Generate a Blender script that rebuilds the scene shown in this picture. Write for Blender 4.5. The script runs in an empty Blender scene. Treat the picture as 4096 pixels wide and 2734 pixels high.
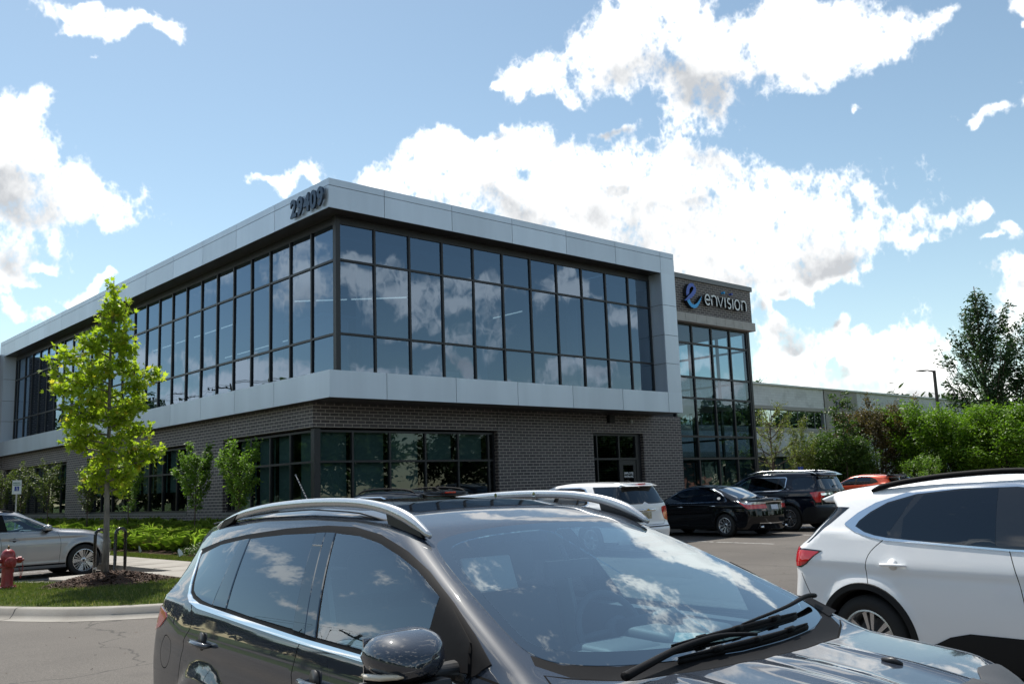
import bpy, bmesh, math, random
import numpy as np
from mathutils import Vector, Matrix, geometry
rnd = random.Random(7)
R_ = math.radians
SC = bpy.context.scene
COL = SC.collection
# ---------------------------------------------------------------- camera
CAMH = 1.68
cam = bpy.data.cameras.new('camera'); co = bpy.data.objects.new('camera', cam); COL.objects.link(co)
cam.lens = 33.0547; cam.sensor_width = 36.0; cam.clip_start = .05; cam.clip_end = 6000
cr, cu, cf = (0.74252203, -0.66892445, -0.03465707), (-0.07793016, -0.13766212, 0.98740875), (0.66527282, 0.73047191, 0.15434655)
co.matrix_world = Matrix(((cr[0], cu[0], -cf[0], 0), (cr[1], cu[1], -cf[1], 0), (cr[2], cu[2], -cf[2], CAMH), (0, 0, 0, 1)))
SC.camera = co
# ---------------------------------------------------------------- sun, sky, exposure
SUN_AZ, SUN_EL = 13.0, 57.0          # azimuth clockwise from +Y
sl = bpy.data.lights.new('sun', 'SUN'); sl.energy = 3.6; sl.angle = R_(.53); sl.color = (1, .955, .88)
so = bpy.data.objects.new('sun', sl); COL.objects.link(so)
so.rotation_euler = (R_(90 - SUN_EL), 0, R_(180 - SUN_AZ))
SC.view_settings.view_transform = 'Standard'; SC.view_settings.look = 'None'
SC.view_settings.exposure = 0.85; SC.view_settings.gamma = 1.0
SC.cycles.max_bounces = 10; SC.cycles.transparent_max_bounces = 24; SC.cycles.glossy_bounces = 5
SC.cycles.caustics_reflective = False; SC.cycles.caustics_refractive = False
SC.cycles.sample_clamp_indirect = 4.0

def spectral(n, beta, seed, lo=2):
    r = np.random.default_rng(seed)
    f = np.fft.rfft2(r.standard_normal((n, n)).astype(np.float32))
    ky = np.fft.fftfreq(n) * n; kx = np.fft.rfftfreq(n) * n
    k = np.hypot(ky[:, None], kx[None, :]); k[0, 0] = 1
    f = f * (1 / np.maximum(k, lo) ** beta); f[0, 0] = 0
    a = np.fft.irfft2(f, s=(n, n)).astype(np.float32); return a / a.std()

BLOBS = [(58.9,26.0,7.72,2.1),(52.1,25.4,3.66,1.83),(47.3,25.0,3.48,1.37),(44.5,24.6,1.75,0.7),(55.2,23.3,2.68,1.71),(56.9,21.9,1.46,1.1),(62.6,24.2,3.91,1.84),(51.7,27.6,2.88,1.44),(68.7,25.1,2.79,0.81),(46.4,24.0,1.51,0.45),(42.2,24.4,0.63,0.25),(16.6,26.5,2.14,0.81),(19.7,26.0,1.78,0.44),(17.8,26.0,1.31,0.78),(16.2,25.0,1.08,0.43),(17.9,24.2,0.4,0.22),(13.3,20.8,1.91,1.49),(14.2,19.2,2.39,1.95),(14.3,17.1,2.85,1.97),(15.2,16.0,2.89,1.33),(19.5,16.6,1.4,1.35),(18.1,17.5,0.92,0.69),(13.8,13.3,1.43,1.1),(14.9,12.6,0.89,0.4),(15.8,13.9,1.12,0.31),(13.3,10.7,0.76,0.87),(15.3,10.5,1.01,0.38),(17.4,11.7,1.61,0.46),(18.5,12.0,0.7,0.33),(39.3,19.3,5.17,2.07),(36.0,19.2,2.82,1.41),(44.2,17.9,6.25,2.6),(51.0,17.7,5.13,2.69),(55.4,16.1,6.06,2.65),(60.4,14.8,6.12,2.08),(56.6,13.6,7.57,1.51),(51.4,14.8,5.17,1.55),(49.4,21.0,0.96,0.41),(65.4,13.2,1.87,0.52),(60.7,12.5,2.21,0.74),(59.4,17.6,0.98,0.93),(48.8,16.6,5.19,2.08),(40.7,20.9,1.41,0.64),(54.9,19.2,1.5,0.75),(67.1,14.6,1.72,0.73),(65.1,15.3,0.47,0.33),(69.8,14.2,0.49,0.49),(70.0,12.5,0.89,0.22),(62.2,7.3,5.81,1.5),(58.2,8.1,1.5,1.38),(65.7,7.2,2.57,1.4),(60.9,5.4,5.87,0.98),(66.6,4.9,1.84,1.15),(57.4,10.2,0.71,0.81),(59.1,11.0,0.87,0.4),(61.0,9.3,0.69,0.44),(70.1,19.5,1.04,0.28),(70.8,19.7,0.39,0.26),(72.8,20.1,0.94,0.94),(73.3,23.7,0.61,0.61),(71.1,10.7,1.97,1.05),(71.3,8.8,1.53,1.75),(71.3,13.0,0.65,0.31),(69.5,5.2,2.0,1.34),(72.9,22.7,0.41,0.25),(65.2,20.7,0.23,0.18),(27.7,18.9,1.44,0.32),(28.7,18.4,0.65,0.6),(30.3,19.0,1.0,0.3),(66.5,3.5,4.6,1.04),(61.9,3.3,4.82,1.09),(70.3,3.0,2.19,0.88),(50.0,14.4,4.16,1.82),(46.0,15.2,3.15,1.31),(57.7,12.2,4.52,0.75),(53.8,12.1,4.11,0.64),(53.2,17.8,1.52,1.27)]
MIRR = [(-27,14.5,5,1.6),(-20,13,3,1.0),(-31,12,3,1.3),(-26,7.3,3,.9),(-21,8.2,2,.8),(-29,6.5,4,.9),(-17,7.3,2,1.0),(-14,5,3,1.2),(-24,4.5,6,1.2),(-33,4.6,5,1.2),(-10,9,3,1.4),(-36,10,3,2),
        (147,13.3,2.6,.9),(144,11.5,3.5,1.2),(139,11.8,2.5,1.3),(134,12.3,2.2,.9),(141,9.6,2.5,.8),(131,10.5,1.5,.8),(146,6.8,4,.9),(139,7.3,3,.9),(133,6.9,3,.9),(127,6.3,3,.8),(150,9.5,2,1),(124,12,4,1.5),(137,4.5,12,1.2),(155,12,3,2),
        (48,45,9,2.2),(60,51,12,2.5),(33,40,8,1.7),(54,37,9,1.6),(28,52,10,2.5),(72,43,8,2),(45,59,14,2.4),(18,45,8,2),(41,40,7,1.5),(57,45,7,1.6),(38,57,10,2),(40,50,6,1.4),(64,36,5,1.2),(-12,17.5,6,1.8),(-1,13,5,1.6),(-18,23,5,1.6),(-7,27,6,1.8),(3,20,4,1.4),(-24,28,6,2)]
def cloud_image(N=3072, M=1024):
    # hemisphere map centred on the zenith: radius 1 = horizon
    g = (np.arange(M) + .5) / M * 2 - 1
    X, Y = np.meshgrid(g, g); r = np.hypot(X, Y)
    el = 90 * (1 - r); az = np.degrees(np.arctan2(X, Y))
    G = np.ones((M, M), np.float32)
    for a, e, ra, re in BLOBS + MIRR:
        dx = ((az - a + 180) % 360 - 180) * math.cos(R_(e)) / ra; dy = (el - e) / re
        G *= 1 - .95 * np.exp(-((dx * dx + dy * dy) ** 1.10) * .74)
    F = 1 - G
    # the rest of the sky: rows of fair-weather cumulus
    daz = np.abs((az - 42 + 180) % 360 - 180)
    out = np.clip((daz - 31) / 5, 0, 1) + np.clip((el - 30) / 4, 0, 1); out = np.clip(out, 0, 1)
    for a0, a1 in ((-40, -6), (118, 156)):
        m_ = np.clip((az - a0) / 5, 0, 1) * np.clip((a1 - az) / 5, 0, 1) * np.clip((21 - el) / 4, 0, 1); out = out * (1 - m_)
    big = spectral(M, 2.2, 5, 11) * .95 + spectral(M, 1.8, 8, 24) * .28
    band = .27 + .24 * np.exp(-((el - 8) / 9.) ** 2) - .05 * np.clip((el - 35) / 30, 0, 1)
    F2 = np.clip(band + .03 + .30 * big, 0, 1)
    F = F * (1 - out) + F2 * out
    # upsample with a warp, add detail
    n = spectral(N, 1.75, 3, 26); w1 = spectral(M, 2.0, 11, 20); w2 = spectral(M, 2.0, 12, 20)
    def up(A, sx=None, sy=None):
        t = (np.arange(N) + .5) / N * M - .5
        jx, jy = np.meshgrid(t, t)
        if sx is not None: jx = jx + sx; jy = jy + sy
        jx = np.clip(jx, 0, M - 1.001).astype(np.float32); jy = np.clip(jy, 0, M - 1.001).astype(np.float32)
        ix = jx.astype(np.int32); iy = jy.astype(np.int32); fx = jx - ix; fy = jy - iy
        return (A[iy, ix] * (1 - fx) * (1 - fy) + A[iy, ix + 1] * fx * (1 - fy) + A[iy + 1, ix] * (1 - fx) * fy + A[iy + 1, ix + 1] * fx * fy)
    W1 = up(w1.astype(np.float32)) * 3.2; W2 = up(w2.astype(np.float32)) * 3.2
    Fu = up(F.astype(np.float32), W1, W2)
    nb = spectral(N, 1.7, 33, 60); nc = spectral(N, 1.7, 34, 150)
    D = Fu + .13 * n + .11 * (.75 - np.abs(nb)) + .07 * (.75 - np.abs(nc)) - .515
    a = np.clip(D / .50 + .06, 0, 1); a = a * a * (3 - 2 * a)
    # grey bases: how much cloud stands above (towards the zenith) of a point
    m = spectral(N, 2.1, 21, 14)
    g2 = (np.arange(N) + .5) / N * 2 - 1
    XX, YY = np.meshgrid(g2, g2); rr = np.hypot(XX, YY) + 1e-6
    sh = (38 * M / 2048.)
    thick = up(F.astype(np.float32), W1 * .6 - XX / rr * sh, W2 * .6 - YY / rr * sh); Fs = up(F.astype(np.float32), W1 * .6, W2 * .6)
    g_ = np.clip((thick - .42) / .42, 0, 1) * np.clip((Fs - .55) / .40, 0, 1)
    k = 7                                               # puffs: lit on the side turned to the zenith
    jx = np.clip(np.arange(N)[None, :] - np.rint(XX / rr * k).astype(int), 0, N - 1); jy = np.clip(np.arange(N)[:, None] - np.rint(YY / rr * k).astype(int), 0, N - 1)
    rel = n[jy, jx] - n; k = 22
    jx = np.clip(np.arange(N)[None, :] - np.rint(XX / rr * k).astype(int), 0, N - 1); jy = np.clip(np.arange(N)[:, None] - np.rint(YY / rr * k).astype(int), 0, N - 1)
    rel2 = 1.4 * (np.abs(nb) - np.abs(nb[jy, jx]))
    shade = 1 - np.clip(g_ * (.62 + .30 * m + .04 * rel + .05 * rel2), 0, 1)
    img = bpy.data.images.new('cloud_map', N, N, alpha=False, float_buffer=False); img.colorspace_settings.name = 'Non-Color'
    px = np.ones((N, N, 4), np.float32); px[..., 0] = a; px[..., 1] = shade; px[..., 2] = np.clip(.5 + .15 * n, 0, 1)
    img.pixels.foreach_set(px.ravel()); img.update(); img.pack()
    return img

w = bpy.data.worlds.new('World'); SC.world = w; w.use_nodes = True
def build_world():
    nt = w.node_tree; nt.nodes.clear(); N = nt.nodes.new; L = nt.links.new
    out = N('ShaderNodeOutputWorld'); bg = N('ShaderNodeBackground'); L(bg.outputs[0], out.inputs[0])
    bg.inputs[1].default_value = .1
    sky = N('ShaderNodeTexSky'); sky.sky_type = 'NISHITA'; sky.sun_disc = False
    sky.sun_elevation = R_(SUN_EL); sky.sun_rotation = R_(SUN_AZ); sky.altitude = 200; sky.air_density = 1.0; sky.dust_density = .25; sky.ozone_density = 1.6
    tc = N('ShaderNodeTexCoord'); sp = N('ShaderNodeSeparateXYZ'); L(tc.outputs['Generated'], sp.inputs[0])
    def m(op, a, b=None):
        n = N('ShaderNodeMath'); n.operation = op
        for i, v in enumerate((a, b)):
            if v is None: continue
            if isinstance(v, (int, float)): n.inputs[i].default_value = v
            else: L(v, n.inputs[i])
        return n.outputs[0]
    x, y, z = sp.outputs
    hyp = m('MAXIMUM', m('SQRT', m('ADD', m('MULTIPLY', x, x), m('MULTIPLY', y, y))), 1e-5)
    r = m('MINIMUM', m('DIVIDE', m('ARCCOSINE', z), math.pi / 2), 1.0)
    u = m('ADD', m('MULTIPLY', m('DIVIDE', m('MULTIPLY', x, r), hyp), .4995), .5)
    v = m('ADD', m('MULTIPLY', m('DIVIDE', m('MULTIPLY', y, r), hyp), .4995), .5)
    cb = N('ShaderNodeCombineXYZ'); L(u, cb.inputs[0]); L(v, cb.inputs[1])
    im = N('ShaderNodeTexImage'); im.image = cloud_image(); im.interpolation = 'Linear'; im.extension = 'EXTEND'
    L(cb.outputs[0], im.inputs[0])
    s2 = N('ShaderNodeSeparateColor'); L(im.outputs[0], s2.inputs[0])
    rp = N('ShaderNodeValToRGB'); L(s2.outputs[1], rp.inputs[0])
    cr_ = rp.color_ramp; cr_.elements[0].position = 0; cr_.elements[0].color = (CL_D[0], CL_D[1], CL_D[2], 1)
    cr_.elements[1].position = 1; cr_.elements[1].color = (CL_B[0], CL_B[1], CL_B[2], 1)
    sc = N('ShaderNodeVectorMath'); sc.operation = 'SCALE'; L(rp.outputs[0], sc.inputs[0]); sc.inputs['Scale'].default_value = CL_S
    ss = N('ShaderNodeVectorMath'); ss.operation = 'MULTIPLY'; L(sky.outputs[0], ss.inputs[0]); ss.inputs[1].default_value = SKY_T
    mx = N('ShaderNodeMix'); mx.data_type = 'RGBA'; L(s2.outputs[0], mx.inputs[0]); L(ss.outputs[0], mx.inputs[6]); L(sc.outputs[0], mx.inputs[7])
    L(mx.outputs[2], bg.inputs[0])
CL_D, CL_B, CL_S = (.40, .415, .435), (1.0, 1.0, .985), 8.6
SKY_T = (.94, .91, .77)
build_world()
w.cycles.sampling_method = 'MANUAL'; w.cycles.sample_map_resolution = 1024
# ---------------------------------------------------------------- material helpers
def mat(name, col=(.5, .5, .5), rough=.5, metal=0., spec=.5, coat=0., **k):
    m = bpy.data.materials.new(name); m.use_nodes = True
    b = m.node_tree.nodes['Principled BSDF']
    b.inputs['Base Color'].default_value = (*col, 1); b.inputs['Roughness'].default_value = rough
    b.inputs['Metallic'].default_value = metal; b.inputs['Specular IOR Level'].default_value = spec
    b.inputs['Coat Weight'].default_value = coat; b.inputs['Coat Roughness'].default_value = .02
    if 'emit' in k:
        b.inputs['Emission Color'].default_value = (*k['emit'], 1); b.inputs['Emission Strength'].default_value = k.get('es', 1)
    return m
def nd(m, t, **props):
    n = m.node_tree.nodes.new(t)
    for k, v in props.items(): setattr(n, k, v)
    return n
def lk(m, a, b): m.node_tree.links.new(a, b)
def bsdf(m): return m.node_tree.nodes['Principled BSDF']
def noise_col(m, stops, scale=5., detail=6., rough=.55, coord='Object', bump=0., bscale=None, dist=0., stretch=None, warp=0.):
    """colour ramp over noise into the base colour, optional bump"""
    tc = nd(m, 'ShaderNodeTexCoord'); src = tc.outputs[coord]
    if stretch:
        mp = nd(m, 'ShaderNodeMapping'); mp.inputs['Scale'].default_value = stretch; lk(m, src, mp.inputs[0]); src = mp.outputs[0]
    n = nd(m, 'ShaderNodeTexNoise'); n.inputs['Scale'].default_value = scale; n.inputs['Detail'].default_value = detail; n.inputs['Roughness'].default_value = rough; n.inputs['Distortion'].default_value = warp
    lk(m, src, n.inputs['Vector'])
    r = nd(m, 'ShaderNodeValToRGB'); lk(m, n.outputs[0], r.inputs[0])
    e = r.color_ramp.elements
    while len(e) < len(stops): e.new(.5)
    for el, (p, c) in zip(e, stops): el.position = p; el.color = (*c, 1)
    lk(m, r.outputs[0], bsdf(m).inputs['Base Color'])
    if bump:
        n2 = nd(m, 'ShaderNodeTexNoise'); n2.inputs['Scale'].default_value = bscale or scale * 4; n2.inputs['Detail'].default_value = 4; lk(m, src, n2.inputs['Vector'])
        bp = nd(m, 'ShaderNodeBump'); bp.inputs['Strength'].default_value = bump; bp.inputs['Distance'].default_value = dist or .01
        lk(m, n2.outputs[0], bp.inputs['Height']); lk(m, bp.outputs[0], bsdf(m).inputs['Normal'])
    return r
def mixcol(m, a, b, fac):
    x = nd(m, 'ShaderNodeMix', data_type='RGBA')
    for i, v in ((0, fac), (6, a), (7, b)):
        if isinstance(v, (int, float)): x.inputs[i].default_value = v
        elif isinstance(v, tuple): x.inputs[i].default_value = (*v, 1)
        else: lk(m, v, x.inputs[i])
    return x.outputs[2]

def glass_mat(name, refl=.25, tint=(.4, .45, .47), rcol=(1, 1, 1), wav=.0, wscale=1.2, rough=0., edge=.75):
    """a pane: part mirror, part tinted see-through"""
    m = bpy.data.materials.new(name); m.use_nodes = True; nt = m.node_tree; nt.nodes.remove(bsdf(m))
    out = [n for n in nt.nodes if n.type == 'OUTPUT_MATERIAL'][0]
    g = nd(m, 'ShaderNodeBsdfGlossy'); g.inputs['Roughness'].default_value = rough; g.inputs['Color'].default_value = (*rcol, 1)
    t = nd(m, 'ShaderNodeBsdfTransparent'); t.inputs['Color'].default_value = (*tint, 1)
    lw = nd(m, 'ShaderNodeLayerWeight'); lw.inputs['Blend'].default_value = .5
    pw = nd(m, 'ShaderNodeMath', operation='POWER'); lk(m, lw.outputs['Facing'], pw.inputs[0]); pw.inputs[1].default_value = 3.6
    ml = nd(m, 'ShaderNodeMath', operation='MULTIPLY_ADD'); lk(m, pw.outputs[0], ml.inputs[0]); ml.inputs[1].default_value = edge; ml.inputs[2].default_value = refl
    mn = nd(m, 'ShaderNodeMath', operation='MINIMUM'); lk(m, ml.outputs[0], mn.inputs[0]); mn.inputs[1].default_value = 1
    mx = nd(m, 'ShaderNodeMixShader'); lk(m, mn.outputs[0], mx.inputs[0]); lk(m, t.outputs[0], mx.inputs[1]); lk(m, g.outputs[0], mx.inputs[2])
    lk(m, mx.outputs[0], out.inputs[0])
    if wav:
        tc = nd(m, 'ShaderNodeTexCoord'); n = nd(m, 'ShaderNodeTexNoise'); n.inputs['Scale'].default_value = wscale; n.inputs['Detail'].default_value = 1.5
        lk(m, tc.outputs['Object'], n.inputs['Vector'])
        b = nd(m, 'ShaderNodeBump'); b.inputs['Strength'].default_value = 1; b.inputs['Distance'].default_value = wav
        lk(m, n.outputs[0], b.inputs['Height']); lk(m, b.outputs[0], g.inputs['Normal'])
    return m

# ---------------------------------------------------------------- mesh helpers
class MB:
    def __init__(s): s.v = []; s.f = []; s.m = []; s.uv = None
    def add(s, vs, fs, mi=0):
        o = len(s.v); s.v += [tuple(v) for v in vs]; s.f += [tuple(i + o for i in f) for f in fs]; s.m += [mi] * len(fs); return s
    def box(s, x0, x1, y0, y1, z0, z1, mi=0):
        if x0 > x1: x0, x1 = x1, x0
        if y0 > y1: y0, y1 = y1, y0
        if z0 > z1: z0, z1 = z1, z0
        vs = [(x, y, z) for x in (x0, x1) for y in (y0, y1) for z in (z0, z1)]
        return s.add(vs, [(0, 1, 3, 2), (4, 6, 7, 5), (0, 4, 5, 1), (2, 3, 7, 6), (0, 2, 6, 4), (1, 5, 7, 3)], mi)
    def quad(s, a, b, c, d, mi=0): return s.add([a, b, c, d], [(0, 1, 2, 3)], mi)
    def prism(s, poly, z0, z1, mi=0, plane='xy', off=0):
        """poly extruded; plane 'xy' (z up), 'xz' (extrude along y), 'yz' (along x)"""
        n = len(poly)
        def P(p, h): return (p[0], p[1], h) if plane == 'xy' else ((p[0], h, p[1]) if plane == 'xz' else (h, p[0], p[1]))
        vs = [P(p, z0) for p in poly] + [P(p, z1) for p in poly]
        return s.add(vs, [tuple(range(n))[::-1], tuple(range(n, 2 * n))] + [(i, (i + 1) % n, n + (i + 1) % n, n + i) for i in range(n)], mi)
    def tube(s, pts, r, seg=8, mi=0, cap=True, flat=1.0):
        pts = [Vector(p) for p in pts]; n = len(pts)
        rs = r if isinstance(r, (list, tuple)) else [r] * n
        o = len(s.v); up = Vector((0, 0, 1)); prev = None
        for i, p in enumerate(pts):
            t = (pts[min(i + 1, n - 1)] - pts[max(i - 1, 0)])
            t = t.normalized() if t.length > 1e-9 else Vector((0, 0, 1))
            a = (prev - t * prev.dot(t)) if prev is not None else t.cross(up if abs(t.z) < .95 else Vector((1, 0, 0)))
            if a.length < 1e-6: a = t.orthogonal()
            a.normalize(); prev = a; b = t.cross(a)
            for k in range(seg):
                q = 2 * math.pi * k / seg
                s.v.append(tuple(p + (a * math.cos(q) + b * math.sin(q) * flat) * rs[i]))
        for i in range(n - 1):
            for k in range(seg):
                k2 = (k + 1) % seg
                s.f.append((o + i * seg + k, o + i * seg + k2, o + (i + 1) * seg + k2, o + (i + 1) * seg + k)); s.m.append(mi)
        if cap:
            s.f.append(tuple(o + k for k in range(seg))[::-1]); s.m.append(mi)
            s.f.append(tuple(o + (n - 1) * seg + k for k in range(seg))); s.m.append(mi)
        return s
    def lathe(s, prof, c=(0, 0, 0), axis='z', seg=24, mi=0, cap=True):
        """prof = [(r, h)...]"""
        o = len(s.v); n = len(prof)
        for r, h in prof:
            for k in range(seg):
                q = 2 * math.pi * k / seg; a, b = r * math.cos(q), r * math.sin(q)
                v = (a, b, h) if axis == 'z' else ((a, h, b) if axis == 'y' else (h, a, b))
                s.v.append((v[0] + c[0], v[1] + c[1], v[2] + c[2]))
        for i in range(n - 1):
            for k in range(seg):
                k2 = (k + 1) % seg
                s.f.append((o + i * seg + k, o + i * seg + k2, o + (i + 1) * seg + k2, o + (i + 1) * seg + k)); s.m.append(mi)
        for i in (0, n - 1):
            if cap and prof[i][0] > 1e-4:
                ring = tuple(o + i * seg + k for k in range(seg)); s.f.append(ring if i else ring[::-1]); s.m.append(mi)
        return s
    def build(s, name, mats, parent=None, smooth=False, uvbox=False, recalc=True):
        me = bpy.data.meshes.new(name); me.from_pydata(s.v, [], s.f)
        if not isinstance(mats, (list, tuple)): mats = [mats]
        for m in mats: me.materials.append(m)
        if len(mats) > 1: me.polygons.foreach_set('material_index', s.m)
        if recalc:
            b = bmesh.new(); b.from_mesh(me); bmesh.ops.recalc_face_normals(b, faces=b.faces); b.to_mesh(me); b.free()
        if uvbox:
            uv = me.uv_layers.new(name='uv')
            for p in me.polygons:
                a = [abs(c) for c in p.normal]; ax = a.index(max(a))
                for li in p.loop_indices:
                    c = me.vertices[me.loops[li].vertex_index].co
                    uv.data[li].uv = (c.y, c.z) if ax == 0 else ((c.x, c.z) if ax == 1 else (c.x, c.y))
        me.update()
        if smooth: me.shade_smooth() if smooth is True else me.shade_auto_smooth(smooth) if hasattr(me, 'shade_auto_smooth') else me.shade_smooth()
        return link(name, me, parent)
def each(name, boxes, m, parent):
    for b_ in boxes: MB().box(*b_).build(name, m, parent)
def link(name, me, parent=None):
    o = bpy.data.objects.new(name, me); COL.objects.link(o)
    if parent is not None: o.parent = parent
    return o
def smooth_angle(o, ang=35):
    me = o.data
    me.shade_smooth()
    try: me.set_sharp_from_angle(angle=R_(ang))
    except Exception: pass
    return o
def tag(o, label=None, cat=None, group=None, kind=None):
    if label: o['label'] = label
    if cat: o['category'] = cat
    if group: o['group'] = group
    if kind: o['kind'] = kind
    return o
def thing(name, label, cat, loc=(0, 0, 0), rot=0, group=None):
    o = bpy.data.objects.new(name, None); COL.objects.link(o); o.location = loc; o.rotation_euler = (0, 0, rot); o.empty_display_size = .2
    return tag(o, label, cat, group)
def copy_tree(o, parent=None):
    c = o.copy(); COL.objects.link(c); c.parent = parent
    for ch in list(o.children): copy_tree(ch, c)
    return c
def gz(x): return .0058 * max(-60, min(60, x))
def text_mesh(txt, size, depth=.0, bold=0., font=None, spacing=1.):
    cu_ = bpy.data.curves.new('t', 'FONT'); cu_.body = txt; cu_.size = size; cu_.extrude = depth; cu_.offset = bold; cu_.resolution_u = 6; cu_.space_character = spacing
    o = bpy.data.objects.new('t', cu_); COL.objects.link(o)
    dg = bpy.context.evaluated_depsgraph_get(); me = bpy.data.meshes.new_from_object(o.evaluated_get(dg)); bpy.data.objects.remove(o)
    return me
def orient_mesh(me, M):
    me.transform(M); me.update(); return me

# ---------------------------------------------------------------- materials of the setting
def brick_mat():
    m = mat('dark_brick', rough=.62)
    uv = nd(m, 'ShaderNodeUVMap'); br = nd(m, 'ShaderNodeTexBrick')
    lk(m, uv.outputs[0], br.inputs['Vector'])
    for k, v in (('Scale', 1), ('Brick Width', .3048), ('Row Height', .1016), ('Mortar Size', .0085), ('Mortar Smooth', .15), ('Bias', 0)): br.inputs[k].default_value = v
    br.offset = .5
    br.inputs['Color1'].default_value = (.060, .051, .053, 1); br.inputs['Color2'].default_value = (.096, .083, .086, 1); br.inputs['Mortar'].default_value = (.46, .42, .38, 1)
    n = nd(m, 'ShaderNodeTexNoise'); n.inputs['Scale'].default_value = .35; n.inputs['Detail'].default_value = 3; lk(m, uv.outputs[0], n.inputs['Vector'])
    n2 = nd(m, 'ShaderNodeTexNoise'); n2.inputs['Scale'].default_value = 40; n2.inputs['Detail'].default_value = 3; lk(m, uv.outputs[0], n2.inputs['Vector'])
    ad = nd(m, 'ShaderNodeMath', operation='ADD'); lk(m, n.outputs[0], ad.inputs[0]); lk(m, n2.outputs[0], ad.inputs[1])
    mr = nd(m, 'ShaderNodeMapRange'); lk(m, ad.outputs[0], mr.inputs[0]); mr.inputs[1].default_value = .6; mr.inputs[2].default_value = 1.4; mr.inputs[3].default_value = .82; mr.inputs[4].default_value = 1.2
    sc = nd(m, 'ShaderNodeVectorMath', operation='SCALE'); lk(m, br.outputs[0], sc.inputs[0]); lk(m, mr.outputs[0], sc.inputs['Scale'])
    lk(m, sc.outputs[0], bsdf(m).inputs['Base Color'])
    b = nd(m, 'ShaderNodeBump'); b.inputs['Strength'].default_value = .6; b.inputs['Distance'].default_value = .006; b.invert = True
    lk(m, br.outputs['Fac'], b.inputs['Height']); lk(m, b.outputs[0], bsdf(m).inputs['Normal'])
    return m
M = {}
M['brick'] = brick_mat()
M['metal'] = mat('silver_composite_panel', (.36, .40, .46), .42, .55)
def _pm(m):
    r = noise_col(m, [(.3, (.51, .575, .655)), (.7, (.58, .65, .735))], 1.3, 5, stretch=(1, 1, .12))
    ge = nd(m, 'ShaderNodeNewGeometry'); mr = nd(m, 'ShaderNodeMapRange'); lk(m, ge.outputs['Random Per Island'], mr.inputs[0]); mr.inputs[3].default_value = .93; mr.inputs[4].default_value = 1.05
    sc = nd(m, 'ShaderNodeVectorMath', operation='SCALE'); lk(m, r.outputs[0], sc.inputs[0]); lk(m, mr.outputs[0], sc.inputs['Scale']); lk(m, sc.outputs[0], bsdf(m).inputs['Base Color'])
_pm(M['metal'])
M['joint'] = mat('panel_joint', (.02, .02, .022), .8)
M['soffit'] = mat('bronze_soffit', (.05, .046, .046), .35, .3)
M['frame'] = mat('black_mullion', (.022, .023, .027), .38, .2)
M['cap'] = mat('grey_coping', (.17, .175, .18), .45, .4)
M['stone'] = mat('pale_stone', (.42, .41, .39), .75); noise_col(M['stone'], [(.3, (.38, .37, .35)), (.7, (.46, .45, .43))], 3, 6, bump=.15)
M['glass'] = glass_mat('reflective_glass', .25, (.12, .19, .26), (.46, .60, .78), wav=.0035, wscale=.9)
M['glass_low'] = glass_mat('dark_glass', .08, (.40, .48, .48), (.62, .72, .80), wav=.002, wscale=1.0)
M['glass_tower'] = glass_mat('tower_glass', .16, (.46, .58, .64), (.60, .70, .82), wav=.002, wscale=1.0)
M['room'] = mat('room_wall', (.32, .33, .34), .9)
M['ceil'] = mat('room_ceiling', (.30, .31, .31), .9)
M['floor'] = mat('room_floor', (.10, .10, .11), .8)
M['white'] = mat('white_paint', (.75, .76, .76), .6)
M['blind'] = mat('window_blind', (.22, .32, .32), .8)
M['strip'] = mat('light_strip', (1, 1, 1), .5, emit=(1, .93, .78), es=.85)
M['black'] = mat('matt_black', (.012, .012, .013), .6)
M['num'] = mat('number_blue', (.035, .055, .085), .22, .5)
M['asphalt'] = mat('asphalt', (.06, .057, .053), .85, spec=.3)
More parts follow.
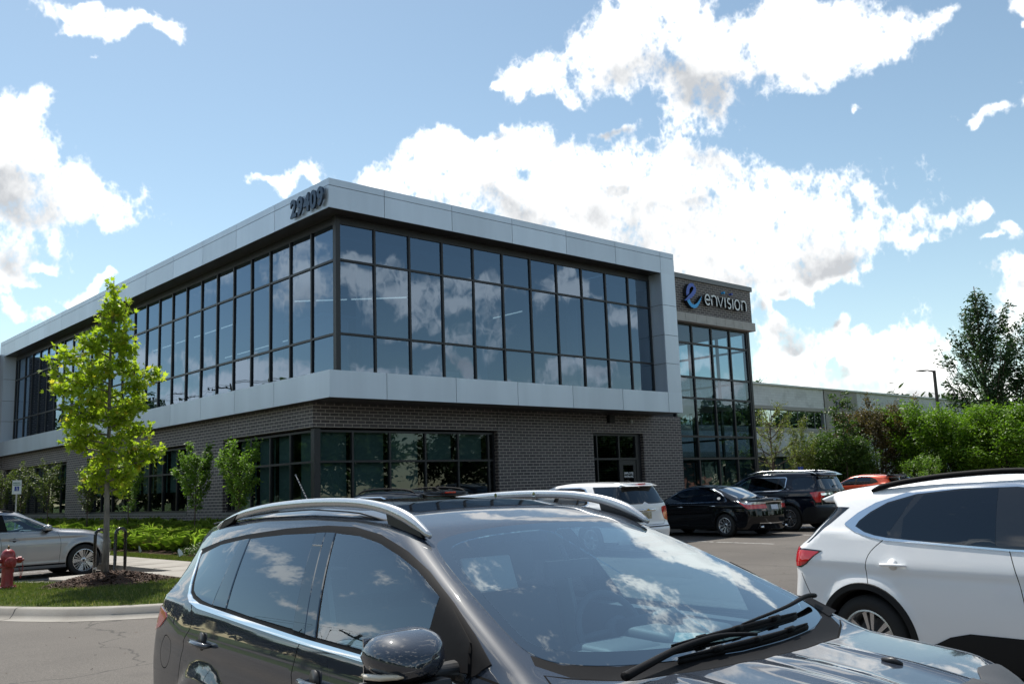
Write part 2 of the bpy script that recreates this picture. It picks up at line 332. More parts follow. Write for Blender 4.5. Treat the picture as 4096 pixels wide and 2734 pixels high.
def _asph(m):
    tc = nd(m, 'ShaderNodeTexCoord')
    a = nd(m, 'ShaderNodeTexNoise'); a.inputs['Scale'].default_value = .22; a.inputs['Detail'].default_value = 5; a.inputs['Roughness'].default_value = .6; lk(m, tc.outputs['Object'], a.inputs['Vector'])
    b = nd(m, 'ShaderNodeTexNoise'); b.inputs['Scale'].default_value = 85; b.inputs['Detail'].default_value = 3; lk(m, tc.outputs['Object'], b.inputs['Vector'])
    c = nd(m, 'ShaderNodeTexVoronoi'); c.inputs['Scale'].default_value = 70; lk(m, tc.outputs['Object'], c.inputs['Vector'])
    r = nd(m, 'ShaderNodeValToRGB'); lk(m, a.outputs[0], r.inputs[0]); r.color_ramp.elements[0].position = .3; r.color_ramp.elements[0].color = (.082, .073, .065, 1); r.color_ramp.elements[1].position = .72; r.color_ramp.elements[1].color = (.125, .112, .099, 1)
    r2 = nd(m, 'ShaderNodeMapRange'); lk(m, b.outputs[0], r2.inputs[0]); r2.inputs[1].default_value = .3; r2.inputs[2].default_value = .7; r2.inputs[3].default_value = .62; r2.inputs[4].default_value = 1.38
    s = nd(m, 'ShaderNodeVectorMath', operation='SCALE'); lk(m, r.outputs[0], s.inputs[0]); lk(m, r2.outputs[0], s.inputs['Scale'])
    # a few pale wandering cracks / tar lines
    v = nd(m, 'ShaderNodeTexVoronoi', feature='DISTANCE_TO_EDGE'); v.inputs['Scale'].default_value = .16
    wn = nd(m, 'ShaderNodeTexNoise'); wn.inputs['Scale'].default_value = .9; wn.inputs['Detail'].default_value = 6; lk(m, tc.outputs['Object'], wn.inputs['Vector'])
    va = nd(m, 'ShaderNodeVectorMath', operation='MULTIPLY_ADD'); lk(m, wn.outputs['Color'], va.inputs[0]); va.inputs[1].default_value = (1.6, 1.6, 0); lk(m, tc.outputs['Object'], va.inputs[2]); lk(m, va.outputs[0], v.inputs['Vector'])
    cm = nd(m, 'ShaderNodeMapRange'); lk(m, v.outputs['Distance'], cm.inputs[0]); cm.inputs[1].default_value = 0; cm.inputs[2].default_value = .004; cm.inputs[3].default_value = .75; cm.inputs[4].default_value = 0
    st = nd(m, 'ShaderNodeTexNoise'); st.inputs['Scale'].default_value = .75; st.inputs['Detail'].default_value = 3; lk(m, tc.outputs['Object'], st.inputs['Vector'])
    sm = nd(m, 'ShaderNodeMapRange'); lk(m, st.outputs[0], sm.inputs[0]); sm.inputs[1].default_value = .62; sm.inputs[2].default_value = .72; sm.inputs[3].default_value = 0; sm.inputs[4].default_value = .38
    y0 = mixcol(m, s.outputs[0], (.045, .041, .038), sm.outputs[0])
    x = mixcol(m, y0, (.022, .020, .019), cm.outputs[0])
    lk(m, x, bsdf(m).inputs['Base Color'])
    bp = nd(m, 'ShaderNodeBump'); bp.inputs['Strength'].default_value = .5; bp.inputs['Distance'].default_value = .006; lk(m, c.outputs['Distance'], bp.inputs['Height']); lk(m, bp.outputs[0], bsdf(m).inputs['Normal'])
_asph(M['asphalt'])
M['concrete'] = mat('concrete', (.3, .28, .25), .85, spec=.3)
noise_col(M['concrete'], [(.25, (.215, .195, .17)), (.5, (.285, .265, .235)), (.75, (.335, .315, .285))], 1.4, 8, bump=.25, bscale=60)
M['paint'] = mat('line_paint', (.42, .41, .39), .75); noise_col(M['paint'], [(.38, (.12, .11, .10)), (.52, (.45, .44, .42))], 9, 8)
M['lawn'] = mat('lawn_soil', (.06, .09, .02), .95, spec=.1)
noise_col(M['lawn'], [(.3, (.045, .075, .016)), (.5, (.075, .10, .025)), (.68, (.15, .125, .055))], 1.6, 7, rough=.65, bump=.8, bscale=90, dist=.03)
M['field'] = mat('far_grass', (.07, .10, .03), .95, spec=.1)
noise_col(M['field'], [(.3, (.05, .08, .02)), (.7, (.09, .12, .035))], .15, 6)
M['mulch'] = mat('bark_mulch', (.06, .035, .025), .95, spec=.1)
noise_col(M['mulch'], [(.3, (.022, .013, .010)), (.55, (.075, .045, .032)), (.8, (.19, .13, .10))], 26, 3, bump=1, bscale=40, dist=.03)

# ---------------------------------------------------------------- ground
g = MB(); xs = [-1500, -60, 60, 1500]
for i in range(3): g.quad((xs[i], -1500, gz(xs[i]) - .05), (xs[i + 1], -1500, gz(xs[i + 1]) - .05), (xs[i + 1], 1500, gz(xs[i + 1]) - .05), (xs[i], 1500, gz(xs[i]) - .05))
tag(g.build('ground', M['field']), kind='structure')
def sheet(name, poly, dz, m, top=0.):
    b = MB(); n = len(poly)
    b.add([(x, y, gz(x) + dz) for x, y in poly], [tuple(range(n))]); o = b.build(name, m, recalc=False); tag(o, kind='structure'); return o
def slab(name, poly, z0, z1, m):
    b = MB(); n = len(poly)
    b.add([(x, y, gz(x) + z0) for x, y in poly] + [(x, y, gz(x) + z1) for x, y in poly], [tuple(range(n))[::-1], tuple(range(n, 2 * n))] + [(i, (i + 1) % n, n + (i + 1) % n, n + i) for i in range(n)])
    o = b.build(name, m); tag(o, kind='structure'); return o
a = MB()
for x0, x1 in ((-9, 59.9),): a.quad((x0, -40, gz(x0)), (x1, -40, gz(x1)), (x1, 62, gz(x1)), (x0, 62, gz(x0)))
tag(a.build('parking_lot', M['asphalt']), kind='structure')
sheet('road', [(-30, -400), (-20, -400), (-20, 400), (-30, 400)], .004, M['asphalt'])
# painted stall lines
def line(p, q, w=.10):
    p, q = Vector(p), Vector(q); d = (q - p).normalized(); n = Vector((-d.y, d.x)) * w / 2
    return [tuple(p + n), tuple(q + n), tuple(q - n), tuple(p - n)]
lm_ = MB()
for P_, Q_ in [((20.62, 13.3), (21.25, 18.9)), ((23.72, 13.3), (24.42, 18.9)), ((26.85, 13.3), (27.5, 18.9)), ((17.5, 13.3), (18.1, 18.9)), ((29.95, 13.3), (30.6, 18.9)), ((14.5, 13.3), (15.0, 18.9)),
               ((2.4, 26.1), (8.0, 26.05)), ((2.4, 23.3), (8.0, 23.25)), ((2.4, 28.9), (8.0, 28.9)), ((2.4, 31.7), (8.0, 31.7)),
               ((4.75, 4.6), (4.1, -1.0)), ((6.9, 5.1), (6.2, -.5)), ((1.4, 4.9), (.8, -.7))]:
    poly = line(P_, Q_); lm_.add([(x, y, gz(x) + .004) for x, y in poly], [(0, 1, 2, 3)])
tag(lm_.build('stall_lines', M['paint'], recalc=False), kind='structure')

# island with kerb
ISL = [(2.0, 21.6), (2.55, 19.3), (3.2, 17.4), (3.94, 15.74), (4.57, 14.62), (5.35, 13.95), (6.6, 13.3), (7.7, 13.1), (8.7, 13.6), (9.1, 14.8), (8.8, 16.6), (7.5, 18.4), (6.5, 19.7), (6.25, 20.3), (6.05, 20.9), (5.4, 21.5)]
def offset_poly(poly, d):
    n = len(poly); r = []
    for i in range(n):
        p0, p1, p2 = Vector(poly[i - 1]), Vector(poly[i]), Vector(poly[(i + 1) % n])
        a_, b_ = (p1 - p0).normalized(), (p2 - p1).normalized(); na, nb = Vector((-a_.y, a_.x)), Vector((-b_.y, b_.x))
        m_ = (na + nb).normalized(); k = d / max(.4, m_.dot(na)); r.append(tuple(p1 + m_ * k))
    return r
def densify(poly, step=.35):
    out = []; n = len(poly)
    for i in range(n):
        p0, p1, p2, p3 = [Vector(poly[(i + k) % n]) for k in (-1, 0, 1, 2)]; m_ = max(1, int((p2 - p1).length / step))
        for k in range(m_):
            t = k / m_; out.append(tuple(.5 * ((2 * p1) + (p2 - p0) * t + (2 * p0 - 5 * p1 + 4 * p2 - p3) * t * t + (3 * p1 - p0 - 3 * p2 + p3) * t ** 3)))
    return out
ISL = densify(ISL)
kb = MB(); prof = [(-.02, .004), (.16, .012), (.21, .06), (.25, .135), (.29, .152), (.42, .155), (.45, .13)]
rings = [offset_poly(ISL, d) for d, _ in prof]; n = len(ISL)
for (d, h), r in zip(prof, rings): kb.v += [(x, y, gz(x) + h) for x, y in r]
for k in range(len(prof) - 1):
    for i in range(n): kb.f.append((k * n + i, k * n + (i + 1) % n, (k + 1) * n + (i + 1) % n, (k + 1) * n + i)); kb.m.append(0)
for i in range(0, n, 8):        # expansion joints
    a_, b_ = Vector(rings[0][i]), Vector(rings[5][i]); t = Vector((-(b_ - a_).y, (b_ - a_).x)).normalized() * .007
    for k in range(5):
        p, q = Vector(rings[k][i]), Vector(rings[k + 1][i]); hp, hq = prof[k][1] + .003, prof[k + 1][1] + .003
        kb.quad((*(p + t), gz(p.x) + hp), (*(q + t), gz(q.x) + hq), (*(q - t), gz(q.x) + hq), (*(p - t), gz(p.x) + hp), 1)
o = kb.build('kerb', [M['concrete'], M['joint']], recalc=False); tag(o, kind='structure'); smooth_angle(o, 50)
island_in = offset_poly(ISL, .40)
TREE = Vector((6.45, 18.45))
def island_h(x, y):
    d = math.hypot(x - TREE.x, (y - TREE.y)); e = math.hypot(x - 6.2, y - 17.0)
    return gz(x) + .15 + .06 * max(0, 1 - e / 3.2)
il = MB(); vs = [Vector(p) for p in island_in]; k0 = len(vs); pts = list(vs)
xs_ = np.arange(2, 10.2, .3); ys_ = np.arange(13, 21.6, .3)
def inpoly(x, y, P):
    c = False; j = len(P) - 1
    for i in range(len(P)):
        if (P[i][1] > y) != (P[j][1] > y) and x < (P[j][0] - P[i][0]) * (y - P[i][1]) / (P[j][1] - P[i][1]) + P[i][0]: c = not c
        j = i
    return c
inner = offset_poly(ISL, .5)
for x in xs_:
    for y in ys_:
        if inpoly(x, y, inner): pts.append(Vector((x + rnd.uniform(-.05, .05), y + rnd.uniform(-.05, .05))))
r_ = geometry.delaunay_2d_cdt(pts, [(i, (i + 1) % k0) for i in range(k0)], [], 0, 1e-4)
tv, tf = r_[0], r_[2]
tf = [f for f in tf if inpoly(sum(tv[i].x for i in f) / 3, sum(tv[i].y for i in f) / 3, island_in)]
il.add([(p.x, p.y, island_h(p.x, p.y) - (.012 if i < k0 else 0)) for i, p in enumerate(tv)], tf)
o = il.build('island_lawn', M['lawn']); tag(o, kind='structure'); o.data.shade_smooth()
# paved pad by the bike rack, walks
slab('pavement_pad', [(6.28, 21.55), (6.12, 20.95), (6.55, 19.72), (7.55, 18.45), (8.85, 16.65), (9.3, 17.2), (9.4, 20.4), (8.2, 20.4), (7.4, 21.6)], -.02, .152, M['concrete'])
slab('pavement', [(8.45, 20.415), (9.85, 20.415), (9.85, 62), (8.45, 62)], -.02, .151, M['concrete'])
slab('front_walk', [(9.86, 19.9), (60, 19.9), (60, 22.4), (9.86, 22.4)], -.02, .15, M['concrete'])
wj = MB()
for y in np.arange(21.5, 60, 1.5): wj.box(8.46, 9.84, y, y + .012, .20, gz(9) + .154)
for x in np.arange(11.5, 59, 1.5): wj.box(x, x + .012, 19.92, 22.39, gz(x) + .12, gz(x) + .153)
tag(wj.build('pavement_joints', M['joint']), kind='structure')
bed = MB(); nx_ = 9
cols = [9.86 + i * (13.9 - 9.86) / (nx_ - 1) for i in range(nx_)]
for i, x in enumerate(cols):
    t = i / (nx_ - 1); h = gz(x) + .14 + .36 * t * t * (3 - 2 * t); bed.v += [(x, 22.41, h - .1 * t), (x, 30, h), (x, 64, h)]
for i in range(nx_ - 1):
    for k in range(2): bed.f.append((i * 3 + k, i * 3 + 3 + k, i * 3 + 4 + k, i * 3 + 1 + k)); bed.m.append(0)
tag(bed.build('planting_bed', M['mulch']), kind='structure')
b2 = MB(); b2.quad((13.91, 22.41, .26), (60, 22.41, .47), (60, 23.9, .5), (13.91, 23.9, .3)); tag(b2.build('front_bed', M['mulch']), kind='structure')
ls = MB(); ls.add([(9.87, 23, .206), (10.55, 23, .215), (10.55, 60, .215), (9.87, 60, .206)], [(0, 1, 2, 3)]); tag(ls.build('lawn_strip', M['lawn']), kind='structure')

# ---------------------------------------------------------------- office building (origin at the metal band's corner)
C0 = Vector((13.568, 22.404, 0))
ob = thing('office_building', 'two-storey dark brick and glass office building with a silver metal frame round its upper windows', 'building', C0)
BX, BY = .35, 1.5           # brick planes behind the band
GR = .60                    # upper glazing recess
T_, F_, B_, G_ = 10.61, 9.75, 5.11, 4.35
LX, LY = 15.6, 34.35        # outer lengths of the metal frame
OX, OY = 14.77, 33.5        # openings

def wall(name, axis, at, u0, u1, z0, z1, openings, m, depth=.22, parent=ob, uvoff=0, zbase=None):
    """axis 'x': wall lies in plane x=at and runs along y; 'y': plane y=at, runs along x. openings [(u0,u1,z0,z1)]"""
    b = MB(); us = sorted({u0, u1, *[o_[0] for o_ in openings], *[o_[1] for o_ in openings]}); zs = sorted({z0, z1, *[o_[2] for o_ in openings], *[o_[3] for o_ in openings]})
    P = (lambda u, z, d: (at + d, u, z)) if axis == 'x' else (lambda u, z, d: (u, at + d, z))
    for i in range(len(us) - 1):
        for k in range(len(zs) - 1):
            uc, zc = (us[i] + us[i + 1]) / 2, (zs[k] + zs[k + 1]) / 2
            if us[i] < u0 or us[i + 1] > u1 or zs[k] < z0 or zs[k + 1] > z1: continue
            if any(o_[0] < uc < o_[1] and o_[2] < zc < o_[3] for o_ in openings): continue
            b.quad(P(us[i], zs[k], 0), P(us[i + 1], zs[k], 0), P(us[i + 1], zs[k + 1], 0), P(us[i], zs[k + 1], 0))
            b.quad(P(us[i], zs[k], depth + .1), P(us[i + 1], zs[k], depth + .1), P(us[i + 1], zs[k + 1], depth + .1), P(us[i], zs[k + 1], depth + .1))
    for a0, a1, c0, c1 in openings:
        d = depth
        if a0 > u0: b.quad(P(a0, c0, 0), P(a0, c1, 0), P(a0, c1, d), P(a0, c0, d))
        if a1 < u1: b.quad(P(a1, c0, 0), P(a1, c1, 0), P(a1, c1, d), P(a1, c0, d))
        if c1 < z1: b.quad(P(a0, c1, 0), P(a1, c1, 0), P(a1, c1, d), P(a0, c1, d))
        if c0 > z0: b.quad(P(a0, c0, 0), P(a1, c0, 0), P(a1, c0, d), P(a0, c0, d))
    return b.build(name, m, parent, uvbox=True, recalc=False)

SILL, HEAD = 1.24, 3.64
left_open = [(BY, 7.30, SILL, HEAD), (10.1, 20.64, SILL, HEAD), (23.4, 33.97, SILL, HEAD), (36.6, 47.2, SILL, HEAD)]
wall('wall', 'x', BX, BY, 34.4, -.2, G_, left_open[:3], M['brick'])
right_open = [(BX, 7.40, SILL, HEAD), (12.1, 14.95, 0, HEAD)]
wall('wall', 'y', BY, BX, 17.36, -.2, G_, right_open, M['brick'])
w_ = MB(); w_.box(17.06, 17.36, BY + .01, 9, -.2, G_); w_.build('wall', M['brick'], ob, uvbox=True)
# brick control joints
for y in (6.9, 10.08, 20.62, 23.38, 33.9): MB().box(BX - .003, BX + .01, y - .006, y + .006, HEAD, G_).build('expansion_joint', M['joint'], ob)
for x in (7.42, 12.08): MB().box(x - .006, x + .006, BY - .003, BY + .01, HEAD, G_).build('expansion_joint', M['joint'], ob)

# metal frame: fascia, band, piers
def panels(name, axis, at, u0, u1, z0, z1, seams, hs=(), thick=.30, ret=1, outd=0.):
    """flat panels separated by 14 mm open joints, standing on a dark backing"""
    b = MB(); P = (lambda u, z, d: (at + d, u, z)) if axis == 'x' else (lambda u, z, d: (u, at + d, z))
    us = [u0] + [s for s in seams if u0 + .05 < s < u1 - .05] + [u1]; zs = [z0] + list(hs) + [z1]; j = .008
    for i in range(len(us) - 1):
        for k in range(len(zs) - 1):
            a0 = us[i] + (j if i else 0); a1 = us[i + 1] - (j if i < len(us) - 2 else 0); c0 = zs[k] + (j if k else 0); c1 = zs[k + 1] - (j if k < len(zs) - 2 else 0)
            t = rnd.uniform(-.0012, .0012); t2 = rnd.uniform(-.0012, .0012)
            v = [P(a0, c0, t), P(a1, c0, t2), P(a1, c1, -t), P(a0, c1, -t2), P(a0, c0, .03), P(a1, c0, .03), P(a1, c1, .03), P(a0, c1, .03)]
            b.add(v, [(0, 1, 2, 3), (0, 4, 5, 1), (1, 5, 6, 2), (2, 6, 7, 3), (3, 7, 4, 0)])
    b.quad(P(u0 + .02, z0 + .002, .028), P(u1 - .02, z0 + .002, .028), P(u1 - .02, z1 - .002, .028), P(u0 + .02, z1 - .002, .028), 1)
    return b.build(name, [M['metal'], M['joint']], ob)
sx = [1.90, 4.46, 7.02, 9.58, 12.16, OX]; sy = [3.17, 5.78, 8.33, 10.88, 13.49, 16.07, 18.65, 21.22, 23.8, 26.4, 29.0, 31.6, OY]
panels('fascia', 'y', 0, 0, LX, F_, T_, sx, (10.40,))
panels('fascia', 'x', 0, .001, LY, F_, T_, sy, (10.40,))
panels('lower_band', 'y', 0, 0, LX, G_, B_, sx)
panels('lower_band', 'x', 0, .001, LY, G_, B_, sy)
pz = (6.22, 7.33, 8.50)
panels('pier', 'y', 0, OX, LX, B_, F_, [], pz)
panels('pier', 'x', 0, OY, LY, B_, F_, [], pz)
def ret_pier():
    zz = [B_, *pz, F_]
    for which in (0, 1):
        b = MB()
        for k in range(4):
            c0 = zz[k] + (.008 if k else 0); c1 = zz[k + 1] - (.008 if k < 3 else 0)
            b.box(OX - .012, OX + .02, .031, GR + .05, c0, c1) if which else b.box(.031, GR + .05, OY - .012, OY + .02, c0, c1)
        b.box(OX - .004, OX + .03, .04, GR + .05, B_, F_, 1) if which else b.box(.04, GR + .05, OY - .004, OY + .03, B_, F_, 1)
        b.build('pier_return', [M['metal'], M['joint']], ob)
ret_pier()
# band upstand, undersides, roof, side of the frame
q = MB(); q.box(.031, LX - .001, .031, GR + .3, B_ - .08, B_ - .012); q.box(.031, GR + .3, GR + .31, LY - .001, B_ - .08, B_ - .012)
q.build('band_top', M['metal'], ob)
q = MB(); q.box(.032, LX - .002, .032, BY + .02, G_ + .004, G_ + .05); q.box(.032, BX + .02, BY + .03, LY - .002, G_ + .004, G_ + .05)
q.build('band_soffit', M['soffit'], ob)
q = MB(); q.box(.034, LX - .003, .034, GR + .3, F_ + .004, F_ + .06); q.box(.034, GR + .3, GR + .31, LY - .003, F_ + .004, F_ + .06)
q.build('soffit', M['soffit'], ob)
q = MB(); q.box(.05, LX - .02, .05, 20, T_ - .12, T_ - .03); q.box(.05, 20, 20.01, 34.3, T_ - .12, T_ - .03); q.build('roof', M['cap'], ob)
q = MB(); q.box(LX - .031, LX, .031, 2.2, G_, T_ - .002); q.box(LX - .03, LX - .001, 2.21, 20, G_, T_ - .13); q.build('frame_side', M['metal'], ob)

# curtain walls
def curtain(name, axis, at, us, zs, mg, tilt=.0035, mw=.032, dep=.15, parent=ob, glass_in=.05, ends=(1, 1), pn='pane'):
    """mullion grid with one glass mesh; every pane is turned a hair so that reflections break from pane to pane"""
    P = (lambda u, z, d: (at + d, u, z)) if axis == 'x' else (lambda u, z, d: (u, at + d, z))
    b = MB()
    def bar(u0, u1, z0, z1, d0, d1):
        p = [P(u0, z0, d0), P(u1, z1, d1)]; b.box(p[0][0], p[1][0], p[0][1], p[1][1], p[0][2], p[1][2])
    for i, u in enumerate(us):
        ww = mw
        bar(u - ww, u + ww, zs[0] - mw, zs[-1] + mw, -.0, dep)
    for z in zs:
        for i in range(len(us) - 1): bar(us[i] + mw, us[i + 1] - mw, z - mw, z + mw, .004, dep - .01)
    fr = b.build(name, M['frame'], parent)
    gl = MB()
    for i in range(len(us) - 1):
        for k in range(len(zs) - 1):
            a, c = rnd.gauss(0, tilt), rnd.gauss(0, tilt)
            u0, u1, z0, z1 = us[i] + mw, us[i + 1] - mw, zs[k] + mw, zs[k + 1] - mw; hu, hz = (u1 - u0) / 2, (z1 - z0) / 2
            gl.quad(P(u0, z0, glass_in - a * hu - c * hz), P(u1, z0, glass_in + a * hu - c * hz), P(u1, z1, glass_in + a * hu + c * hz), P(u0, z1, glass_in - a * hu + c * hz))
    gl.build(pn, mg, fr, recalc=False)
    return fr
zsU = [B_ + .04, 6.27, 8.45, F_ - .20]
usx = [GR + .08] + [.66 + 1.283 * k for k in range(1, 11)] + [OX - .04]
usy = [GR + .08] + [.74 + 1.29 * k for k in range(1, 26)] + [OY - .04]
curtain('curtain_wall', 'y', GR, usx, zsU, M['glass'])
curtain('curtain_wall', 'x', GR, usy, zsU, M['glass'])
q = MB(); q.box(GR - .035, GR + .12, GR - .035, GR + .12, B_ - .01, F_ + .003); q.box(GR + .13, OX, GR + .01, GR + .14, F_ - .165, F_ + .003); q.box(GR + .01, GR + .14, GR + .15, OY, F_ - .165, F_ + .003)
q.build('corner_post', M['frame'], ob)
# ground floor windows
zL = [SILL + .05, 2.66, HEAD - .09]
WR = .17
curtain('window', 'y', BY + WR, [BX + WR + .04, 1.80, 3.14, 4.50, 5.83, 7.13, 7.36], zL, M['glass_low'], .002)
curtain('window', 'x', BX + WR, [BY + WR + .04, 3.13, 4.39, 5.65, 6.96, 7.26], zL, M['glass_low'], .002)
q = MB(); q.box(BX + WR - .06, BX + WR + .14, BY + WR - .06, BY + WR + .14, SILL, HEAD - .001); q.build('corner_post', M['frame'], ob)
for a_, c_, ph in ((10.1, 20.64, 0), (23.4, 33.97, 0)):
    n_ = 8; us_ = [a_ + .04 + (c_ - a_ - .08) * i / n_ for i in range(n_ + 1)]
    curtain('window', 'x', BX + WR, us_, zL, M['glass_low'], .002)
q = MB()
for a_, c_ in ((BY + .1, 7.3), (10.1, 20.64), (23.4, 33.97)): q.box(BX - .02, BX + WR, a_ + .003, c_ - .003, SILL - .07, SILL + .012)
q.box(BX + WR + .01, 7.397, BY - .02, BY + WR, SILL - .07, SILL + .012); q.build('window_sill', M['cap'], ob)
# entrance: side light, wide light, door
q = MB(); y0, y1 = BY + .15, BY + .28
for x0, x1, z0, z1 in [(12.1, 12.16, .15, HEAD), (12.42, 12.48, .15, HEAD), (13.64, 13.71, .15, HEAD), (14.64, 14.72, .15, HEAD), (14.72, 14.95, .15, HEAD),
                       (12.16, 12.42, 2.64, 2.71), (12.48, 13.64, 2.64, 2.71), (13.71, 14.64, 2.63, 2.72), (12.16, 12.42, HEAD - .09, HEAD), (12.48, 13.64, HEAD - .09, HEAD), (13.71, 14.64, HEAD - .09, HEAD), (12.16, 12.42, .15, .25), (12.48, 13.64, .15, .25)]:
    q.box(x0, x1, y0, y1, z0, z1 - .001)
en = q.build('entrance_frame', M['frame'], ob)
q = MB(); yg = BY + .21
for x0, x1, z0, z1 in [(12.16, 12.42, .25, 2.64), (12.48, 13.64, .25, 2.64), (12.16, 12.42, 2.71, HEAD - .09), (12.48, 13.64, 2.71, HEAD - .09), (13.71, 14.64, 2.72, HEAD - .09)]: q.quad((x0, yg, z0), (x1, yg, z0), (x1, yg, z1), (x0, yg, z1))
q.build('glazing', M['glass_low'], en)
q = MB(); dx0, dx1 = 13.715, 14.635
for x0, x1, z0, z1 in [(dx0, dx0 + .16, .16, 2.62), (dx1 - .16, dx1, .16, 2.62), (dx0 + .16, dx1 - .16, 2.44, 2.62), (dx0 + .16, dx1 - .16, .16, .42)]: q.box(x0, x1, BY + .17, BY + .22, z0, z1)
dr = q.build('door', M['frame'], ob)
q = MB(); q.quad((dx0 + .16, BY + .20, .42), (dx1 - .16, BY + .20, .42), (dx1 - .16, BY + .20, 2.44), (dx0 + .16, BY + .20, 2.44)); q.build('door_glass', M['glass_low'], dr)
for i, t in enumerate(('EMPLOYEE', 'ENTRANCE')):
    me = text_mesh(t, .115, .001, .0035); me.transform(Matrix.Translation((13.945, BY + .192, 2.09 - i * .125)) @ Matrix.Rotation(R_(90), 4, 'X')); me.materials.append(M['white']); link('lettering', me, dr)
q = MB(); q.tube([(dx1 - .2, BY + .17, 1.0), (dx1 - .2, BY + .10, 1.05), (dx1 - .2, BY + .10, 1.5), (dx1 - .2, BY + .17, 1.55)], .015); q.build('door_handle', M['cap'], dr)
# wall light and flood lamp above the entrance
q = MB(); q.box(12.9, 13.2, BY - .14, BY, 4.02, 4.30); q.build('wall_lamp', M['black'], ob)
q = MB(); q.lathe([(.02, 0), (.06, .03), (.075, .10), (.06, .16), (0, .17)], (14.15, BY - .12, 4.0)); q.box(14.08, 14.22, BY - .07, BY, 4.02, 4.14); q.build('flood_lamp', M['stone'], ob, smooth=False)

# tower bay on the right
TX = 23.06
cap_z = 10.22
q = MB(); q.quad((15.7, BY, 8.76), (TX, BY, 8.76), (TX, BY, cap_z), (15.7, BY, cap_z)); q.quad((TX, BY, 8.76), (TX, 9, 8.76), (TX, 9, cap_z), (TX, BY, cap_z)); q.build('tower_wall', M['brick'], ob, uvbox=True, recalc=False)
q = MB(); q.box(15.65, TX + .07, BY - .07, 9.1, cap_z, cap_z + .21); cp = q.build('tower_coping', M['cap'], ob)
q = MB()
xx = [15.66 + i * .835 for i in range(9)]; xx = [x for x in xx if x < 22.8] + [TX + .07]
xx = [17.6 - .1, 18.0, 18.77, 19.48, 20.16, 20.84, 21.48, 22.12, 22.72, TX + .09]
for i in range(len(xx) - 1): q.box(xx[i] + (.006 if i else -1.7), xx[i + 1] - .006 * (i < 8), BY - .10, BY + .35, 8.38, 8.755)
q.box(TX - .3, TX + .09, BY + .36, 9, 8.38, 8.755)
q.build('stone_lintel', M['stone'], ob)
tz = [.12, 2.67, 3.59, 5.20, 6.09, 7.54, 8.34]
curtain('tower_curtain_wall', 'y', BY + .22, [17.42, 18.80, 20.19, 21.55, 22.86], tz, M['glass_tower'], .0025, mw=.042)
curtain('tower_curtain_wall', 'x', TX - .10, [BY + .5, BY + 2, BY + 3.6, BY + 5.2, BY + 6.8], tz, M['glass_tower'], .0025, mw=.042)
each('tower_post', [(22.91, TX, BY + .20, BY + .46, 0, 8.378), (22.9, TX, 8.4, 9, 0, 8.378)], M['frame'], ob)
q = MB(); q.box(15.7, TX - .1, BY + .5, 9, cap_z - .1, cap_z - .02); q.box(17.5, TX - .15, BY + .5, 8.8, 8.36, 8.5); q.build('tower_roof', M['ceil'], ob)
q = MB(); q.box(17.4, TX - .15, BY + .45, 8.8, 4.9, 5.15); q.build('tower_floor_slab', M['room'], ob)
q = MB()                 # far side glazing frame of the stair tower, seen through the bay against the sky
for x in (17.45, 18.5, 19.3, 20.4, 21.2, 22.2, 22.95): q.box(x - .16, x + .16, 8.8, 9.0, 5.2, 8.36)
for z in (5.2, 6.9, 8.2): q.box(17.3, 23, 8.83, 8.97, z, z + .16)
q.build('rear_mullions', M['frame'], ob)
q = MB(); q.box(17.37, TX - .15, 8.8, 8.95, 0, 5.2); q.box(17.38, 17.5, BY + .3, 8.8, 0, 5.1); q.build('tower_inner_wall', M['room'], ob)

# inner rooms
q = MB()
q.box(GR + .2, 15.5, GR + .2, 33.9, 4.62, 4.78); q.build('upper_floor', M['floor'], ob)
q = MB(); q.box(GR + .2, 15.5, GR + .2, 33.9, 9.10, 9.2); q.build('upper_ceiling', M['ceil'], ob)
q = MB(); q.box(15.35, 15.5, 2.3, 34, 4.8, 9.1); q.box(6.0, 15.3, 9.0, 9.15, 4.8, 9.1); q.box(5.2, 5.35, 13, 33.9, 4.8, 9.1); q.box(GR + .2, 15.4, 33.9, 34.0, 4.7, 9.1); q.box(5.2, 15, 12.85, 13, 4.8, 9.1); q.build('partition', M['room'], ob)
each('column', [(x - .16, x + .16, y - .16, y + .16, 4.8, 9.1) for x, y in ((3.2, 3.2), (8.2, 3.2), (13.0, 3.2), (3.2, 9), (3.2, 15), (3.2, 21), (3.2, 27))], M['white'], ob)
q = MB(); q.box(1.25, 1.95, 2.1, 4.6, 4.8, 7.05); q.box(.95, 2.2, 2.0, 4.7, 7.051, 7.12); q.build('cabinet', M['white'], ob)
for p_, q_ in [((.93, 3.84, 7.78), (2.25, 2.65, 7.78)), ((2.35, 2.56, 7.78), (3.67, 1.36, 7.78)), ((1.5, 9.0, 7.9), (1.5, 12.4, 7.9)), ((1.5, 13.0, 7.9), (1.5, 16.4, 7.9)), ((4.0, 9.5, 7.6), (4.0, 15, 7.6)), ((9.2, 2.0, 8.0), (9.2, 3.6, 8.0))]:
    MB().tube([p_, q_], .022, 4).build('light_strip', M['strip'], ob)
q = MB()                 # white boxes and a desk top inside the corner bay
each('storage_box', [(2.35 + i * .62, 2.9 + i * .62, 1.0, 1.5, 5.12, 5.12 + (.30, .34, .30, .26, .33)[i]) for i in range(5)] , M['white'], ob)
each('shelf', [(2.2, 5.8, .95, 1.6, 5.05, 5.11), (2.2, 5.0, 3.4, 3.9, 5.75, 5.8)], M['white'], ob)
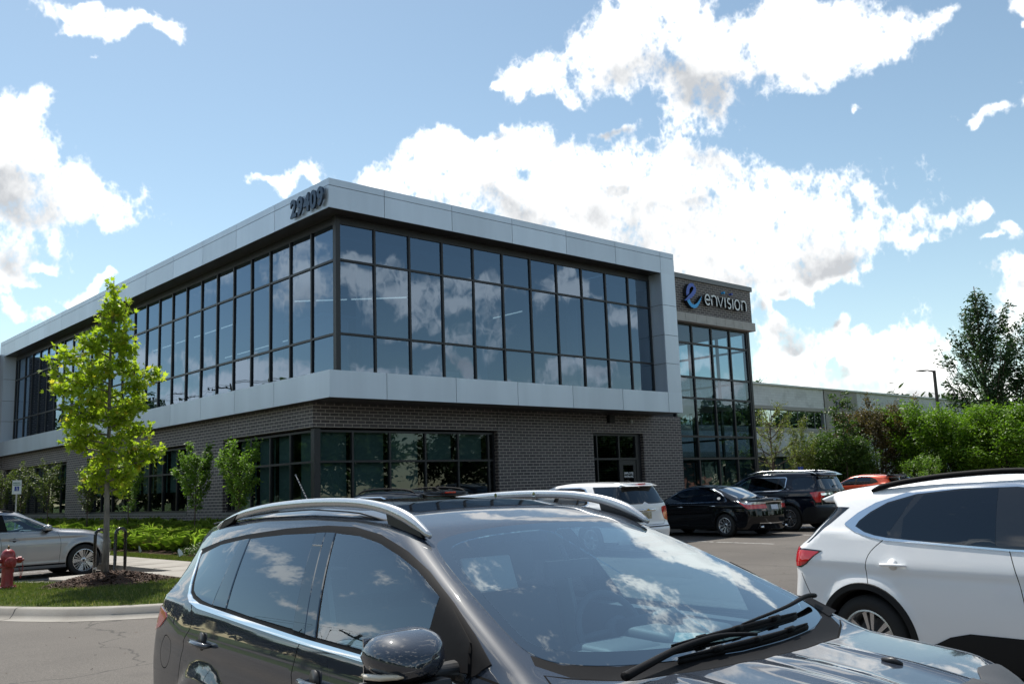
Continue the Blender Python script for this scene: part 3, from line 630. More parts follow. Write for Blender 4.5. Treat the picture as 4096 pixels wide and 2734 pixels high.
# ground floor: blinds, back walls, dark floor
def blind(axis, at, u0, u1, z0, z1):
    q = MB()
    if axis == 'y': q.quad((u0, at, z0), (u1, at, z0), (u1, at, z1), (u0, at, z1))
    else: q.quad((at, u0, z0), (at, u1, z0), (at, u1, z1), (at, u0, z1))
    q.build('blind', M['blind'], ob, recalc=False)
for a_, c_, z in [(.75, 1.72, 1.25), (1.9, 3.05, 1.60), (3.25, 4.35, 1.62), (4.75, 5.7, 2.66), (5.95, 7.0, 2.66)]: blind('y', BY + .42, a_, c_, z, 3.6)
for a_, c_, z in [(1.95, 2.9, 1.3), (3.3, 4.25, 1.3), (4.5, 5.5, 1.3), (5.75, 6.8, 1.3)]: blind('x', BX + .42, a_, c_, z, 3.6)
for a_, c_, st in ((10.1, 20.64, 8), (23.4, 33.97, 8)):
    s_ = (c_ - a_) / st
    for i in range(st): blind('x', BX + .42, a_ + i * s_ + .14, a_ + (i + 1) * s_ - .14, 2.0 if a_ < 20 else 2.66, 3.6)
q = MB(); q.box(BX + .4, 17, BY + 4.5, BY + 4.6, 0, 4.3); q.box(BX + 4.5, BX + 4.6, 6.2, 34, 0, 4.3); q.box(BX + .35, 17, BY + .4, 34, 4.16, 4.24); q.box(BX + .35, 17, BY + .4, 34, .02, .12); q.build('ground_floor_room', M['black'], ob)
# wing standing forward beyond the left end of the frame (its brick face mirrors in the glazing)
q = MB(); q.box(-1.72, 16, 34.42, 48, -.2, 9.8); q.build('wing_wall', M['brick'], ob, uvbox=True)
q = MB(); q.box(-1.8, 16, 34.36, 48.1, 9.8, 9.95); q.build('wing_coping', M['cap'], ob)
q = MB(); q.box(17.4, 20, 9.1, 34, -.1, 9.4); q.build('rear_wall', M['room'], ob)

# house number 29409 on the left fascia
nm = thing('house_number', 'dark blue raised digits 29409 on the silver fascia', 'sign', C0 + Vector((-.03, 0, 0)))
ys_num = [1.62, 1.27, .955, .63, .31]
for ch, yc in zip('29409', [1.82, 1.435, 1.055, .68, .295]):
    me = text_mesh(ch, .725, .03, .030); xs0 = [v.co.x for v in me.vertices]; me.transform(Matrix.Translation((-(min(xs0) + max(xs0)) / 2, 0, 0)))
    me.transform(Matrix.Diagonal((.92, 1.0, 1, 1)))
    me.transform(Matrix(((0, 0, -1, -.06), (-1, 0, 0, yc), (0, 1, 0, 9.875), (0, 0, 0, 1))))
    me.materials.append(M['num']); link('digit', me, nm)
q = MB()
for yc in (1.62, .83):
    pass

# company sign
sg = thing('company_sign', 'blue swirl mark and white raised letters reading envision on the brick tower', 'sign', C0 + Vector((0, BY, 0)))
M['sign_white'] = mat('sign_white', (.78, .82, .84), .4); M['sign_blue'] = mat('sign_blue', (.055, .12, .48), .4); M['sign_cyan'] = mat('sign_cyan', (.02, .36, .78), .4); M['sign_blue2'] = mat('sign_navy', (.06, .10, .40), .4)
def sign_letters():
    # letters as stroked centre lines, 1 unit = x-height
    r = .115
    def arc(cx, cy, rx, ry, a0, a1, n=18): return [(cx + rx * math.cos(R_(a0 + (a1 - a0) * i / n)), cy + ry * math.sin(R_(a0 + (a1 - a0) * i / n))) for i in range(n + 1)]
    L = {'e': [arc(.42, .5, .38, .5, 0, 320, 26), [(.04, .5), (.80, .5)]],
         'n': [[(.06, 0), (.06, 1.0)], arc(.40, .64, .34, .36, 180, 0) + [(.74, 0)]],
         'v': [[(.0, 1.0), (.38, 0), (.76, 1.0)]],
         'i': [[(.06, 0), (.06, 1.0)]],
         's': [arc(.34, .74, .25, .26, 50, 270, 14) + arc(.34, .25, .27, .25, 88, -140, 14)],
         'o': [arc(.42, .5, .40, .5, 0, 360, 28)]}
    adv = {'e': .98, 'n': .98, 'v': .94, 'i': .34, 's': .78, 'o': 1.02}
    H = .44; sx_ = .42; XS = [19.36, 19.80, 20.28, 20.79, 20.98, 21.37, 21.54, 22.04]; WS = [.45, .54, .52, .5, .42, .5, .47, .52]
    for k, ch in enumerate('envision'):
        b = MB(); x = XS[k]; sx_ = WS[k]
        for st in L[ch]:
            pts = [Vector((p[0] * sx_ / .84 * .84, 0, p[1] * H)) for p in st]
            n = len(pts); hw = .034
            left, right = [], []
            for i, p in enumerate(pts):
                t = (pts[min(i + 1, n - 1)] - pts[max(i - 1, 0)]).normalized(); nn = Vector((-t.z, 0, t.x)) * hw
                left.append(p + nn); right.append(p - nn)
            for i in range(n - 1):
                v = []
                for yy in (-.17, -.05):
                    for q in (left[i], left[i + 1], right[i + 1], right[i]): v.append((x + q.x, yy, 9.23 + q.z))
                b.add(v, [(0, 1, 2, 3), (7, 6, 5, 4), (0, 4, 5, 1), (1, 5, 6, 2), (2, 6, 7, 3), (3, 7, 4, 0)])
                b.m[-6:] = [0, 1, 1, 1, 1, 1]
        b.build('letter', [M['sign_white'], M['black']], sg, recalc=False)
        if ch == 'i':
            d = MB(); mm = M['sign_cyan'] if k == 3 else M['sign_blue2']
            d.lathe([(.050, -.17), (.050, -.02)], (x + .03, 0, 9.90), 'y', 18); 
            d.build('dot', mm, sg)
    # swirl: three blades traced from the sign (metres from its lower left corner)
    def blade(poly, m, y0=-.20, y1=-.02):
        b = MB(); n = len(poly); P = [(17.93 + px * 1.09, pz * .74 + 9.14) for px, pz in poly]
        b.add([(p[0], y0, p[1]) for p in P], [tuple(range(n))], 0)
        b.add([(p[0], y0, p[1]) for p in P] + [(p[0], y1, p[1]) for p in P], [(i, (i + 1) % n, n + (i + 1) % n, n + i) for i in range(n)], 1)
        b.build('swirl', [m, M['black']], sg, recalc=False)
    blade([(.10, .42), (.09, .62), (.13, .85), (.22, 1.04), (.34, 1.17), (.46, 1.22), (.58, 1.20), (.64, 1.13), (.62, 1.04), (.58, .95), (.53, 1.01), (.46, 1.02), (.38, .94), (.31, .82), (.28, .68), (.28, .58)], M['sign_blue'])
    blade([(-.06, .12), (.06, .24), (.22, .44), (.42, .64), (.53, .82), (.60, .99), (.66, 1.09), (.72, 1.0), (.74, .84), (.68, .66), (.56, .50), (.40, .34), (.22, .22), (.06, .14)], M['sign_blue'])
    blade([(.11, .13), (.28, .27), (.33, .10), (.44, -.01), (.58, -.02), (.74, .09), (.92, .33), (1.07, .57), (1.0, .32), (.88, .06), (.72, -.16), (.54, -.24), (.36, -.20), (.22, -.07)], M['sign_cyan'])
sign_letters()
# ================================================================ cars
def car_mats():
    def paint(name, col, metal=.0, rough=.32, coat=1., base_spec=.25, inner=(.05, .05, .052), flake=0):
        m = mat(name, col, rough, metal, base_spec, coat); b = bsdf(m); b.inputs['Coat Roughness'].default_value = .015
        out = [n for n in m.node_tree.nodes if n.type == 'OUTPUT_MATERIAL'][0]
        d = nd(m, 'ShaderNodeBsdfDiffuse'); d.inputs[0].default_value = (*inner, 1)
        ge = nd(m, 'ShaderNodeNewGeometry'); mx = nd(m, 'ShaderNodeMixShader'); lk(m, ge.outputs['Backfacing'], mx.inputs[0]); lk(m, b.outputs[0], mx.inputs[1]); lk(m, d.outputs[0], mx.inputs[2]); lk(m, mx.outputs[0], out.inputs[0])
        # faint orange-peel and a thin uneven film of dust
        tc = nd(m, 'ShaderNodeTexCoord'); n = nd(m, 'ShaderNodeTexNoise'); n.inputs['Scale'].default_value = 3.; n.inputs['Detail'].default_value = 8; lk(m, tc.outputs['Object'], n.inputs['Vector'])
        r = nd(m, 'ShaderNodeMapRange'); lk(m, n.outputs[0], r.inputs[0]); r.inputs[1].default_value = .35; r.inputs[2].default_value = .75; r.inputs[3].default_value = .008; r.inputs[4].default_value = .05
        lk(m, r.outputs[0], b.inputs['Coat Roughness'])
        return m
    M['rubber'] = mat('black_rubber', (.010, .010, .011), .6, spec=.07)
    M['p_grey'] = paint('graphite_paint', (.026, .034, .050), 0, .42, base_spec=.06, inner=(.16, .15, .14)); bsdf(M['p_grey']).inputs['Coat IOR'].default_value = 1.85
    M['p_white'] = paint('white_car_paint', (.85, .86, .87), 0, .35, inner=(.10, .10, .10))
    M['p_black'] = paint('black_car_paint', (.004, .0045, .006), 0, .3, base_spec=.0)
    M['p_navy'] = paint('blue_black_paint', (.005, .007, .014), 0, .3, base_spec=.0)
    M['p_silver'] = paint('warm_silver_paint', (.35, .35, .36), .7, .34)
    M['p_orange'] = paint('orange_paint', (.50, .062, .018), .2, .3)
    M['chrome'] = mat('chrome', (.80, .82, .84), .06, 1.)
    M['satin'] = mat('satin_aluminium', (.62, .63, .64), .26, .75, coat=.5)
    M['trim'] = mat('black_trim', (.018, .018, .019), .42)
    M['clad'] = mat('dark_cladding', (.012, .0125, .0135), .6, spec=.2)
    M['gap'] = mat('panel_gap', (.006, .006, .006), .9, spec=.1)
    M['tyre'] = mat('tyre_rubber', (.020, .020, .020), .75, spec=.3)
    M['rimm'] = mat('alloy', (.58, .58, .59), .24, .85)
    M['rimd'] = mat('dark_alloy', (.035, .036, .038), .35, .5)
    M['g_dark'] = glass_mat('privacy_glass', .075, (.045, .06, .08), (.80, .90, 1.0), edge=.85)
    M['g_clear'] = glass_mat('clear_car_glass', .13, (.52, .68, .74), (.85, .93, 1.0), edge=.80)
    M['g_shield'] = glass_mat('windshield_glass', .19, (.62, .82, .88), (.90, .97, 1.0), edge=1.0, rough=0)
    M['frit'] = mat('glass_border', (.005, .005, .006), .05, spec=1.0)
    M['frit_glass'] = glass_mat('glass_black_border', .19, (.006, .006, .007), (.90, .97, 1.0), edge=1.0)
    M['pillar_gloss'] = glass_mat('gloss_pillar', .06, (.004, .004, .005), (.86, .93, 1.0), edge=.85)
    M['red'] = mat('red_lens', (.55, .008, .014), .10, coat=1., emit=(.5, .01, .01), es=.0)
    M['clearlens'] = mat('clear_lens', (.55, .56, .58), .08, .5, coat=1.)
    M['amber'] = mat('amber_lens', (.7, .62, .5), .2, coat=1.)
    M['plate'] = mat('licence_plate', (.62, .66, .70), .5)
    M['plate_y'] = mat('licence_plate_tan', (.42, .38, .27), .5); noise_col(M['plate_y'], [(.35, (.50, .47, .36)), (.6, (.28, .23, .14))], 9, 3)
    M['plate_b'] = mat('licence_plate_pale', (.55, .62, .72), .5); noise_col(M['plate_b'], [(.35, (.62, .66, .74)), (.65, (.40, .48, .62))], 8, 3)
    M['seat'] = mat('seat_cloth', (.15, .15, .15), .85)
    M['dash'] = mat('dashboard_vinyl', (.12, .12, .125), .6)
    M['belt'] = mat('pale_inner_trim', (.45, .45, .43), .7)
    M['mirror'] = mat('mirror_glass', (.8, .8, .8), .02, 1.)
    M['gold'] = mat('gold_badge', (.60, .42, .12), .25, .8)
car_mats()

def tab(pts, sigma=.03, pad=1.2):
    """piecewise-linear table smoothed with a Gaussian: gives soft, kink-free profiles"""
    p = sorted(pts); x = np.array([a[0] for a in p], float); y = np.array([a[1] for a in p], float)
    g = np.arange(x[0] - pad, x[-1] + pad, .004)
    s0 = (y[1] - y[0]) / (x[1] - x[0]); s1 = (y[-1] - y[-2]) / (x[-1] - x[-2])
    v = np.interp(g, x, y); v = np.where(g < x[0], y[0] + (g - x[0]) * s0, v); v = np.where(g > x[-1], y[-1] + (g - x[-1]) * s1, v)
    if sigma > 0:
        k = np.arange(-int(4 * sigma / .004), int(4 * sigma / .004) + 1) * .004; w_ = np.exp(-.5 * (k / sigma) ** 2); w_ /= w_.sum()
        h = len(k) // 2; vv = np.concatenate([v[0] + (np.arange(-h, 0) * .004) * s0, v, v[-1] + (np.arange(1, h + 1) * .004) * s1])
        v = np.convolve(vv, w_, 'valid')
    return lambda q: np.interp(q, g, v)
def smax(a, b, k):
    h = np.maximum(k - np.abs(a - b), 0); return np.maximum(a, b) + h * h / (4 * k)
def S01(t): t = np.clip(t, 0, 1); return t * t * (3 - 2 * t)
def npin(P, poly):
    x, y = P[:, 0], P[:, 1]; c = np.zeros(len(P), bool); n = len(poly); j = n - 1
    for i in range(n):
        xi, yi = poly[i]; xj, yj = poly[j]
        if yi != yj: c ^= ((yi > y) != (yj > y)) & (x < (xj - xi) * (y - yi) / (yj - yi) + xi)
        j = i
    return c
def dens(pts, step, closed=True):
    out = []; n = len(pts)
    for i in range(n if closed else n - 1):
        a, b = np.array(pts[i], float), np.array(pts[(i + 1) % n], float); m_ = max(1, int(np.hypot(*(b - a)) / step))
        for k in range(m_): out.append(tuple(a + (b - a) * k / m_))
    if not closed: out.append(tuple(map(float, pts[-1])))
    return out
def smooth_poly(pts, closed=True, it=2):
    """Chaikin corner cutting"""
    for _ in range(it):
        q = []; n = len(pts)
        for i in range(n if closed else n - 1):
            a, b = pts[i], pts[(i + 1) % n]; q += [(a[0] * .75 + b[0] * .25, a[1] * .75 + b[1] * .25), (a[0] * .25 + b[0] * .75, a[1] * .25 + b[1] * .75)]
        pts = q if closed else [pts[0]] + q + [pts[-1]]
    return pts
def strip_poly(pts, w_):
    p = [np.array(a, float) for a in pts]; n = len(p); L, R = [], []
    ws = w_ if isinstance(w_, (list, tuple)) else [w_] * n
    for i in range(n):
        t = p[min(i + 1, n - 1)] - p[max(i - 1, 0)]; t = t / (np.hypot(*t) + 1e-9); nn = np.array((-t[1], t[0])) * ws[i] / 2
        L.append(tuple(p[i] + nn)); R.append(tuple(p[i] - nn))
    return L + R[::-1]

class CarShape:
    def __init__(s, sp):
        s.sp = sp; s.prof = tab(sp['prof'], sp.get('psig', .035)); s.low = tab(sp['low'], .03); s.belt = tab(sp['belt'], .08)
        s.rear = tab(sp['rear'], sp.get('rsig', .03)); s.front = tab(sp['front'], .03)
        s.g0, s.g1, s.g2 = sp['gh']; s.step = sp.get('step', .05)
        s.bow = sp.get('bow', .22); s.crown = sp.get('crown', .10)
        s.ptf = sp.get('ptf', (.7, .10)); s.ptr = sp.get('ptr', (.8, .10)); s.wb = sp['wb']; s.xr = sp['rear'][2][1]; s.xf = sp['front'][2][1]
        s.ra = sp.get('arch', .40); s.flare = sp.get('flare', .02)
        s.creases = [(tab(c[0], .06), c[1], c[2]) for c in sp.get('creases', [])]; s.ridges = sp.get('ridges', [])
        s.kt = tab(sp.get('kt', [(0, .10), (1, .10)]), .1); s.bowx = sp.get('bowx', 1.5)
    def W(s, x, z):
        zb = s.belt(x); wl = s.low(z); wg = s.g0 - s.g1 * (z - 1.05) - s.g2 * (z - 1.05) ** 2
        wg = wg - .05 * S01((x - s.sp.get('gf', 1.7)) / .9) * 0
        t = S01((z - zb + .035) / .07); w_ = wl + (np.minimum(wg, wl) - wl) * t
        w_ = w_ - s.ptf[1] * np.clip((x - (s.xf - s.ptf[0])) / s.ptf[0], 0, 2) ** 2.2 - s.ptr[1] * np.clip(((s.xr + s.ptr[0]) - x) / s.ptr[0], 0, 2) ** 2.2
        w_ = w_ - s.sp.get('gtr', .10) * np.clip((s.sp.get('gtx', .3) - x) / 1.2, 0, 2) ** 1.8 * S01((z - zb + .1) / .3)
        for zc, amp, wd in s.creases:
            d = zc(x) - z; w_ = w_ - amp * S01(d / wd) * np.exp(-np.clip(d - wd, 0, 9) / .22) * S01((s.xf - .5 - x) / .5) * S01((x - s.xr - .15) / .4)
        for cx in (0, s.wb):
            r = np.hypot(x - cx, (z - s.sp['wr'])); w_ = w_ + s.flare * S01((s.ra + .13 - r) / .11) * (z < 1.0)
        return w_
    def T(s, x, y):
        m_ = S01((x - s.bowx + .5) / .6)
        t = s.prof(x + s.bow * y * y * m_) - s.crown * y * y * (1 - s.sp.get('cf', .35) * m_)
        for rx0, rx1, ry0, ry1, h, wd in s.ridges:
            yc = ry0 + (ry1 - ry0) * (x - rx0) / (rx1 - rx0); t = t + h * np.exp(-((y - yc) / wd) ** 2) * S01((x - rx0) / .25) * S01((rx1 - x) / .2)
        return t
    def Fx(s, y, z): return s.front(z) - s.sp.get('fb', .30) * y * y - s.sp.get('fb4', .25) * y ** 4
    def Rx(s, y, z): return s.rear(z) + s.sp.get('rb', .16) * y * y + s.sp.get('rb4', .10) * y ** 4
    def f(s, P):
        x, y, z = P[:, 0], np.abs(P[:, 1]), P[:, 2]
        a = smax(y - s.W(x, z), z - s.T(x, y), s.kt(x)); a = smax(a, x - s.Fx(y, z), s.sp.get('kf', .14)); return smax(a, s.Rx(y, z) - x, s.sp.get('kr', .10))
    def grad(s, P, e=.003):
        g = np.empty_like(P)
        for i in range(3):
            d = np.zeros(3); d[i] = e; g[:, i] = (s.f(P + d) - s.f(P - d)) / (2 * e)
        return g
    def settle(s, P, it=7):
        y0 = P[:, 1] < 1e-5
        for _ in range(it):
            g = s.grad(P); g[y0, 1] = 0; P = P - (s.f(P) / np.maximum((g ** 2).sum(1), .05))[:, None] * g
        g = s.grad(P); g[y0, 1] = 0; return P, g / (np.linalg.norm(g, axis=1)[:, None] + 1e-9)
    def curves(s):
        z0 = s.sp.get('z0', .22); st = s.step
        def side_end(z, fn, x):
            for _ in range(60): x = x + (fn(s.W(x, z), z) - x) * .6
            return float(x)
        def zcross(fn, x0):
            lo, hi = .5, 1.9
            for _ in range(40):
                m_ = (lo + hi) / 2; x = side_end(m_, fn, x0); 
                if s.T(x, s.W(x, m_)) > m_: lo = m_
                else: hi = m_
            return lo
        zr, zf = zcross(s.Rx, s.xr), zcross(s.Fx, s.xf)
        zs = np.linspace(z0, zr, max(4, int((zr - z0) / st))); s.sr = [(side_end(z, s.Rx, s.xr), z) for z in zs]
        zs = np.linspace(z0, zf, max(4, int((zf - z0) / st))); s.sf = [(side_end(z, s.Fx, s.xf), z) for z in zs]
        xs = np.linspace(s.sr[-1][0], s.sf[-1][0], int((s.sf[-1][0] - s.sr[-1][0]) / st)); tp = []
        for x in xs:
            lo, hi = .4, 2.0
            for _ in range(40):
                m_ = (lo + hi) / 2
                if s.T(x, s.W(x, m_)) > m_: lo = m_
                else: hi = m_
            tp.append((float(x), lo))
        s.stp = tp
        def end_y(fn, y, x):
            for _ in range(60): x = x + (fn(y, s.T(x, y)) - x) * .5
            return float(x)
        yr = float(s.W(*tp[0])); yf = float(s.W(*tp[-1]))
        s.tr = [(end_y(s.Rx, y, tp[0][0]), y) for y in np.linspace(0, yr, max(4, int(yr / st)))]; s.tf = [(end_y(s.Fx, y, tp[-1][0]), y) for y in np.linspace(0, yf, max(4, int(yf / st)))]
        s.tr[-1] = (tp[0][0], yr); s.tf[-1] = (tp[-1][0], yf)
    def patch(s, which, regions, out):
        """triangulate one patch with its regions and file the pieces under their keys"""
        st = s.step; z0 = s.sp.get('z0', .22)
        if which == 'side':
            poly = s.sr + s.stp[1:-1] + s.sf[::-1] + dens([s.sf[0], s.sr[0]], st, False)[1:-1]
            lift = lambda Q: np.stack([Q[:, 0], s.W(Q[:, 0], Q[:, 1]), Q[:, 1]], 1)
        elif which == 'top':
            side = [(x, float(s.W(x, z))) for x, z in s.stp]
            poly = s.tr + side[1:-1] + s.tf[::-1] + dens([s.tf[0], s.tr[0]], st, False)[1:-1]
            lift = lambda Q: np.stack([Q[:, 0], Q[:, 1], s.T(Q[:, 0], Q[:, 1])], 1)
        else:
            fn, sc_, tc_ = (s.Rx, s.sr, s.tr) if which == 'rear' else (s.Fx, s.sf, s.tf)
            side = [(float(s.W(x, z)), z) for x, z in sc_]; top = [(y, float(s.T(x, y))) for x, y in tc_]
            top[-1] = side[-1]
            poly = side + top[::-1][1:] + dens([(0, top[0][1]), (0, z0)], st, False)[1:] + dens([(0, z0), side[0]], st, False)[1:-1]
            lift = lambda Q: np.stack([fn(Q[:, 0], Q[:, 1]), Q[:, 0], Q[:, 1]], 1)
        V = [tuple(p) for p in poly]; E = [(i, (i + 1) % len(poly)) for i in range(len(poly))]
        regs = []
        for rg in regions:
            pl = dens(rg['poly'], st * .8); k = len(V); V += pl; E += [(k + i, k + (i + 1) % len(pl)) for i in range(len(pl))]; regs.append(rg)
        pa = np.array(poly); lo, hi = pa.min(0), pa.max(0)
        gx, gy = np.meshgrid(np.arange(lo[0] + st / 2, hi[0], st), np.arange(lo[1] + st / 2, hi[1], st)); gx = gx + (np.arange(gx.shape[0]) % 2)[:, None] * st * .5
        G = np.stack([gx.ravel(), gy.ravel()], 1); G = G[npin(G, poly)]
        far = np.ones(len(G), bool); B = np.array(V)
        for i in range(0, len(G), 2000):
            d = ((G[i:i + 2000, None, :] - B[None]) ** 2).sum(2).min(1); far[i:i + 2000] = d > (st * .42) ** 2
        V += [tuple(p) for p in G[far]]
        r = geometry.delaunay_2d_cdt([Vector(v) for v in V], E, [], 0, 2e-4)
        Q = np.array([tuple(v) for v in r[0]]); Tn = np.array([f for f in r[2] if len(f) == 3])
        c = Q[Tn].mean(1); k = npin(c, poly); Tn = Tn[k]; c = c[k]
        lab = np.zeros(len(Tn), int)
        for i, rg in enumerate(regs): lab[npin(c, rg['poly'])] = i + 1
        P, Nn = s.settle(lift(Q))
        # outward winding
        a, b, d = P[Tn[:, 0]], P[Tn[:, 1]], P[Tn[:, 2]]; fn_ = np.cross(b - a, d - a); flip = (fn_ * Nn[Tn[:, 0]]).sum(1) < 0; Tn[flip] = Tn[flip][:, ::-1]
        for i in range(len(regs) + 1):
            rg = regs[i - 1] if i else {'key': 'body', 'mat': 'paint'}
            if rg['key'] is None: continue
            t = Tn[lab == i]
            if len(t): out.append((rg, P, Nn, t))

def assemble(out, mats, root, order):
    """out: pieces of the half body; builds mirrored meshes per key, returns {key: object}"""
    acc = {}
    for rg, P, Nn, t in out:
        for side in (1, -1):
            if rg.get('only') and rg['only'] != side: continue
            key = rg['key'] if rg.get('join', True) or rg['key'] == 'body' else (rg['key'], side, rg.get('n', 0))
            d = acc.setdefault(key, dict(v=[], n=[], f=[], m=[], mats=[], name=rg.get('name', rg['key']), parent=rg.get('parent'), side=side, rg=rg))
            mm = mats.get(rg['mat'], None) or M[rg['mat']]
            if mm not in d['mats']: d['mats'].append(mm)
            mi = d['mats'].index(mm)
            us, inv = np.unique(t, return_inverse=True); tt = inv.reshape(t.shape); p = P[us].copy(); n = Nn[us].copy(); off = rg.get('off', 0)
            if off:
                base = p.copy(); p = p + n * off
                ed = {}
                for a, b, c in tt:
                    for e in ((a, b), (b, c), (c, a)): ed[e] = 1
                bd = [e for e in ed if (e[1], e[0]) not in ed]
            if side < 0: p[:, 1] *= -1; n[:, 1] *= -1; tt = tt[:, ::-1]
            o = sum(len(a) for a in d['v']); d['v'].append(p); d['n'].append(n); d['f'] += [tuple(int(q) + o for q in f) for f in tt]; d['m'] += [mi] * len(tt)
            if off:
                o2 = sum(len(a) for a in d['v']); base = base - Nn[us] * .004
                if side < 0: base[:, 1] *= -1
                # skirt: own vertices so that the rim is crisp
                d['v'] += [p, base]; nn = n * .3; d['n'] += [n, n]
                L = len(p)
                for a, b in bd:
                    q = (o2 + a, o2 + b, o2 + L + b, o2 + L + a); q = q[::-1] if side > 0 else q
                    d['f'].append(tuple(int(z) for z in q)); d['m'].append(mi)
    objs = {}
    for key, d in acc.items():
        me = bpy.data.meshes.new(d['name']); V = np.concatenate(d['v']); me.from_pydata(V.tolist(), [], d['f'])
        for m_ in d['mats']: me.materials.append(m_)
        me.polygons.foreach_set('material_index', d['m']); me.shade_smooth()
        try: me.normals_split_custom_set_from_vertices(np.concatenate(d['n']).tolist())
        except Exception as ex: print('normals', ex)
        me.update(); objs[key] = link(d['name'], me, root)
    for key, d in acc.items():
        pk = d['parent']
        if pk:
            par = objs.get(pk) or objs.get((pk, d['side'], 0))
            if par: objs[key].parent = par
    return objs

def rot_pts(pts, a): c, s_ = math.cos(a), math.sin(a); return [(x * c - y * s_, x * s_ + y * c) for x, y in pts]
def make_wheel(R, rim_r, spokes, style, width=.22, dark=False):
    """returns (tyre mesh, rim mesh): axis along y, outer face towards +y"""
    t = MB(); h = width / 2
    t.lathe([(rim_r - .015, h - .02), (rim_r + .004, h - .004), (rim_r + .03, h + .004), (R - .05, h + .002), (R - .018, h - .012), (R - .004, h - .035), (R, h - .06), (R, -h + .06), (R - .018, -h + .012), (rim_r, -h), (rim_r - .015, -h + .02), (rim_r - .03, 0), (rim_r - .015, h - .02)], axis='y', seg=56, cap=False)
    for k in range(3): t.lathe([(R + .0005, -.05 + k * .05 - .004), (R - .006, -.05 + k * .05), (R + .0005, -.05 + k * .05 + .004)], axis='y', seg=40, cap=False)
    me_t = bpy.data.meshes.new('tyre'); me_t.from_pydata(t.v, [], t.f); me_t.materials.append(M['tyre']); me_t.shade_smooth()
    b = MB()
    b.lathe([(rim_r - .004, h - .004), (rim_r - .016, h - .002), (rim_r - .024, h - .014), (rim_r - .034, h - .06), (rim_r - .045, -h + .03)], axis='y', seg=48, mi=0, cap=False)
    b.lathe([(0, h - .045), (.05, h - .045), (.062, h - .052), (.068, h - .075)], axis='y', seg=24, mi=0, cap=False)
    b.lathe([(0, h - .040), (.026, h - .040), (.029, h - .046)], axis='y', seg=20, mi=2, cap=False)
    b.lathe([(0, -.02), (rim_r - .05, -.02), (rim_r - .045, -.05)], axis='y', seg=32, mi=2, cap=False)         # dark barrel back / brake
    b.lathe([(.06, .0), (rim_r * .68, .0), (rim_r * .68, -.01)], axis='y', seg=32, mi=3, cap=False)
    def face(poly, y_out=h - .03, y_in=h - .065, mi=0, dish=.0):
        n = len(poly); vo = [(x, y_out - dish * (1 - min(1, math.hypot(x, z) / rim_r)), z) for x, z in poly]; vi = [(x * 1.0, y_in - dish * (1 - min(1, math.hypot(x, z) / rim_r)), z) for x, z in poly]
        b.add(vo + vi, [tuple(range(n))] + [(i, (i + 1) % n, n + (i + 1) % n, n + i) for i in range(n)], mi)
    ro = rim_r - .018
    for k in range(spokes):
        a = 2 * math.pi * k / spokes
        if style == 'star':        # broad wedge + two thin blades
            face(rot_pts([(.045, -.014), (ro, -.045), (ro, .075), (.07, .022)], a), dish=.02)
            for s_ in (.50, .78): face(rot_pts([(.05, -.006), (ro, -.010), (ro, .006), (.05, .008)], a + s_), dish=.02, y_out=h - .036)
        elif style == 'multi':     # slim flared spokes
            face(rot_pts([(.04, -.010), (ro * .6, -.016), (ro, -.030), (ro, .026), (ro * .6, .015), (.04, .010)], a), dish=.025)
        elif style == 'ysplit':
            face(rot_pts([(.04, -.016), (ro * .45, -.014), (ro, -.070), (ro, -.042), (ro * .52, .0), (ro, .042), (ro, .070), (ro * .45, .014), (.04, .016)], a), dish=.02)
        elif style == 'wide':
            face(rot_pts([(.05, -.022), (ro, -.058), (ro, -.018), (.09, -.006)], a), dish=.02); face(rot_pts([(.09, .006), (ro, .018), (ro, .058), (.05, .022)], a), dish=.02)
    for k in range(5):
        a = 2 * math.pi * k / 5 + .3; b.lathe([(.0, h - .058), (.009, h - .058), (.009, h - .072)], (.046 * math.cos(a) * 1.0, 0, .046 * math.sin(a)), 'y', 8, 2)
    me_r = bpy.data.meshes.new('rim'); me_r.from_pydata(b.v, [], b.f)
    for m_ in (M['rimd'] if dark == 2 else M['rimm'], M['rimm'], M['rimd'], M['cap']): me_r.materials.append(m_)
    me_r.polygons.foreach_set('material_index', b.m)
    bb = bmesh.new(); bb.from_mesh(me_r); bmesh.ops.recalc_face_normals(bb, faces=bb.faces); bb.to_mesh(me_r); bb.free()
    me_r.shade_smooth()
    try: me_r.set_sharp_from_angle(angle=R_(35))
    except Exception: pass
    return me_t, me_r

def add_wheels(root, sp):
    R = sp['wr']; wt, wr_ = make_wheel(R, sp['rim'], sp['spokes'], sp['wstyle'], .23)
    for cx in (0, sp['wb']):
        for s_ in (1, -1):
            e = bpy.data.objects.new('wheel', None); COL.objects.link(e); e.parent = root; e.empty_display_size = .1
            st = sp.get('steer', 0) if cx else 0
            e.location = (cx, s_ * (sp['track'] / 2), R - .004); e.rotation_euler = (0, rnd.uniform(0, 6) if s_ > 0 else rnd.uniform(0, 6), (0 if s_ > 0 else math.pi) + st)
            link('tyre', wt, e); link('rim', wr_, e)

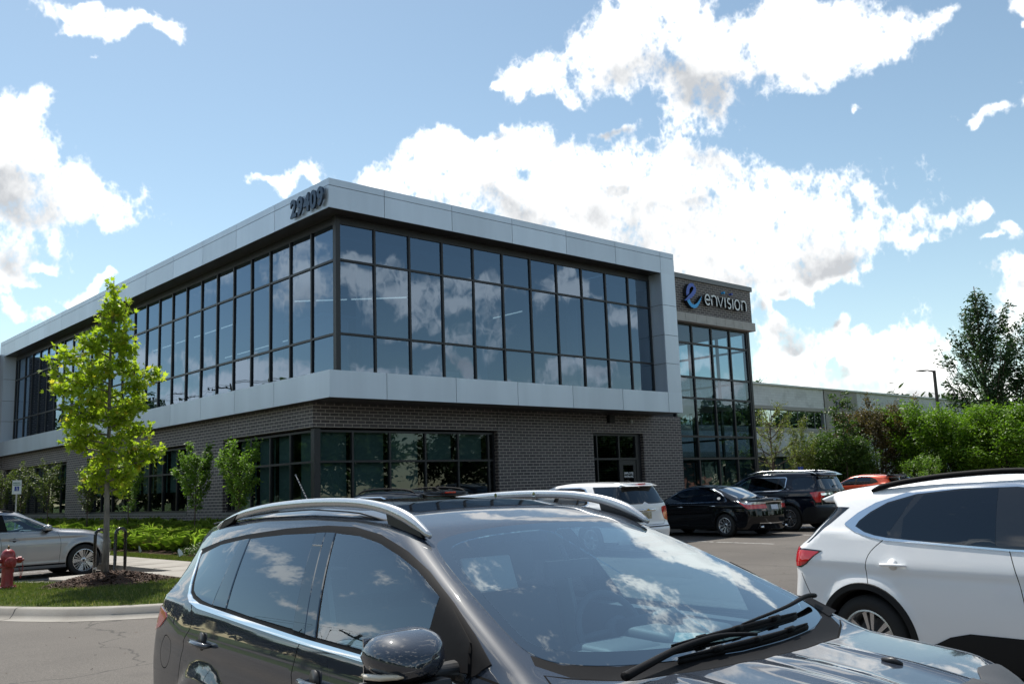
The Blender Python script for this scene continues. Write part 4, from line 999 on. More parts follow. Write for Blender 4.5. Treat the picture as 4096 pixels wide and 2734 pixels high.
def arches(root, sp, cs, cladding=None):
    b = MB(); R = cs.ra
    for cx in (0, sp['wb']):
        for s_ in (1, -1):
            n = 22; y1 = sp['W'] / 2 - .02; y0 = .50
            pts = [(cx + (R + .012) * math.cos(math.pi * i / n * 1.16 - .25), sp['wr'] + (R + .012) * math.sin(math.pi * i / n * 1.16 - .25)) for i in range(n + 1)]
            for i in range(n):
                (xa, za), (xb, zb) = pts[i], pts[i + 1]; b.quad((xa, s_ * y0, za), (xb, s_ * y0, zb), (xb, s_ * (y1 - .02), zb), (xa, s_ * (y1 - .02), za))
            b.add([(cx, s_ * y0, sp['wr'] - .1)] + [(x, s_ * y0, z) for x, z in pts], [(0, i + 1, i + 2) for i in range(n)])
    x0, x1 = cs.xr + .18, cs.xf - .25
    b.box(x0, -R - .02, -.62, .62, .24, .34); b.box(-R - .02, sp['wb'] + R + .02, -.50, .50, .20, .30); b.box(sp['wb'] + R + .02, x1, -.62, .62, .2, .3); b.box(R, sp['wb'] - R, -.80, .80, .2, .26)
    b.build('underbody', M['black'], root, recalc=False)

def lip(root, cs, sp, m, width=.0):
    """the turned-in edge round each wheel opening, or a proud dark arch moulding when width > 0"""
    R = cs.ra
    for cx in (0, sp['wb']):
        for s_ in (1, -1):
            b = MB(); n = 44; prev = None; a0, a1 = -.22, math.pi + .22
            rr = [R - .012, R, R + width * .85, R + width] if width else [R - .012, R + .004]
            lev = [-.05, .010, .010, -.012] if width else [-.05, .001]
            rows = []
            for i in range(n + 1):
                a = a0 + (a1 - a0) * i / n; row = []
                for r, d in zip(rr, lev):
                    x, z = cx + r * math.cos(a), sp['wr'] + r * math.sin(a); r2 = max(r, R + .004); x2, z2 = cx + r2 * math.cos(a), max(.2, sp['wr'] + r2 * math.sin(a))
                    P, N_ = cs.settle(np.array([[x2, float(cs.W(x2, z2)), z2]]), 4); row.append((x, s_ * (P[0, 1] + d), z))
                rows.append(row)
            for i in range(n):
                for k in range(len(rr) - 1):
                    q = (rows[i][k], rows[i + 1][k], rows[i + 1][k + 1], rows[i][k + 1]); b.quad(*(q if s_ > 0 else q[::-1]))
            o = b.build('arch_moulding' if width else 'arch_lip', m, root, recalc=False); o.data.shade_smooth()

def circle(cx, cz, r, n=40): return [(cx + r * math.cos(2 * math.pi * i / n), cz + r * math.sin(2 * math.pi * i / n)) for i in range(n)]

def interior(root, xs=1.0, zf=.32, dash_x=1.95, wheel_side=1, seats=((1.0, .37), (1.0, -.37)), rear=.15, dz=0., dark='seat', heads=True):
    """seats, dashboard and steering wheel; sizes in metres from the rear axle"""
    b = MB(); b.box(-.55, dash_x + .1, -.72, .72, zf, zf + .03); b.box(-.6, -.52, -.62, .62, zf, .95); b.build('cabin_floor', M['dash'], root)
    def seat(x, y, w_=.26, head=True):
        s_ = MB()
        s_.prism([(x - .22, .50), (x + .30, .50), (x + .33, .60), (x + .28, .66), (x - .15, .62)], y - w_, y + w_, plane='xz')
        s_.prism([(x - .16, .58), (x - .02, .60), (x - .16, 1.15), (x - .26, 1.17), (x - .31, 1.12)], y - w_ * .95, y + w_ * .95, plane='xz')
        if head:
            s_.prism([(x - .22, 1.20), (x - .17, 1.22), (x - .19, 1.38), (x - .27, 1.40), (x - .31, 1.37), (x - .30, 1.22)], y - .13, y + .13, plane='xz'); s_.box(x - .26, x - .24, y - .05, y - .03, 1.12, 1.24); s_.box(x - .26, x - .24, y + .03, y + .05, 1.12, 1.24)
        s_.v = [(a, b, c + dz) for a, b, c in s_.v]; o = s_.build('seat', M[dark], root); bv = o.modifiers.new('b', 'BEVEL'); bv.width = .03; bv.segments = 3; o.data.shade_smooth()
    for x, y in seats: seat(x, y)
    seat(rear - .05, 0, .62, False)
    for y in (-.38, .38): seat(rear - .05, y, .2, heads)
    d = MB(); dx = dash_x
    d.prism([(dx - .18, .62), (dx - .22, .80), (dx - .14, 1.0), (dx - .02, 1.055), (dx + .25, 1.06), (dx + .55, 1.04), (dx + .5, .6)], -.70, .70, plane='xz')
    d.prism([(dx - .24, .98), (dx - .10, 1.10), (dx + .12, 1.09), (dx + .2, 1.02)], wheel_side * .37 - .2, wheel_side * .37 + .2, plane='xz')
    d.prism([(dx - .20, .98), (dx - .08, 1.075), (dx + .12, 1.07), (dx + .2, 1.02)], -.14, .14, plane='xz')
    d.v = [(a, b, c + dz) for a, b, c in d.v]; o = d.build('dashboard', M['dash'], root); bv = o.modifiers.new('b', 'BEVEL'); bv.width = .035; bv.segments = 3; o.data.shade_smooth()
    w_ = MB(); c = Vector((dx - .40, wheel_side * .37, 1.02)); ax = Vector((math.cos(R_(25)), 0, math.sin(R_(25)))) ; u_ = Vector((0, 1, 0)); v_ = Vector((-math.sin(R_(25)), 0, math.cos(R_(25)))); r = .185
    ring = [c + u_ * r * math.cos(t) + v_ * r * math.sin(t) for t in [2 * math.pi * i / 32 for i in range(33)]]; w_.tube(ring, .016, 8)
    for a in (0, math.pi, -math.pi / 2): w_.tube([c + (u_ * math.cos(a) + v_ * math.sin(a)) * r, c + ax * .05], .016, 6)
    w_.tube([c + ax * .06 - ax * .01, c + ax * .42 + Vector((0, 0, -.08))], .045, 10); w_.tube([c + ax * .02, c + ax * .07], .06, 12)
    w_.v = [(a, b, c + dz) for a, b, c in w_.v]; w_.build('steering_wheel', M['dash'], root, smooth=True)
# ---------------------------------------------------------------- the near graphite SUV
def rg(key, poly, mat_, off=0, **k): return dict(key=key, poly=poly, mat=mat_, off=off, **k)
def gapline(pts, w_=.007): return rg('body', strip_poly(pts, w_), 'gap')

def near_suv():
    sp = dict(prof=[(-1.15, 1.49), (-.86, 1.545), (-.45, 1.585), (.10, 1.622), (.60, 1.636), (1.05, 1.622), (1.35, 1.580), (1.56, 1.530), (2.10, 1.325), (2.66, 1.098), (2.80, 1.085), (3.05, 1.062), (3.35, 1.015), (3.62, .93), (3.8, .84)],
              low=[(.15, .80), (.26, .855), (.40, .875), (.60, .888), (.80, .893), (.92, .885), (1.02, .868), (1.10, .852), (1.2, .84)],
              belt=[(-1, 1.17), (-.3, 1.13), (.5, 1.09), (1.7, 1.06), (2.3, 1.07), (2.6, 1.10), (3.6, 1.05)],
              rear=[(.2, -.90), (.45, -1.00), (.75, -1.03), (.95, -1.02), (1.06, -.985), (1.25, -.93), (1.42, -.90), (1.52, -.98), (1.7, -1.05)],
              front=[(.2, 3.45), (.45, 3.58), (.70, 3.60), (.90, 3.50), (1.05, 3.42)],
              gh=(.858, .35, .30), wb=2.69, wr=.355, rim=.235, spokes=10, wstyle='multi', track=1.56, W=1.80, arch=.405, flare=.028, step=.034, psig=.03,
              creases=[([(-1, .98), (0, .945), (2.5, .93)], .016, .05), ([(-1, .52), (2.5, .46)], .010, .05)],
              bow=.10, crown=.10, cf=.70, gtr=.085, gtx=.1, rb=.06, rb4=.13, kr=.10, kt=[(-1, .09), (1.4, .09), (2.0, .06), (2.6, .07), (3.6, .10)], bowx=1.45,
              ridges=[(2.62, 3.7, .37, .36, .010, .022), (2.66, 3.7, .07, .05, .010, .05)], ptf=(.9, .13), ptr=(.7, .05), z0=.24)
    cs = CarShape(sp); cs.curves()
    root = thing('parked_car', 'dark grey crossover filling the foreground, silver roof rails and a black bra on its nose', 'car', (2.95, 4.55, gz(2.95)), R_(-94.8))
    top_l = [(-.62, 1.375), (-.3, 1.425), (0, 1.455), (.25, 1.475), (.47, 1.49), (.8, 1.50), (1.0, 1.503), (1.21, 1.495), (1.4, 1.472), (1.59, 1.432), (1.76, 1.388), (1.86, 1.352), (1.97, 1.312), (2.07, 1.268), (2.15, 1.225), (2.22, 1.18)]
    bot_l = [(2.24, 1.105), (1.67, 1.085), (1.07, 1.095), (.46, 1.115), (0, 1.132), (-.18, 1.138), (-.31, 1.155), (-.385, 1.175), (-.44, 1.21), (-.50, 1.27), (-.56, 1.325)]
    dlo = top_l + bot_l
    trim_top = [(-.66, 1.385), (-.3, 1.445), (.01, 1.478), (.45, 1.512), (.86, 1.530), (1.12, 1.527), (1.37, 1.500), (1.63, 1.446), (1.83, 1.388), (2.05, 1.30), (2.23, 1.215), (2.36, 1.14), (2.30, 1.10)]
    chrome = [(2.26, 1.088), (1.67, 1.070), (1.07, 1.080), (.46, 1.100), (0, 1.117), (-.18, 1.123), (-.32, 1.140), (-.405, 1.163), (-.462, 1.205), (-.525, 1.27), (-.585, 1.33), (-.63, 1.372)]
    side = [rg('body', circle(0, .355, .405), 'paint'), ]
    side = []
    # lower cladding
    side.append(rg('cladding', [(-.95, .2), (3.7, .2), (3.7, .34), (2.69 + .5, .36), (2.2, .33), (.5, .33), (-.5, .36), (-.98, .38)], 'clad', .004))
    for c in ([(-.30, 1.135), (-.19, 1.04), (-.30, .945), (-.335, .88), (-.345, .76), (-.36, .6)], [(1.07, 1.085), (1.055, 1.03), (1.03, .90), (1.02, .6), (1.03, .33)], [(2.28, 1.09), (2.22, .9), (2.20, .6), (2.23, .33)]): side.append(gapline(smooth_poly(c, False, 2)))
    side.append(gapline(smooth_poly([(-.36, .6), (-.30, .45), (.42, .40), (1.02, .38), (2.23, .38)], False, 2)))
    side.append(gapline([(2.30, 1.10), (2.56, 1.085)]))
    side.append(gapline(circle(-.60, .86, .085, 24) + [(-.515, .86)], .005))
    side.append(rg('window_trim', trim_top + chrome[::1], 'rubber', .004, join=False))
    side.append(rg('window_chrome', strip_poly(chrome, .020), 'chrome', .009, join=False))
    side.append(rg('side_window', [(-.555, 1.335), (-.56, 1.36), (-.3, 1.418), (-.02, 1.45), (-.02, 1.14), (-.18, 1.15), (-.30, 1.167), (-.37, 1.187), (-.42, 1.222), (-.48, 1.28)], 'g_dark', .0062, join=False, n=1))
    side.append(rg('side_window', [(.085, 1.456), (.25, 1.468), (.47, 1.482), (.79, 1.493), (.965, 1.115), (.46, 1.127), (.19, 1.139)], 'g_dark', .0062, join=False, n=2))
    side.append(rg('side_window', [(.99, 1.496), (1.21, 1.488), (1.4, 1.465), (1.59, 1.425), (1.76, 1.381), (1.86, 1.345), (1.965, 1.305), (2.0, 1.10), (1.67, 1.098), (1.21, 1.104)], 'g_clear', .0062, join=False, n=3))
    side.append(rg('mirror_sail', [(1.985, 1.312), (2.07, 1.275), (2.15, 1.232), (2.235, 1.185), (2.275, 1.10), (2.02, 1.092), (2.0, 1.10)], 'rubber', .014, join=False))
    side.append(rg('pillar_cover', [(.80, 1.494), (.885, 1.497), (1.09, 1.108), (.975, 1.112)], 'pillar_gloss', .010, join=False, n=1))
    side.append(rg('pillar_cover', [(.895, 1.497), (.978, 1.497), (1.19, 1.102), (1.10, 1.106)], 'pillar_gloss', .010, join=False, n=2))
    side.append(rg('pillar_cover', [(-.01, 1.449), (.075, 1.456), (.175, 1.138), (.0, 1.140)], 'pillar_gloss', .010, join=False, n=3))
    tl = [(-.62, 1.048), (-.70, .995), (-.77, .965), (-.90, .945), (-.97, .90), (-1.2, .80), (-1.2, 1.06), (-.95, 1.08), (-.84, 1.085)]
    side.append(rg('taillight', smooth_poly(tl, True, 1), 'red', .006, join=False))
    side.append(rg('headlight', [(2.95, .98), (3.35, .96), (3.9, .90), (3.9, .76), (3.4, .80), (3.1, .88)], 'clearlens', .004, join=False))
    for cx in (0, 2.69): side.append(rg(None, circle(cx, .355, .405), 'paint'))
    out = []; cs.patch('side', side, out)
    ws = [(1.60, 0), (1.605, .3), (1.635, .52), (1.70, .600), (2.0, .668), (2.3, .715), (2.42, .718), (2.50, .66), (2.575, .5), (2.63, .25), (2.65, 0), (2.65, -.1), (1.60, -.1)]
    wsi = [(1.66, -.1), (1.66, .3), (1.69, .50), (1.75, .565), (2.0, .630), (2.3, .680), (2.38, .680), (2.44, .62), (2.505, .48), (2.56, .25), (2.58, 0), (2.58, -.1)]
    cowl = [(2.65, -.1), (2.65, 0), (2.63, .25), (2.575, .5), (2.50, .66), (2.42, .718), (2.47, .74), (2.56, .68), (2.66, .52), (2.715, .25), (2.735, 0), (2.735, -.1)]
    top = [rg('sunroof', [(1.28, -.1), (1.28, .40), (1.22, .44), (-.10, .44), (-.16, .40), (-.16, -.1)], 'frit', .003), rg('body', strip_poly([(.55, -.1), (.55, .45)], .012), 'gap'),
           rg('cowl', cowl, 'rubber', -.0), rg('windshield_frit', smooth_poly(ws, True, 2), 'frit_glass', .002), rg('windshield', smooth_poly(wsi, True, 2), 'g_shield', .002),
           gapline([(2.735, -.1), (2.735, 0), (2.715, .25), (2.66, .52), (2.56, .69), (2.52, .745), (2.60, .765), (3.0, .755), (3.42, .70)], .008),
           gapline(strip_poly([(1.2, .60), (1.2, .60)], .01) if 0 else [(-.75, .565), (.3, .60), (1.3, .575), (1.58, .56)], .012)]
    cs.patch('top', top, out)
    rear = [rg('rear_window', [(-.1, 1.12), (.50, 1.12), (.62, 1.16), (.58, 1.40), (.52, 1.46), (-.1, 1.47)], 'g_dark', .004), rg('taillight', [(.60, 1.06), (.70, .93), (.80, .86), (.99, .80), (.99, 1.10), (.7, 1.10)], 'red', .006, join=False), gapline([(-.1, .62), (.5, .62), (.62, .7), (.66, 1.05)], .008),
            rg('licence_plate', [(-.1, .78), (.155, .78), (.155, .92), (-.1, .92)], 'plate', .006)]
    cs.patch('rear', rear, out)
    front = [rg('nose_bra', [(-.1, .55), (.95, .55), (.95, .985), (-.1, .985)], 'bra', .006), rg('grille', [(-.1, .40), (.6, .40), (.7, .55), (-.1, .55)], 'trim', .003)]
    M['bra'] = mat('leatherette_bra', (.045, .045, .047), .55); noise_col(M['bra'], [(.3, (.035, .035, .037)), (.7, (.06, .06, .063))], 8, 4, bump=.35, bscale=420, dist=.002)
    top.append(rg('nose_bra', [(3.22, -.1), (3.23, .42), (3.15, .55), (3.13, .72), (3.16, .95), (3.9, .95), (3.9, -.1)], 'bra', .007))
    # redo the top with the bra
    out = [o for o in out if o[0] not in top and not (o[0].get('key') == 'body' and o[1] is out[-1][1])]
    out = []; cs.patch('side', side, out); cs.patch('top', top, out); cs.patch('rear', rear, out); cs.patch('front', front, out)
    objs = assemble(out, {'paint': M['p_grey']}, root, None)
    lip(root, cs, sp, M['p_grey'], .0); arches(root, sp, cs); add_wheels(root, sp)
    interior(root, dash_x=2.02, wheel_side=1, seats=((1.10, .37), (1.10, -.37)), rear=.2)
    # pale inner pillar trims, roof lining, inner mirror, sun visors, inner door tops
    for s_ in (1, -1): MB().prism([(.83, 1.45), (.92, 1.45), (1.13, .70), (.98, .70)], s_ * .66, s_ * .685, plane='xz').build('pillar_trim', M['belt'], root)
    for s_ in (1, -1):
        b = MB(); b.prism([(-.5, 1.10), (2.2, 1.05), (2.2, .40), (-.5, .40)], s_ * .795, s_ * .775, plane='xz'); b.prism([(-.5, 1.12), (2.2, 1.07), (2.2, 1.0), (-.5, 1.0)], s_ * .78, s_ * .70, plane='xz')
        b.build('door_card', M['dash'], root)
    b = MB(); b.box(1.76, 1.79, -.12, .12, 1.30, 1.37); b.tube([(1.775, 0, 1.36), (1.73, 0, 1.425)], .010); b.build('inner_mirror', M['trim'], root)
    b = MB(); b.prism([(1.63, 1.40), (1.645, 1.40), (1.70, 1.27), (1.685, 1.265)], -.44, -.20, plane='xz'); o = b.build('sun_visor', M['belt'], root); bv = o.modifiers.new('b', 'BEVEL'); bv.width = .006; bv.segments = 2
    # frame bar / screen on the dashboard and the parking leaflet at the base of the glass
    b = MB(); b.quad((2.43, -.10, 1.125), (2.50, .02, 1.118), (2.42, .12, 1.128), (2.35, 0, 1.137)); b.build('paper_tag', mat('pale_paper', (.30, .38, .37), .7), root, recalc=False)
    # doors: handles with scoops
    for s_ in (1, -1):
        for hx_, hz in ((.0, .965), (1.28, .945)):
            y = float(cs.W(np.array([hx_]), np.array([hz]))[0])
            q = MB(); q.lathe([(.001, .003), (.030, .002), (.043, .001), (.045, -.004)], (hx_ - .02, s_ * y, hz + .006), 'y', 24)
            q.build('handle_cup', M['trim'], root, smooth=True)
            q = MB(); q.tube([(hx_ - .115, s_ * (y + .006), hz - .004), (hx_ - .095, s_ * (y + .030), hz), (hx_ - .03, s_ * (y + .042), hz), (hx_ + .05, s_ * (y + .040), hz), (hx_ + .095, s_ * (y + .028), hz - .003), (hx_ + .11, s_ * (y + .004), hz - .005)], [.010, .017, .018, .018, .016, .009], 12, flat=.8)
            q.build('door_handle', M['p_grey'], root, smooth=True)
    # mirrors
    for s_ in (-1,):
        q = MB(); vs = []
        secs = [(2.105, .085, .060), (2.112, .108, .078), (2.14, .118, .086), (2.19, .120, .084), (2.24, .112, .074), (2.285, .088, .055), (2.315, .05, .03), (2.325, .02, .012)]
        n = 28
        for x, hw, hh in secs:
            for k in range(n):
                a = 2 * math.pi * k / n; ca, sa = math.cos(a), math.sin(a); e = .62
                vs.append((x, s_ * (1.030 + hw * math.copysign(abs(ca) ** e, ca) * (1.0 if sa > 0 else .86) - (0.015 if sa < 0 else 0)), 1.160 + .018 * (ca if True else 0) * (-1) + hh * math.copysign(abs(sa) ** (e if sa > 0 else .8), sa) * (1.0 if sa > 0 else .80)))
        fs = []
        for i in range(len(secs) - 1):
            for k in range(n): fs.append((i * n + k, i * n + (k + 1) % n, (i + 1) * n + (k + 1) % n, (i + 1) * n + k))
        fs.append(tuple(range(n))); fs.append(tuple(range((len(secs) - 1) * n, len(secs) * n)))
        q.add(vs, fs); q.m = [1 if sum(q.v[i][2] for i in f) / len(f) < 1.128 else 0 for f in q.f]; mi = q.build('door_mirror', [M['p_grey'], M['rubber']], root, smooth=True); smooth_angle(mi, 60)
        q = MB(); q.prism([(2.12, 1.07), (2.30, 1.075), (2.29, 1.105), (2.115, 1.10)], s_ * .92, s_ * 1.15, plane='xz'); q.tube([(2.18, s_ * .80, 1.10), (2.2, s_ * .95, 1.11)], [.05, .035], 12, flat=.7); 
        lo_ = q.build('mirror_base', M['trim'], mi, smooth=False); bv = lo_.modifiers.new('b', 'BEVEL'); bv.width = .012; bv.segments = 2
        q = MB(); pts = [(2.125, s_ * 1.135, 1.122), (2.17, s_ * 1.143, 1.123), (2.23, s_ * 1.132, 1.126), (2.272, s_ * 1.10, 1.130), (2.302, s_ * 1.04, 1.136)]
        q.tube(pts, [.006, .013, .013, .012, .004], 8, flat=.8); q.build('indicator_lens', M['amber'], mi, smooth=True)
        q = MB(); q.box(2.109, 2.113, s_ * .955, s_ * 1.125, 1.09, 1.225); q.build('mirror_glass', M['mirror'], mi)
    # roof rails
    for s_ in (1, -1):
        def rz(x): return float(cs.prof(x)) - .10 * .36
        top_c = [(-.64, 1.520), (-.55, 1.545), (-.36, 1.580), (-.13, 1.610), (.22, 1.636), (.68, 1.650), (1.07, 1.644), (1.29, 1.624), (1.43, 1.598), (1.54, 1.565), (1.66, 1.512)]
        q = MB(); pts = [(x, s_ * (.590 - .02 * max(0, -x)), z - .018) for x, z in top_c]
        rr = [.007, .012, .0155, .0165, .0165, .0165, .0165, .0175, .020, .020, .008]
        q.tube(smooth3(pts), interp_r(rr, len(smooth3(pts))), 14, flat=1.25); ra = q.build('roof_rail', M['satin'], root, smooth=True)
        q = MB(); q.prism([(-.56, 1.49), (-.48, 1.545), (-.28, 1.58), (-.36, 1.535)], s_ * .577, s_ * .603, plane='xz'); q.build('rail_foot', M['trim'], ra); q = MB(); q.prism([(1.36, 1.54), (1.34, 1.60), (1.44, 1.585), (1.60, 1.515), (1.62, 1.49)], s_ * .577, s_ * .603, plane='xz'); q.build('rail_foot', M['trim'], ra)
        q = MB()
        for x in (.52, .86): q.lathe([(0, .0), (.008, 0), (.012, -.004)], (x, -s_ * 0 + s_ * (.590 - .025), 1.632), 'y', 12)
        q.build('rail_bolt', M['chrome'], ra)
        q = MB(); ditch = [(x, s_ * (.575 - .05 * max(0, x - 1.2)), rz(x) - .0) for x in np.linspace(-.7, 1.55, 20)]; q.tube(ditch, .006, 6, flat=.6); q.build('roof_moulding', M['trim'], root)
    # antenna
    q = MB(); q.lathe([(.03, 0), (.026, .012), (.014, .022), (0, .03)], (-.62, 0, 1.560)); base = Vector((-.62, 0, 1.58)); tip = Vector((-.86, 0, 1.80)); 
    an = q.build('antenna', M['trim'], root)
    q = MB(); q.tube([base, base.lerp(tip, .25), base.lerp(tip, .95), tip], [.006, .004, .0032, .006], 8)
    for k in range(9):
        p = base.lerp(tip, .2 + .08 * k); q.tube([p, p + (tip - base) * .02], .0062, 8)
    q.build('aerial_rod', M['cap'], an)
    # wipers: both parked along the base of the glass
    def on(x, y, h=.012): return (x, y, float(cs.T(np.array([x]), np.array([abs(y)]))[0]) + h)
    for bl, arm, w_ in (([(2.575, -.26), (2.568, -.05), (2.545, .20), (2.500, .50)], [(2.40, .76, .035), (2.43, .66, .045), (2.485, .46, .035), (2.548, .13, .026)], .010),
                        ([(2.640, -.30), (2.640, -.05), (2.622, .20), (2.575, .46)], [(2.668, -.56, .02), (2.66, -.48, .03), (2.625, -.28, .038), (2.600, -.06, .034), (2.612, .12, .026)], .014)):
        q = MB(); B_ = smooth3([on(x, y, .008) for x, y in bl], 6); q.tube(B_, .0055, 6, flat=1.8)
        q.tube([tuple(Vector(p) + Vector((0, 0, .012))) for p in B_], interp_r([.003, .006, .009, .010, .009, .006, .003], len(B_)), 6)
        for k in (4, 9, 14): q.tube([tuple(Vector(B_[k]) + Vector((0, 0, .012))), tuple(Vector(B_[k + 1]) + Vector((0, 0, .012)))], .0115, 8)
        ap = smooth3([on(*a) for a in arm], 5); q.tube(ap, interp_r([w_ * 1.3, w_ * 1.15, w_, w_ * .8, w_ * .6], len(ap)), 8, flat=.75)
        q.build('wiper', M['rubber'], root, smooth=True)
    q = MB(); cp = [on(2.33, .735, .004), on(2.50, .705, .004), on(2.47, .80, .010), on(2.36, .79, .010)]; q.add(cp, [(0, 1, 2, 3)]); q.build('cowl_corner', M['rubber'], root)
    # washer jets and badge
    for y in (-.33, .33): q = MB(); q.tube([(2.95, y, cs.T(np.array([2.95]), np.array([.33]))[0] + .004), (2.99, y, cs.T(np.array([2.99]), np.array([.33]))[0] + .008), (3.02, y, cs.T(np.array([3.02]), np.array([.33]))[0] + .003)], [.006, .011, .006], 8); q.build('washer_jet', M['trim'], root, smooth=True)
    return root, cs, objs
def smooth3(pts, n=4):
    P = [Vector(p) for p in pts]; out = []
    for i in range(len(P) - 1):
        p0, p1, p2, p3 = P[max(i - 1, 0)], P[i], P[i + 1], P[min(i + 2, len(P) - 1)]
        for k in range(n):
            t = k / n; out.append(.5 * ((2 * p1) + (p2 - p0) * t + (2 * p0 - 5 * p1 + 4 * p2 - p3) * t * t + (3 * p1 - p0 - 3 * p2 + p3) * t ** 3))
    return out + [P[-1]]
def interp_r(r, n): return list(np.interp(np.linspace(0, 1, n), np.linspace(0, 1, len(r)), r))
NEAR = near_suv()
# ---------------------------------------------------------------- the other cars
def door_handles(root, cs, m, pos, size=1., cup=True):
    for s_ in (1, -1):
        for hx_, hz in pos:
            y = float(cs.W(np.array([hx_]), np.array([hz]))[0])
            if cup:
                q = MB(); q.lathe([(.001, .002), (.030, .001), (.042, .0005), (.045, -.004)], (hx_, s_ * y, hz + .004), 'y', 20); q.build('handle_cup', M['rubber'] if m is not M['p_white'] else m, root, smooth=True)
            q = MB(); q.tube([(hx_ - .11 * size, s_ * (y + .004), hz - .003), (hx_ - .09 * size, s_ * (y + .026), hz), (hx_, s_ * (y + .036), hz + .002), (hx_ + .08 * size, s_ * (y + .028), hz), (hx_ + .11 * size, s_ * (y + .004), hz - .003)], [.008, .014, .016, .014, .008], 10, flat=.8); q.build('door_handle', m, root, smooth=True)
def simple_mirrors(root, x, z, y, m, sides=(1, -1), chrome=False):
    for s_ in sides:
        q = MB(); n = 16; secs = [(x - .07, .05, .045), (x - .05, .10, .072), (x, .118, .085), (x + .06, .10, .07), (x + .10, .05, .035)]; vs = []
        for xx, hw, hh in secs:
            for k in range(n):
                a = 2 * math.pi * k / n; ca, sa = math.cos(a), math.sin(a); vs.append((xx, s_ * (y + .12 + hw * math.copysign(abs(ca) ** .7, ca)), z + hh * math.copysign(abs(sa) ** .75, sa)))
        fs = [(i * n + k, i * n + (k + 1) % n, (i + 1) * n + (k + 1) % n, (i + 1) * n + k) for i in range(4) for k in range(n)] + [tuple(range(n)), tuple(range(4 * n, 5 * n))]
        q.add(vs, fs); q.m = [1 if sum(q.v[i][2] for i in f) / len(f) < z - .04 else 0 for f in q.f]
        o = q.build('door_mirror', [m, M['chrome'] if chrome else M['rubber']], root, smooth=True)
        q = MB(); q.tube([(x + .02, s_ * (y - .06), z - .09), (x + .01, s_ * (y + .06), z - .075)], [.045, .03], 10, flat=.7); q.build('mirror_arm', M['rubber'], o, smooth=True)
def rails(root, pts, m, r=.018, feet=True, name='roof_rail'):
    for s_ in (1, -1):
        q = MB(); P = smooth3([(x, s_ * y, z) for x, y, z in pts], 4); q.tube(P, interp_r([r * .5] + [r] * 6 + [r * .5], len(P)), 10, flat=1.2); o = q.build(name, m, root, smooth=True)
def sheet_text(txt, size, M4, mat_, parent, name='lettering', bold=.0):
    me = text_mesh(txt, size, .002, bold); me.transform(M4); me.materials.append(mat_); return link(name, me, parent)
def finish(root, cs, sp, out, paint):
    objs = assemble(out, {'paint': paint}, root, None); arches(root, sp, cs); add_wheels(root, sp); return objs
def patches(cs, side, top, rear, front):
    for cx in (0, cs.wb): side.append(rg(None, circle(cx, cs.sp['wr'], cs.ra), 'paint'))
    out = []; cs.patch('side', side, out); cs.patch('top', top, out); cs.patch('rear', rear, out); cs.patch('front', front, out); return out
def mid(y0, pts): return [(y0, -.1)] + pts

